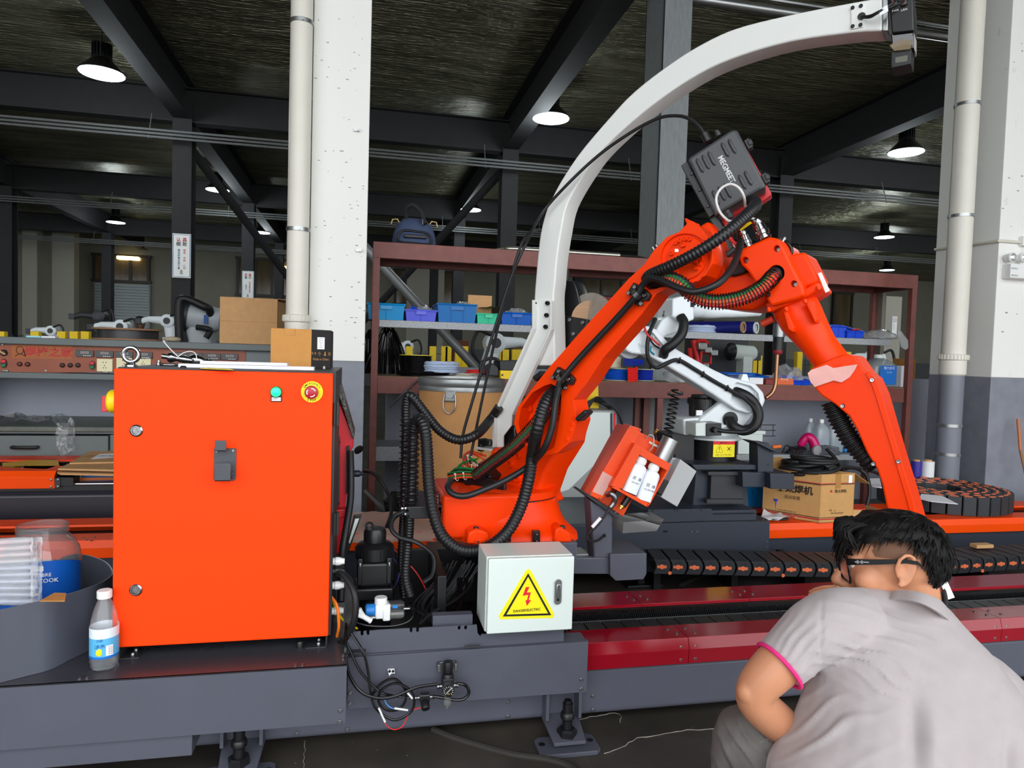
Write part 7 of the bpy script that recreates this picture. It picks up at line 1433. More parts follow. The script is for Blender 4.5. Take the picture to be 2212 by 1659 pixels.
# work bench
YB = 5.14
def Zb(y, Y=YB): return P(120,y,Y).z
wb_ = thing('work_bench', P(100,1000,5.5), 'grey steel work bench with drawer at the left', 'bench')
BNG = mat('greenish_grey_enamel', (96,104,104), .45, var=.04); BNT = mat('dark_rubber_bench_top', (96,100,92), .45, var=.2, vsc=4, stretch=(2,6,1))
zt_ = Zb(922); B().box((-5,YB,zt_-.035), (-.5,5.9,zt_)).build('top_mat', BNT, wb_, .008, 3)
B().box((-5,YB+.02,Zb(938)), (-.5,5.85,zt_-.035)).build('apron', BNG, wb_, .003)
d_ = B().box((P(-60,960,YB).x,YB+.01,Zb(985)-.2), (P(232,960,YB).x,YB+.4,Zb(942))).build('drawer', BNG, wb_, .003)
b = B(); a, c = P(28,966,YB), P(80,965,YB); b.tube(spline([V((a.x,YB+.01,a.z)), V((a.x+.01,YB-.02,a.z)), V((c.x-.01,YB-.02,a.z)), V((c.x,YB+.01,a.z))],3), .012, 8); b.build('handle', BLACKP, d_)
B().box((-5,YB+.05,0), (P(236,960,YB).x,5.85,Zb(985)-.2)).build('pedestal', BNG, wb_, .003); B().box((P(234,960,YB).x,YB+.03,0), (-.5,5.85,Zb(940))).build('side_cabinet', BNG, wb_, .003)
# crinkled transparent strip on the bench
bm = bmesh.new(); pts = [PZ(0,905,zt_+.02),PZ(25,895,zt_+.09),PZ(45,900,zt_+.03),PZ(75,905,zt_+.05),PZ(100,902,zt_+.05),PZ(125,900,zt_+.05),PZ(140,912,zt_+.03),P(146,925,YB-.01),P(140,945,YB-.02),P(142,965,YB-.02),P(150,978,YB-.02)]
sp = spline(pts,5); rows = []
for i, p in enumerate(sp):
    tg = (sp[min(i+1,len(sp)-1)]-sp[max(i-1,0)]).normalized(); s_ = tg.cross(V((0,-.4,1))).normalized() if i < len(sp)*.6 else tg.cross(-EY).normalized(); wv = .05+.02*noise.noise((i*.3,0,0)); rows.append([bm.verts.new(p+s_*wv*(k/4-1)+V((0,-.015*abs(noise.noise((i*.4,k,1))),.03*noise.noise((i*.5,k*.8,2))))) for k in range(9)])
for i in range(len(rows)-1):
    for k in range(8): bm.faces.new((rows[i][k],rows[i][k+1],rows[i+1][k+1],rows[i+1][k]))
b = B(); b.bm.free(); b.bm = bm; b.build('plastic_strip', glassy('glassy_strip',(228,232,234),.10,rough=.06,bump=.5,bs=40,bd=.01), label='crinkled transparent plastic strip hanging over the bench edge', cat='film', sm=25)
# control console on the bench
YK = 5.42
cs = thing('control_console', P(250,818,5.5), 'long grey control console with brown switch panel on the bench', 'console')
def Zk(y): return P(200,y,YK).z
x1 = P(612,740,YK).x
B().box((-5,YK-.05,Zk(748)), (x1,5.9,Zk(733))).build('top_ledge', BNG, cs, .006, 3)
B().box((-5,YK,Zk(806)), (x1,5.9,Zk(748))).build('case', mat('console_grey',(110,118,120),.5), cs, .003)
B().box((-5,YK-.05,Zk(820)), (x1,5.9,Zk(807))).build('lower_ledge', BNG, cs, .006, 3)
for x in (-4.6,-2.8,-.8): B().box((x,YK+.1,zt_), (x+.12,5.8,Zk(820))).build('leg', BNG, cs, .004)
PNL = mat('aged_brown_panel', (142,74,48), .45, var=.1, vsc=6)
pn = B().prism([P(-40,743,YK-.006), P(531,755,YK-.006), P(531,802,YK-.006), P(-40,806,YK-.006)], (0,.006,0)).build('switch_panel', PNL, cs, .001)
prismY('faded_plate', [(25,744),(157,746),(157,776),(25,774)], YK-.0075, YK-.006, mat('faded_plate',(160,88,36),.5), pn, 0)
text('焊接之家', P(105,762,YK-.008), EX, EZ, .05, mat('faded_red_print',(176,46,44),.6), pn, bold=.03, sx=1.1)
b = B(); q = P(43,760,YK-.008)   # plain line figure of a welder
b.tube([q+V((math.cos(a_)*.022,0,math.sin(a_)*.026+.012)) for a_ in [2*math.pi*i/16 for i in range(16)]], .0022, 4, True); b.tube([q+V((-.03,0,-.03)), q+V((0,0,-.012)), q+V((.035,0,-.03))], .0022, 4); b.tube([q+V((.02,0,.02)), q+V((.035,0,-.028))], .003, 4); b.build('welder_sketch', BLKINK, pn)
DSP = mat('display_black',(34,36,40),.25); DIG = mat('dim_digits',(170,160,150),.5)
for x, y in ((184.5,763.5),(227,765),(269.5,766),(311.5,767.5),(459,770),(497,771),(385,768),(420,769)):
    k = YK/1500; q = P(x,y,YK-.006); b = B(); b.obox(q-EY*.006, (EX,EY,EZ), 15.5*k,.006,6.6*k); d_ = b.build('digital_meter', DSP, pn, .002); text('8888', q-EY*.0125+EZ*.006, EX, EZ, .02, DIG, d_); b = B()
    for j in range(4): b.obox(q+V((-.006+.013*j,-.0125,-.016)), (EX,EY,EZ), .004,.0005,.0022)
    b.build('keys', WHT, d_, sm=0)
for x, y in ((9,762,),): b = B(); q = P(x,y,YK-.006); b.lathe([(.022,0),(.022,.012),(.016,.02)], q, -EY, n=18); d_ = b.build('rotary_switch', BLACKP, pn); b = B(); b.obox(q-EY*.022, (V((1,0,-.6)),EY,V((.6,0,1))), .02,.004,.005); b.build('pointer', CARD, d_)
for x, y in ((9,785),(200,789)):
    k = YK/1500; b = B(); q = P(x,y,YK-.006); pp = [q+V((5.5*k*math.cos(a_),0,7.5*k*math.sin(a_)*1.15)) for a_ in [2*math.pi*i/20 for i in range(20)]]; b.prism(pp, (0,-.008,0)); d_ = b.build('push_button_pair', BLACKP, pn, .002)
    b = B(); b.obox(q+V((0,-.011,.014)), (EX,EY,EZ), .014,.005,.012); b.build('red_button', RED, d_, .004); b = B(); b.obox(q+V((0,-.011,-.014)), (EX,EY,EZ), .014,.005,.012); b.build('green_button', mat('button_green',(30,100,60),.5), d_, .004)
for x, y in ((43,786.5),(60,787),(135,789),(152,789),(168.5,789)): b = B(); b.lathe([(.017,0),(.015,.012),(.008,.018),(.003,.019)], P(x,y,YK-.006), -EY, n=16); b.build('round_knob', mat('maroon_knob',(84,40,36),.4) if x < 100 else mat('dark_knob',(56,40,34),.4), pn)
SOCK = mat('cream_socket',(226,218,178),.5)
for x, y in ((227,789),(269,785),(310,781)):
    k = YK/1500; q = P(x,y,YK-.006); b = B(); b.obox(q-EY*.005, (EX,EY,EZ), 14*k,.005,12.5*k); d_ = b.build('wall_socket', SOCK, pn, .003); b = B()
    for u, v in ((-.009,.02),(.009,.02),(0,-.002),(-.008,-.018),(.008,-.018)): b.obox(q+V((u,-.0105,v)), (EX,EY,EZ), .0022,.0006,.004)
    b.build('pin_slots', BLKINK, d_, sm=0)
for x, y in ((5,744.5),(98.5,801),(272,750.5),(523,757)): bolt(P(x,y,YK-.006), -EY, .008, .004, STEEL, pn, 'screw')
for x, y in ((11,801),(227,804)): b = B(); q = P(x,y,YK-.007); b.obox(q, (EX,EY,EZ), .022,.001,.006); d_ = b.build('tag_plate', BLKINK, pn); text('电源插座', q-EY*.0015, EX, EZ, .007, WHT, d_)
# things on the console
zk_ = Zk(733)+.001
t = thing('cable_reel', P(267,727,5.6), 'flat brown cable reel lying on the console', 'reel'); q = P(267,722,5.55); rR = 64*5.5/1500
for dz in (0,.075): b = B(); b.lathe([(rR,0),(rR,.012)], (q.x,5.42+rR,zk_+dz), n=40); b.build('card_flange', mat('reel_card',(140,104,76),.8), t)
B().cyl((q.x,5.42+rR,zk_+.012), (q.x,5.42+rR,zk_+.075), rR*.86, n=36).build('wound_tape', mat('dark_tape',(50,48,50),.4), t)
ct = thing('carton', P(545,738,5.6), 'large plain cardboard carton standing on the console', 'box')
a, c = P(474,741,YK+.0), P(600,646,YK+.0); B().box((a.x,YK,zk_), (c.x,YK+.3,c.z)).build('body', CARD, ct, .002)
b = B(); b.prism([V((c.x,YK,c.z)), V((c.x,YK+.3,c.z)), V((c.x+.08,YK+.3,c.z-.01)), V((c.x+.08,YK+.02,c.z-.01))], (0,0,.004)); b.prism([V((c.x+.003,YK,zk_)), V((c.x+.09,YK+.18,zk_)), V((c.x+.09,YK+.18,c.z-.02)), V((c.x+.003,YK,c.z-.02))], (0,.004,0)); b.build('flap', CARD, ct, sm=0); B().tube([P(475,693,YK-.0005), P(599,697,YK-.0005)], .0012, 4).build('crease', CARDD, ct)
b = B(); b.ball(P(372,736,5.45)+EZ*.01,.06,.05,.02); b.build('rag', mat('beige_rag',(176,160,136),.9), label='small beige rag on the console', cat='rag')
for x, m_, l in ((76,mat('cyan_lid',(150,214,224),.4),'cyan'),(108,PAPER,'white')): b = B(); b.obox(V((P(x,728,5.6).x,5.6,zk_+.006)), (EX,EY,EZ), .045,.03,.006); b.build('mask_pack', m_, label=l+' flat pack lying on the console edge', cat='pack')
# ================================================================ bin, jar, bubble wrap and bottle on the platform
fy = [PZ(x,y,zl).y for x, y in ((-120,1508),(0,1475),(110,1446),(205,1398))]
bpts = [(-120,1338,fy[0]),(-60,1327,(fy[0]+fy[1])/2),(0,1317,fy[1]),(60,1304,(fy[1]+fy[2])/2),(110,1293,fy[2]),(160,1279,(fy[2]+fy[3])/2),(205,1264,fy[3]),(232,1250,fy[3]+.08),(243,1235,fy[3]+.17),(228,1214,fy[3]+.26),(195,1201,fy[3]+.31),(162,1197,fy[3]+.32),(132,1206,fy[3]+.30),(113,1228,fy[3]+.25),(106,1255,fy[3]+.2)]
tps = spline([P(*q) for q in bpts], 6)
bn = thing('scrap_bin', V((tps[20].x,tps[20].y,zl)), 'grey curved sheet metal scrap bin with sloping curled rim at left', 'bin')
b = B(); R_ = []
for i, p_ in enumerate(tps):
    tg = tps[min(i+1,len(tps)-1)]-tps[max(i-1,0)]; tg.z = 0; n_ = V((-tg.y,tg.x,0)).normalized()*.002; bt = V((p_.x,p_.y,zl+.001)); R_.append([bt-n_, p_-n_, p_+n_, bt+n_])
b.rings(R_); b.build('curved_wall', mat('bin_grey_enamel',(84,87,98),.3,spec=.5), bn, sm=50)
b = B(); b.prism([V((p_.x,p_.y,zl+.001)) for p_ in tps[6:]], (0,0,.002)); b.build('floor_sheet', CHAR, bn, sm=0)
A_ = [2*math.pi*k/72 for k in range(72)]
# jar standing in the bin
jx = P(92,1200,2.5); jc = V((jx.x, 2.5, zl+.02)); JY = 2.5; jk = JY/1500
jr = thing('plastic_jar', jc, 'clear plastic jar with blue oat label standing in the bin', 'jar')
zj = lambda y: P(92,y,JY).z
b = B(); b.lathe([(60*jk,0),(66*jk,.01),(66*jk,zj(1210)-jc.z),(62*jk,zj(1185)-jc.z),(52*jk,zj(1165)-jc.z),(43*jk,zj(1155)-jc.z),(43*jk,zj(1132)-jc.z),(41*jk,zj(1132)-jc.z),(41*jk,zj(1156)-jc.z),(60*jk,zj(1186)-jc.z),(64*jk,zj(1212)-jc.z),(64*jk,.012)], jc, n=40); b.build('jar_body', glassy('thin_clear_pet',(236,237,238),.06), jr)
for y in (1136,1142,1148): b = B(); b.tube([V((jc.x+43.5*jk*math.cos(a_), jc.y+43.5*jk*math.sin(a_), zj(y))) for a_ in A_[::2]], .0018, 5, True); b.build('thread', glassy('thin_clear_pet'), jr)
b = B(); ang_ = [math.radians(-160+i*5) for i in range(33)]
rows = [[b.bm.verts.new((jc.x+66.8*jk*math.cos(a_), jc.y+66.8*jk*math.sin(a_), z_-(.03*((i-16)/16)**2 if j else 0))) for i, a_ in enumerate(ang_)] for j, z_ in enumerate((zj(1310),zj(1193)))]
for i in range(32): b.bm.faces.new((rows[0][i],rows[0][i+1],rows[1][i+1],rows[1][i]))
lb = b.build('blue_label', mat('oat_label_blue',(10,92,190),.45), jr)
fwd = V((.25,-1,0)).normalized(); lo_ = jc+fwd*67.5*jk; rt = V((-fwd.y,fwd.x,0)); rt = rt if rt.x > 0 else -rt
text('HIGH FIBRE', V((lo_.x,lo_.y,zj(1222))), rt, EZ, .011, WHT, lb, bold=.01); text('QUICK COOK', V((lo_.x,lo_.y,zj(1234))), rt, EZ, .013, WHT, lb, bold=.01)
b = B(); o_ = V((lo_.x,lo_.y,zj(1208))); b.prism([o_-rt*.018-EZ*.008, o_+rt*.018-EZ*.008, o_+rt*.018+EZ*.008, o_-rt*.018+EZ*.008], fwd*.001); b.build('brand_patch', WHT, lb)
b = B()
for i, (u, v) in enumerate(((-.03,0),(-.015,-.012),(-.03,-.025),(0,.004),(-.005,-.03),(-.02,.018))): b.ball(V((lo_.x,lo_.y,zj(1262)))+rt*u+EZ*v, .008,.002,.0035,8,6,(V((rt.x,rt.y,.6)).normalized(),fwd,EZ))
b.build('oat_print', mat('oat_tan',(220,150,100),.6), lb)
# bubble wrap air column pack
bw = thing('air_column_wrap', P(30,1310,2.35), 'silvery inflated air column packaging in the bin', 'packaging')
AIR = glassy('air_column_film',(226,228,232),.38,rough=.1,bump=.5,bs=50,bd=.006)
for i in range(10):
    y = 1172+i*13.6; a, c = P(-60,y+4,2.36-.004*i), P(84,y-6+i*1.2,2.36-.004*i); L = (c-a)
    ps = [a+L*u for u in [k/14 for k in range(15)]]; rr = [.013*(1+.12*noise.noise((k*.6,i,0))) for k in range(12)]+[.011,.007,.002]
    B().tube(ps, rr, 10).build('air_column', AIR, bw, sm=60)
b = B(); rows = []
for i in range(14): y = 1160+i*11; rows.append([b.bm.verts.new(P(66+k*5+4*noise.noise((i*.7,k,0)),y+3*noise.noise((i,k*.5,4)),2.345-.004*i+.02*noise.noise((i*.9,k*.8,1)))) for k in range(6)])
for i in range(13):
    for k in range(5): b.bm.faces.new((rows[i][k],rows[i][k+1],rows[i+1][k+1],rows[i+1][k]))
b.build('seam_film', AIR, bw, sm=40)
slab('brown_flap', [(85,1300),(118,1282),(143,1283),(140,1300)], zl+.24, .003, CARDD, 'brown cardboard flap inside the grey bin', 'cardboard')
# water bottle
bq = PZ(225,1440,zl); bo = thing('water_bottle', bq, 'clear soda bottle with blue lemon label beside the cabinet', 'bottle'); kb = bq.y/1500
hB_ = P(228,1275,bq.y).z-zl; R0 = 26*kb; bc = V((bq.x+.0,bq.y,zl+.001))
PET = glassy('clear_pet_bottle',(240,243,246),.13)
prof = [(R0*.5,.0),(R0*.85,.0),(R0*.95,.02),(R0*.9,.05),(R0,.09),(R0,.4),(R0*1.0,.5),(R0*.95,.6),(R0*.8,.72),(R0*.55,.84),(R0*.45,.88),(R0*.45,.92)]
b = B(); rings = []
for r, h in prof:
    rings.append([V((bc.x+(r*(1-.14*max(0,math.cos(5*a_)) if h < .07 else r)/1 if False else r*(1-(.16*max(0,math.cos(5*a_)) if h < .06 else 0)))*math.cos(a_), bc.y+r*(1-(.16*max(0,math.cos(5*a_)) if h < .06 else 0))*math.sin(a_), bc.z+h*hB_)) for a_ in [2*math.pi*k/40 for k in range(40)]])
b.rings(rings); b.build('bottle_body', PET, bo, sm=50)
b = B(); b.lathe([(R0*.93,.01*hB_+.004),(R0*.93,.12*hB_),(R0*.1,.121*hB_)], bc, n=30); b.build('water', glassy('water',(214,222,226),.04), bo)
b = B(); b.lathe([(R0*.5,.9*hB_),(R0*.53,.905*hB_),(R0*.53,.99*hB_),(R0*.48,hB_)], bc, n=24); b.build('screw_cap', WHT, bo)
b = B(); b.lathe([(R0*1.01,.16*hB_),(R0*1.01,.42*hB_)], bc, n=40, cap=False); lb = b.build('blue_label', mat('soda_label_blue',(90,180,226),.4), bo); b = B(); b.lathe([(R0*1.012,.42*hB_),(R0*1.012,.545*hB_)], bc, n=40, cap=False); b.build('white_band', mat('label_white_film',(225,236,242),.35), bo)
b = B(); b.lathe([(R0*1.015,.16*hB_),(R0*1.015,.19*hB_)], bc, n=40, cap=False); b.build('deep_blue_band', mat('label_blue',(20,110,200),.5), bo)
vd = (CAM-bc); vd.z = 0; vd.normalize(); sd = V((-vd.y,vd.x,0)); sd = sd if sd.x > 0 else -sd
o_ = bc+vd*R0*1.04; b = B(); b.prism([o_+sd*.004+EZ*hB_*.2, o_+sd*.022-vd*.006+EZ*hB_*.2, o_+sd*.022-vd*.006+EZ*hB_*.33, o_+sd*.004+EZ*hB_*.33], vd*.0005); b.build('nutrition_panel', PAPER, lb)
for k in range(5): text('配料表 ABC', o_+sd*.0125+vd*.0012-vd*.003+EZ*hB_*(.31-.022*k), sd, EZ, .0028, BLKINK, lb)
b = B(); b.ball(o_-sd*.012+EZ*hB_*.25-vd*.003, .009,.002,.011,12,8,(sd,vd,EZ)); b.build('lemon_print', YELS, lb); text('冰水', o_-sd*.011+EZ*hB_*.33+vd*.0005, sd, EZ, .01, mat('label_navy',(20,60,150),.5), lb); text('饮品', o_-sd*.012+EZ*hB_*.405+vd*.0008, sd, EZ, .006, mat('label_navy'), lb)
# ================================================================ distant hall machines
def mini_robot(x, y, Y, s, label, m_=WHITER, flip=1):
    p = P(x, y, Y); k = Y/1500; z0 = 0; t = thing('distant_robot', (p.x,Y,0), label, 'robot', 'robots deep in the hall')
    B().box((p.x-.2*s,Y-.2*s,0), (p.x+.2*s,Y+.2*s,max(p.z-.55*s,.2))).build('plinth', STEELD, t)
    zb = max(p.z-.55*s,.2); b = B(); b.lathe([(.17*s,0),(.17*s,.1*s),(.13*s,.14*s),(.13*s,.25*s)], (p.x,Y,zb), n=20); b.build('base', m_, t)
    e = V((p.x-.04*s*flip,Y,zb+.52*s)); b = B(); b.tube([V((p.x+.02*s*flip,Y,zb+.22*s)), e], [.1*s,.085*s], 14); b.build('lower_arm', m_, t)
    b = B(); b.lathe([(.11*s,-.12*s),(.11*s,.1*s),(.08*s,.12*s)], e, -EY, n=20); b.build('elbow', m_, t); b = B(); b.lathe([(.055*s,.12*s),(.055*s,.126*s)], e, -EY, n=16); b.build('elbow_ring', CHAR, t)
    b = B(); b.tube([e, e+V((-.3*s*flip,0,.02*s)), e+V((-.42*s*flip,0,-.02*s))], [.08*s,.05*s,.045*s], 14); b.build('forearm', m_, t); b = B(); b.obox(e+V((-.45*s*flip,0,-.02*s)), (EX,EY,EZ), .05*s,.05*s,.05*s); b.build('wrist', CHAR, t, .01)
    b = B(); b.tube(spline([e+V((.05*s*flip,-.1*s,.08*s)), e+V((.2*s*flip,-.1*s,.12*s)), e+V((.25*s*flip,-.1*s,-.1*s)), e+V((.1*s*flip,-.1*s,-.3*s))],5), .02*s, 8); b.build('cable', BLACKR, t); return t
mini_robot(118,712,11.6,.7,'white robot peeking over the console at far left'); mini_robot(270,702,11,.9,'white robot head before the roller shutter'); mini_robot(222,680,12.4,.9,'dark robot arm left of the roller shutter',CHAR)
mini_robot(370,690,9.4,.75,'white robot just left of the grey grinder head'); mini_robot(885,745,12,.9,'white robot behind the black spool on the rack'); mini_robot(1060,735,9.3,1.25,'large white robot with black cable chain behind the rack',WHITER,-1); mini_robot(1560,760,10,1.2,'white robot mechanism behind the rack centre',WHITER,-1); mini_robot(1895,770,9,1.0,'white robot arm behind the rack right end')
gr_ = thing('grinder_robot', P(420,735,7.6), 'grey robot wrist with thick black hose rising over the console', 'robot'); YG = 7.6
prismY('column', [(405,735),(400,712),(410,702),(440,702),(452,715),(456,735),(458,1020),(398,1020)], YG, YG+.3, mat('light_grey_casting',(170,176,180),.4), gr_, .03, 3)
b = B(); b.lathe([(.14,0),(.15,.05),(.13,.3),(.10,.34)], P(402,680,YG+.1), P(458,690,YG+.1)-P(402,680,YG+.1), n=24); b.build('wrist_motor', mat('light_grey_casting'), gr_); b = B(); b.lathe([(.17,0),(.17,.06)], P(398,680,YG+.1), P(458,690,YG+.1)-P(402,680,YG+.1), n=24); b.build('dark_disc', CHAR, gr_)
tubeP('black_hose', [(388,735,YG-.1),(386,690,YG-.1),(387,655,YG-.1),(395,645,YG-.1),(415,650,YG-.1),(440,662,YG-.1),(452,668,YG-.05),(454,680,YG)], .04, BLACKR, gr_, 12); tubeP('lower_hose', [(425,707,YG-.1),(445,710,YG-.12),(454,715,YG-.1),(445,730,YG-.1)], .03, BLACKR, gr_, 10)
b = B(); b.obox(P(445,690,YG-.06), (EX,EY,EZ), .02,.005,.045); b.build('blue_badge', PBL, gr_)
# tiny person far behind
ps_ = thing('person', P(302,735,12.5), 'distant person in dark clothing behind the console', 'person'); q = P(302,690,12.5)
b = B(); rings = []
for z_, w_, d_ in ((0,.12,.1),(.45,.13,.11),(.85,.18,.13),(1.1,.2,.13),(1.32,.23,.12),(1.42,.16,.1),(1.47,.06,.06),(1.52,.055,.06)):
    rings.append([V((q.x+w_*math.cos(a_), 12.5+d_*math.sin(a_), z_)) for a_ in [2*math.pi*k/20 for k in range(20)]])
b.rings(rings); b.build('body', mat('dark_clothes',(36,34,40),.9), ps_, sm=60); b = B(); b.ball((q.x,12.48,1.64),.08,.095,.115); b.build('head', mat('far_skin',(120,84,66),.7), ps_); b = B(); b.ball((q.x,12.52,1.69),.086,.1,.09); b.build('hair', mat('far_hair',(22,20,20),.7), ps_)
# yellow safety fences
def fence(xs, y0, y1, Y, label, mesh=True):
    t = thing('safety_fence', P(sum(xs)/len(xs),y1,Y), label, 'fence')
    for x in xs: q = P(x,y0,Y); B().box((q.x-.05,Y-.05,0), (q.x+.05,Y+.05,q.z)).build('yellow_post', YEL, t, .006)
    if mesh:
        b = B(); a, c = P(xs[0],y0+6,Y), P(xs[-1],y0+6,Y); nn = int((c.x-a.x)/.12)
        for i in range(nn+1): x = a.x+(c.x-a.x)*i/nn; b.box((x-.004,Y-.004,.1), (x+.004,Y+.004,a.z))
        for z in [.3+.25*i for i in range(12)]:
            if z < a.z: b.box((a.x,Y-.004,z-.004), (c.x,Y+.004,z+.004))
        b.build('mesh_panel', BLACKM, t, sm=0, kind='stuff')
fence([4,78,135,162,186,330],716,740,10.4,'yellow post safety fence behind the console'); fence([884,935,960,968,990,1004,1060],748,815,10.8,'yellow post safety fence behind the rack left part'); fence([1075,1092,1112,1125,1200],755,815,10.6,'yellow post safety fence behind the white arch'); fence([1440,1530,1560,1630,1638],768,815,10.4,'yellow post safety fence behind the white robot'); fence([1725,1760,1830],760,815,10.6,'yellow post safety fence behind the robot forearm')
# red welding fixture and grey motor seen between the shelves
fx = thing('red_fixture', P(1515,800,8.6), 'red clamp fixture with hoses seen between the rack shelves', 'fixture')
for pts, r_ in (([(1497,735),(1500,748),(1505,770),(1508,795),(1510,1000)],.03),([(1500,738),(1520,735),(1530,742)],.022),([(1490,752),(1492,775),(1500,782)],.03),([(1515,760),(1535,765),(1535,785),(1512,785),(1515,760)],.022)): B().tube([P(x,y,8.6) for x,y in pts], r_, 10).build('red_tube', mat('bright_red_hose'), fx)
for x, y, w_ in ((1515,748,.06),(1527,756,.05),(1540,762,.05),(1522,790,.04)): b = B(); b.obox(P(x,y,8.55), (EX,EY,EZ), w_,.05,w_*.8); b.build('clamp_block', ALU, fx, .01)
mt_ = thing('grey_motor', P(1605,800,9.2), 'pale grey cylinder motor on a stand between the rack shelves', 'motor')
b = B(); b.lathe([(.10,0),(.11,.02),(.11,.32),(.08,.36)], P(1582,760,9.2), P(1632,764,9.2)-P(1582,760,9.2), n=24); b.build('cylinder', PALEG, mt_); b = B(); b.lathe([(.13,0),(.13,.05),(.06,.1)], P(1582,760,9.2), P(1582,760,9.2)-P(1632,764,9.2), n=24); b.build('black_end', BLACKP, mt_); B().box((P(1598,780,9.2).x,9.1,0), (P(1618,780,9.2).x,9.3,P(1605,770,9.2).z)).build('stand', PALEG, mt_, .01)
# dark clutter silhouettes of machines in the hall
for x0,x1,y0,Y,m_,l in ((1520,1620,690,9.5,CHAR,'dark grey machine housing behind the white robot'),(1285,1345,640,11,mat('maroon_box'),'maroon cabinet far behind the rack'),(980,1012,735,14,mat('rust_brown',(110,50,30),.7),'rust brown cabinet far behind the rack'),(1110,1140,735,13,mat('wood_stack',(110,86,60),.8),'stack of wooden crates behind the arch')):
    a, c = P(x0,y0,Y), P(x1,y0,Y); B().box((a.x,Y,0), (c.x,Y+.6,a.z)).build('machine_cabinet', m_, label=l, cat='cabinet', bev=.01)
# poster on far wall pier at right, and power cord on the floor
a, c = P(1910,700,9.52), P(1944,700,9.52); B().box((a.x,9.5,0), (c.x,9.8,P(1926,640,9.5).z)).build('wall_pier', PIER, label='pale pier carrying the narrow poster behind the rack', cat='pier')
poster(None, 1926,1936,683,730,9.5, ('安 全','生 产'), [('注意安全',.36,.6,PBL)], 'narrow poster seen through the right end of the rack')
B().tube(spline([PZ(x,y,.008) for x,y in ((935,1575),(975,1592),(1040,1612),(1110,1630),(1180,1640),(1230,1655),(1260,1680))],6), .011, 8).build('floor_cable', mat('dusty_cable',(50,47,43),.8), label='dusty black cable lying on the floor under the track', cat='cable')
B().tube(spline([PZ(x,y,.006) for x,y in ((1530,1240),(1500,1250),(1470,1265))],6), .012, 8).build('floor_cable', mat('dusty_cable'), label='dusty cable on the floor behind the red covers', cat='cable')
# ================================================================ crouching person at the right front
def PD(x, y, d): return CAM + ray(x, y)*d
def remesh(b, name, m_, parent, vox, it=6, disp=None, fac=.5):
    bm = b.bm; bmesh.ops.recalc_face_normals(bm, faces=bm.faces); me = bpy.data.meshes.new('t'); bm.to_mesh(me); bm.free()
    o = bpy.data.objects.new('t', me); COL.objects.link(o)
    r = o.modifiers.new('r', 'REMESH'); r.mode = 'VOXEL'; r.voxel_size = vox; r.use_smooth_shade = True
    s_ = o.modifiers.new('s', 'SMOOTH'); s_.factor = fac; s_.iterations = it
    bpy.context.view_layer.update(); me2 = bpy.data.meshes.new_from_object(o.evaluated_get(bpy.context.evaluated_depsgraph_get())); bpy.data.objects.remove(o)
    if disp:
        no = [v.normal.copy() for v in me2.vertices]
        for v, n_ in zip(me2.vertices, no): v.co = disp(v.co, n_)
    for p in me2.polygons: p.use_smooth = True
    me2.name = name; me2.materials.clear(); me2.materials.append(m_)
    o = bpy.data.objects.new(name, me2); _link(o, parent, M.Identity(4)); return o
def sm_tube(b, cs, n=20, k=5):
    """cs: (point, radius) smooth tapered limb with rounded ends"""
    ps = spline([c[0] for c in cs], k); rr = spline([V((c[1],0,0)) for c in cs], k); rs = [max(r.x,.003) for r in rr]
    b.tube(ps, rs, n); b.ball(ps[0], rs[0]*.99, n=16, m_=10); b.ball(ps[-1], rs[-1]*.99, n=16, m_=10)
per = thing('person', PD(1930,2050,1.2), 'crouching person with glasses in a light grey polo shirt and dark trousers', 'person')
SKIN = mat('warm_skin', (194,134,100), .5, bump=.08, bs=160, bd=.001, var=.05, vsc=9); SKIN.node_tree.nodes['Principled BSDF'].inputs['Subsurface Weight'].default_value = .12; SKIN.node_tree.nodes['Principled BSDF'].inputs['Subsurface Radius'].default_value = (.01,.004,.002)
# head frame: face looks to image left and a little away
HC = PD(1930,1212,1.45); th = math.radians(14); HF = (-CR*math.cos(th)+CF*math.sin(th)); HU = (CU*.995-CR*.02).normalized(); HF = (HF-HU*HF.dot(HU)).normalized(); HS = HU.cross(HF); HS = HS if HS.dot(CF) < 0 else -HS
def hp(f, u, s_): return HC+HF*f+HU*u+HS*s_
HA = (HF, HS, HU)
b = B()
b.ball(hp(-.006,.012,0), .092,.074,.076,24,16,HA); b.ball(hp(.036,-.028,0), .058,.061,.082,24,16,HA); b.ball(hp(.03,-.082,0), .055,.05,.034,20,12,HA); b.ball(hp(.066,-.108,0), .022,.022,.018,16,10,HA)
for s_ in (-1,1):
    b.ball(hp(.058,-.032,s_*.04), .028,.022,.028,16,10,HA); b.ball(hp(.0,-.075,s_*.048), .04,.016,.03,16,10,HA)
    b.ball(hp(.101,-.05,s_*.011), .010,.007,.007,12,8,HA); b.ball(hp(.082,.012,s_*.03), .014,.022,.009,12,8,HA)
b.tube([hp(.088,.004,0), hp(.098,-.018,0), hp(.108,-.038,0), hp(.111,-.046,0)], [.009,.009,.0115,.0125], 14); b.ball(hp(.110,-.045,0), .012,.0125,.0115,14,10,HA)
b.ball(hp(.094,-.075,0), .012,.022,.007,14,8,HA); b.ball(hp(.092,-.087,0), .012,.020,.0075,14,8,HA); b.ball(hp(.085,-.066,0), .018,.026,.016,14,8,HA)
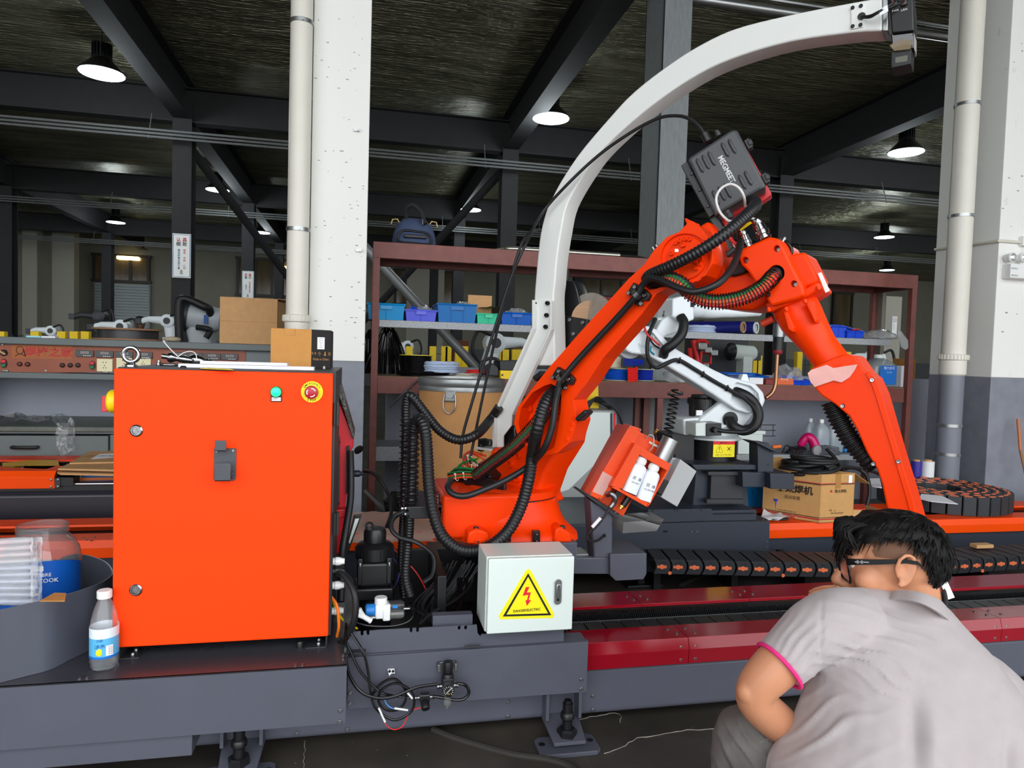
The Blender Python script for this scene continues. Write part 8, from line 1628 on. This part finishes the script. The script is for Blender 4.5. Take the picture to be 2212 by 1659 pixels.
# ears: rim, bowl, lobe
for s_ in (-1,1):
    e0 = hp(.008,.0,s_*.072); eo = (HS*s_*.8-HF*.5).normalized(); ef = (HF*.85+HS*s_*.45).normalized()
    def ep(x, y, z=0): return e0+ef*x+HU*y+eo*z
    rim = [ep(.012,-.004,.004), ep(.013,.012,.008), ep(.008,.026,.012), ep(-.004,.032,.015), ep(-.016,.026,.017), ep(-.019,.010,.017), ep(-.015,-.010,.014), ep(-.006,-.024,.010), ep(.004,-.030,.007), ep(.008,-.024,.004)]
    b.tube(spline(rim,4), .0046, 8); b.tube(spline([ep(-.004,.018,.009), ep(-.011,.010,.011), ep(-.010,-.006,.010), ep(-.003,-.016,.008)],4), .004, 8)
    b.ball(ep(-.003,.0,.003), .014,.004,.026,14,10,(ef,eo,HU)); b.ball(ep(.003,-.027,.006), .007,.0045,.008,12,8,(ef,eo,HU)); b.ball(ep(.010,-.010,.004), .004,.0045,.006,10,8,(ef,eo,HU))
# neck and hidden trunk
NB = PD(1972,1322,1.415)
sm_tube(b, [(hp(-.025,-.03,0),.056),(hp(-.035,-.085,0),.053),(NB,.045),(PD(1970,1400,1.43),.05)])
def trunk(b, grow, lo=None):
    sec = [(1288,1830,2010,1.425,.05),(1312,1790,2035,1.41,.075),(1350,1765,2064,1.40,.10),(1400,1762,2112,1.385,.115),(1460,1762,2160,1.37,.125),(1520,1752,2200,1.35,.128),(1590,1724,2240,1.325,.13),(1660,1672,2285,1.30,.13),(1760,1660,2300,1.28,.13),(1880,1670,2310,1.27,.13),(2000,1700,2300,1.27,.12)]
    R_ = []
    for y, l, r, d, hd in sec:
        c = PD((l+r)/2, y, d); hw = (r-l)/2*d/1500; rg = []
        for k in range(40):
            t_ = 2*math.pi*k/40; cc, ss = math.cos(t_), math.sin(t_); q = (abs(cc)**2.5+abs(ss)**2.5)**(-1/2.5); rg.append(c+CR*(cc*q*(hw+grow))+CF*(ss*q*(hd+grow)))
        R_.append(rg)
    out = []
    for i in range(len(R_)-1):
        for k in range(5): f = k/5; out.append([a.lerp(c,f) for a, c in zip(R_[i],R_[i+1])])
    out.append(R_[-1]); b.rings(out)
trunk(b, -.034)
# left arm (image left): bent at the elbow, forearm folded back over the thigh
LSH = PD(1805,1352,1.37)
ARM = [(LSH,.056),(PD(1725,1400,1.35),.047),(PD(1668,1448,1.34),.043),(PD(1634,1490,1.345),.038),(PD(1640,1522,1.36),.038),(PD(1690,1568,1.40),.0375),(PD(1745,1610,1.44),.031),(PD(1795,1650,1.48),.025)]
sm_tube(b, ARM)
b.ball(PD(1617,1494,1.335), .024,.022,.024,14,10)
# right arm (hidden behind the trunk) reaching forward so its hand rests on the rear crimson cover
RSH = PD(2110,1475,1.46); HANDR = PD(1840,1278,2.05)
sm_tube(b, [(RSH,.058),(PD(2070,1440,1.62),.047),(PD(2010,1390,1.78),.042),(PD(1940,1330,1.92),.034),(PD(1880,1292,2.02),.026)])
def hand(b, w, fwd, nrm_, curl=.25, s=1, thumb=1):
    """palm and five bent fingers; w wrist, fwd finger direction, nrm_ back of the hand"""
    f = V(fwd).normalized(); n_ = V(nrm_); n_ = (n_-f*n_.dot(f)).normalized(); sd = f.cross(n_)*thumb
    b.obox(w+f*.045*s, (f,sd,n_), .045*s,.038*s,.012*s)
    for i, (o_, L) in enumerate(((-.028,.062),(-.010,.072),(.010,.078),(.028,.072))):
        p0 = w+f*.085*s+sd*o_*s; p1 = p0+(f-n_*curl).normalized()*L*.45*s; p2 = p1+(f-n_*curl*2.5).normalized()*L*.33*s; p3 = p2+(f-n_*curl*4).normalized()*L*.24*s
        b.tube([p0,p1,p2,p3], [.0095*s,.0088*s,.008*s,.0065*s], 10); b.ball(p3, .0068*s)
    t0 = w+f*.025*s+sd*.034*s; t1 = t0+(f*.6+sd*.7-n_*.2).normalized()*.035*s; t2 = t1+(f*.9+sd*.25-n_*.3).normalized()*.028*s; b.tube([t0,t1,t2], [.013*s,.0105*s,.008*s], 10); b.ball(t2, .0082*s)
hand(b, PD(1878,1290,2.02), HANDR-PD(1878,1290,2.02)+V((-.05,0,0)), V((0,-.2,1)), .18)
hand(b, PD(1800,1655,1.49), PD(1900,1720,1.56)-PD(1800,1655,1.49), -CF, .3, thumb=-1)
body = remesh(b, 'body', SKIN, per, .0036, 5)
# eyes, brows
for s_ in (-1,1):
    e = hp(.082,-.003,s_*.024); b = B(); b.ball(e, .0092); ey = b.build('eyeball', mat('eye_white',(226,220,214),.2), per); b = B(); b.ball(e+HF*.0088+HS*s_*.002, .003,.0055,.0055,12,8,HA); b.build('iris', mat('dark_iris',(34,22,16),.15), ey)
    b = B(); b.tube(spline([hp(.094,.0045,s_*.02), hp(.0975,.0068,s_*.032), hp(.089,.0045,s_*.046)],4), .0024, 6); b.build('eyelid', SKIN, ey); b = B(); b.tube(spline([hp(.1,.02,s_*.014), hp(.1,.026,s_*.03), hp(.088,.021,s_*.05)],4), [.0035]*8+[.0015], 6); b.build('eyebrow', mat('black_hair',(9,8,8),.6,spec=.25), per)
# hair
HAIR = mat('black_hair')
KB = [(.13,.046),(.075,.040),(.045,.054),(-.02,.056),(-.042,.014),(-.058,-.03),(-.072,-.075),(-.2,-.095)]
def ub(f):
    for (f1,u1),(f0,u0) in zip(KB, KB[1:]):
        if f >= f0: t_ = min(max((f-f0)/(f1-f0),0),1); return u0*(1-t_)+u1*t_
    return KB[-1][1]
HCc = V((-.006,.012,0)); HRr = (.092,.076,.074)
def hsurf(d, off): return V((HCc.x+d.x*(HRr[0]+off), HCc.y+d.y*(HRr[1]+off), d.z*(HRr[2]+off)))
def vol(d): # hair thickness by direction: bulky on top and front, short at the nape
    return .003+.011*max(0,d.y)+.012*max(0,d.x)*max(0,.4+d.y)+.003*max(0,-d.x)
b = B(); bm = b.bm; bmesh.ops.create_icosphere(bm, subdivisions=5, radius=1)
kill = []
for v in bm.verts:
    d = v.co.normalized(); l = hsurf(d, vol(d)*(1+.35*noise.noise(d*5))+.003*noise.noise(d*14)); v.co = hp(l.x, l.y, l.z); v.tag = l.y < ub(l.x)+.004*noise.noise(d*20)
bmesh.ops.delete(bm, geom=[v for v in bm.verts if v.tag], context='VERTS'); bmesh.ops.solidify(bm, geom=list(bm.faces), thickness=.004)
rng = random.Random(5); cnt = 0
while cnt < 1700:
    d = V((rng.gauss(0,1), rng.gauss(0,1), rng.gauss(0,1))).normalized(); l = hsurf(d, 0)
    if l.y < ub(l.x)+.004: continue
    cnt += 1; v_ = vol(d); crown = V((-.55,.8,.1)).normalized(); tg = (d-crown); tg = (tg-d*tg.dot(d)); tg = tg.normalized() if tg.length > 1e-3 else V((1,0,0))
    tg = (tg+V((rng.uniform(-.25,.25), rng.uniform(-.2,.1), rng.uniform(-.25,.25)))).normalized(); L = .016+v_*1.1*rng.uniform(.7,1.3)+(.012 if d.x > .4 else 0)
    if l.x < -.05 and l.y < -.01: L *= .5
    p0 = hsurf(d, v_*.7); p1 = hsurf(d, v_*1.08)+tg*L*.5; p2 = hsurf(d, v_*1.0)+tg*L-V((0,.35*L*(.4+max(0,d.x)),0)); w_ = rng.uniform(.0011,.0022)
    b.tube(spline([hp(*p0), hp(*p1), hp(*p2)],3), [w_,w_*1.1,w_,w_*.9,w_*.7,w_*.45,w_*.12], 5)
# fringe falling over the forehead
for i in range(120):
    s_ = rng.uniform(-.06,.064); p0 = V((.05+rng.uniform(0,.03),.082,s_*.8)); p1 = V((.098+rng.uniform(-.006,.008),.072+rng.uniform(-.006,.006),s_)); e_ = rng.uniform(.028,.05); p2 = V((.110-abs(s_)*.35+rng.uniform(-.006,.005),e_+.012,s_*1.05)); p3 = V((.110-abs(s_)*.35+rng.uniform(-.008,.008),e_,s_*1.07)); w_ = rng.uniform(.002,.0032)
    b.tube(spline([hp(*p0),hp(*p1),hp(*p2),hp(*p3)],3), [w_]*6+[w_*.8,w_*.6,w_*.35,w_*.1], 5)
b.build('hair', HAIR, per, sm=60, kind='stuff')
# clipped sides: thin stubble shell
b = B(); bm = b.bm; bmesh.ops.create_icosphere(bm, subdivisions=5, radius=1)
for v in bm.verts:
    d = v.co.normalized(); l = hsurf(d, .0022); v.co = hp(l.x,l.y,l.z); top = ub(l.x)+.012; lowb = .018 if l.x > -.03 else (ub(l.x)-.03); v.tag = not (lowb < l.y < top and -.12 < l.x < .055)
bmesh.ops.delete(bm, geom=[v for v in bm.verts if v.tag], context='VERTS')
STB = mat('clipped_hair_fade', (70,54,44), .8, alpha=.55, bump=.3, bs=600, bd=.0006); b.build('clipped_sides', STB, per, sm=60)
# glasses
gl = B(); GLS = mat('glossy_black_acetate', (14,14,16), .15)
def rr_(s0, k=28): return [hp(.108-.010*abs(s0+.026*math.cos(t_))/.06-.006*(math.sin(t_)<0)*abs(math.sin(t_)), -.012+.025*math.sin(t_)*((abs(math.cos(t_))**4+abs(math.sin(t_))**4)**-.25), s0+.027*math.cos(t_)*((abs(math.cos(t_))**4+abs(math.sin(t_))**4)**-.25)) for t_ in [2*math.pi*i/k for i in range(k)]]
for s0 in (-.033,.033): gl.tube(rr_(s0), .0026, 8, True)
gl.tube([hp(.110,.0,-.008), hp(.112,.002,0), hp(.110,.0,.008)], .0024, 8)
for s_ in (-1,1):
    R_ = []
    for f, u, s0, hh in ((.103,.010,.062,.0055),(.095,.012,.070,.006),(.05,.016,.0795,.005),(.0,.020,.081,.004),(-.022,.018,.083,.0035),(-.035,.004,.082,.003)):
        c = hp(f,u,s_*s0); R_.append([c+HU*hh+HS*s_*.0016, c+HU*hh-HS*s_*.0016, c-HU*hh-HS*s_*.0016, c-HU*hh+HS*s_*.0016])
    gl.rings(R_)
gl_o = gl.build('glasses', GLS, per, sm=40)
for s0 in (-.033,.033): b = B(); b.poly(rr_(s0)); b.build('lens', glassy('pink_tinted_lens',(226,186,192),.08), gl_o, sm=0)
b = B(); c = hp(.078,.0145,.0775); b.obox(c, (HF,HS,HU), .013,.0012,.0012); b.obox(c+HF*.004, (HF+HU*.6,HS,HU-HF*.6), .006,.0012,.0009); b.obox(c+HF*.004, (HF-HU*.6,HS,HU+HF*.6), .006,.0012,.0009); b.build('temple_logo', CHROME, gl_o, sm=0)
# ---------------- shirt
SHIRT = mat('light_grey_pique_cotton', (166,157,157), .9, bump=.25, bs=900, bd=.0006, var=.03, vsc=30, sheen=.2)
def proj(p):
    v = p-CAM; d = v.dot(CF); return 1106+FPX*v.dot(CR)/d, 829.5-FPX*v.dot(CU)/d
def bell(x, c, w_): return math.exp(-((x-c)/w_)**2)
def folds(co, n_):
    x, y = proj(co); a = 0
    if n_.dot(CF) < .25:
        # fine drag lines fanning from the left armpit across the back
        ph = (y-1345-.34*(x-1800)-.00025*(x-1800)**2)/33.0+1.3*noise.noise(V((x*.006,y*.012,0))); s_ = math.cos(2*math.pi*ph); a += .0062*(max(0,s_)**5)*bell(x,1880,120)*bell(y,1420,95)*(.5+.9*noise.noise(V((x*.01,y*.03,4)))+.3)
        # heavier rolls near the waist on the left
        ph = (y-1500+.42*(x-1750))/58.0+.8*noise.noise(V((x*.008,y*.01,7))); a += .0075*max(0,math.cos(2*math.pi*ph))**2*bell(x,1800,100)*bell(y,1570,75)
        # hollow along the lower spine
        a -= .013*bell(x,1975+.05*(y-1550),17)*bell(y,1590,70); a += .008*bell(x,2012+.05*(y-1550),20)*bell(y,1600,80); a -= .010*bell(x,2180,14)*bell(y,1640,55)
        a += .004*noise.noise(co*11)+.0015*noise.noise(co*30)
    # puckers in the sleeve
    ph = (x+.8*y)/26.0+noise.noise(co*14); a += .0025*math.sin(2*math.pi*ph)*bell(x,1735,50)*bell(y,1400,60)
    # seam groove of the sleeve
    a -= .0035*bell(x,1774-.03*(y-1350)+(6 if y > 1420 else 0),3.2)*bell(y,1370,70)
    return co+n_*a
b = B(); trunk(b, .004)
SL0, SL1 = PD(1800,1352,1.37), PD(1684,1437,1.34)
def sleeve(b, pts, n=28):
    ps = spline([p for p, r in pts],6); rs = [v.x for v in spline([V((r,0,0)) for p, r in pts],6)]; b.tube(ps, rs, n)
sleeve(b, [(PD(1870,1345,1.385),.066),(PD(1815,1346,1.375),.068),(PD(1765,1366,1.36),.064),(PD(1720,1402,1.35),.056),(SL1,.0505)])
sleeve(b, [(PD(2040,1450,1.40),.076),(PD(2120,1500,1.42),.08),(PD(2190,1590,1.44),.078),(PD(2240,1690,1.46),.07)])
sleeve(b, [(PD(1800,1330,1.40),.052),(PD(1870,1322,1.405),.048),(PD(1940,1326,1.40),.044),(PD(1992,1348,1.385),.048),(PD(2035,1402,1.385),.058),(PD(2085,1465,1.39),.066)])
sh = remesh(b, 'polo_shirt', SHIRT, per, .0055, 5, folds)
# pink piping along the sleeve hem
d_ = (SL1-PD(1720,1402,1.35)).normalized(); xx = d_.orthogonal().normalized(); yy = d_.cross(xx); cH = SL1+d_*.001
b = B(); b.tube([cH+(xx*math.cos(t_)+yy*math.sin(t_))*.0505 for t_ in [2*math.pi*i/40 for i in range(40)]], .0042, 8, True); b.build('pink_piping', mat('hot_pink_piping',(226,40,120),.7), sh)
# collar: folded band round the neck
up_ = [(1929,1279,1.40),(1957,1277,1.37),(1986,1281,1.35),(2012,1290,1.345),(2035,1303,1.355),(2050,1328,1.39),(2040,1340,1.46),(1995,1325,1.50),(1940,1297,1.47)]
lo2 = [(1922,1296,1.385),(1955,1296,1.352),(1986,1303,1.333),(2014,1316,1.327),(2040,1335,1.338),(2056,1352,1.385),(2045,1362,1.47),(1990,1345,1.51),(1932,1315,1.48)]
uS = spline([PD(*q) for q in up_],5,True); lS = spline([PD(*q) for q in lo2],5,True); cN = sum(uS, V((0,0,0)))/len(uS); b = B(); R_ = []
for u_, l_ in zip(uS, lS):
    o_ = (u_-cN).normalized()*.005; R_.append([l_+o_, u_+o_*.8, u_.lerp(l_,-.12), u_-o_*.8, l_-o_])
b.rings(R_, cap=False, closed=True); b.build('collar', SHIRT, sh, sm=60)
# ---------------- trousers and shoes
TR = mat('charcoal_cotton_trousers', (104,99,96), .9, bump=.3, bs=500, bd=.001, var=.08, vsc=20)
KN = PD(1618,1592,1.46); HL = PD(1880,1930,1.30); FT = V((KN.x+.02,KN.y+.02,.09)); KNR = PD(2300,1640,1.62); HRp = PD(2150,1930,1.32); FTR = V((KNR.x-.03,KNR.y+.05,.09))
b = B()
def bl(p, q, f): return p.lerp(q, f)
sm_tube(b, [(HL,.105),(bl(HL,KN,.5),.092),(bl(HL,KN,.85),.078),(KN,.070),(bl(KN,FT,.25)+V((0,.02,0)),.068),(bl(KN,FT,.6),.062),(FT,.055)])
sm_tube(b, [(HRp,.105),(bl(HRp,KNR,.5),.092),(KNR,.070),(bl(KNR,FTR,.5),.064),(FTR,.055)])
sm_tube(b, [(HL,.12),(bl(HL,HRp,.5)+V((0,0,.03)),.13),(HRp,.12)])
def tfold(co, n_):
    x, y = proj(co); a = .004*noise.noise(co*16)+.0025*noise.noise(co*36); ph = (x*.9-.5*y)/30+1.5*noise.noise(co*9); a += .008*max(0,math.cos(2*math.pi*ph))**3*bell(x,1620,70)*bell(y,1600,70); return co+n_*a
trs = remesh(b, 'trousers', TR, per, .006, 4, tfold)
b = B()
for pts in ([(1690,1575,1.385),(1660,1580,1.39),(1630,1596,1.395),(1612,1620,1.40),(1602,1655,1.40)],[(1700,1590,1.38),(1650,1600,1.385),(1625,1625,1.39),(1618,1659,1.39)]): b.tube(spline([PD(*q) for q in pts],5), .0013, 5)
b.build('pocket_seam', mat('seam_thread',(120,116,112),.9), trs)
for F_ in (FT, FTR):
    b = B(); c = V((F_.x,F_.y,0)); d = V((-.3,.95,0)).normalized() if F_ is FT else V((.25,.97,0)).normalized(); s_ = V((d.y,-d.x,0)); R_ = []
    for u, w_, h in ((-.09,.03,.07),(-.07,.038,.09),(.0,.04,.085),(.08,.045,.06),(.14,.042,.045),(.17,.025,.03)): R_.append([c+d*u+s_*w_*math.cos(t_)+EZ*(h*.5+h*.5*math.sin(t_)) for t_ in [2*math.pi*i/20 for i in range(20)]])
    b.rings(R_); b.build('shoe', BLACKR, per, sm=60)
# lanyard clip at the nape
b = B(); b.tube(spline([hp(-.085,-.04,.02), hp(-.088,-.065,.025), hp(-.086,-.09,.03)],4), .004, 8); ly = b.build('lanyard', mat('black_webbing'), per); b = B(); b.obox(hp(-.092,-.05,.022), (HF*.4+HU,HS,HF-HU*.4), .017,.003,.007); b.build('white_tag', WHT, ly, .001)
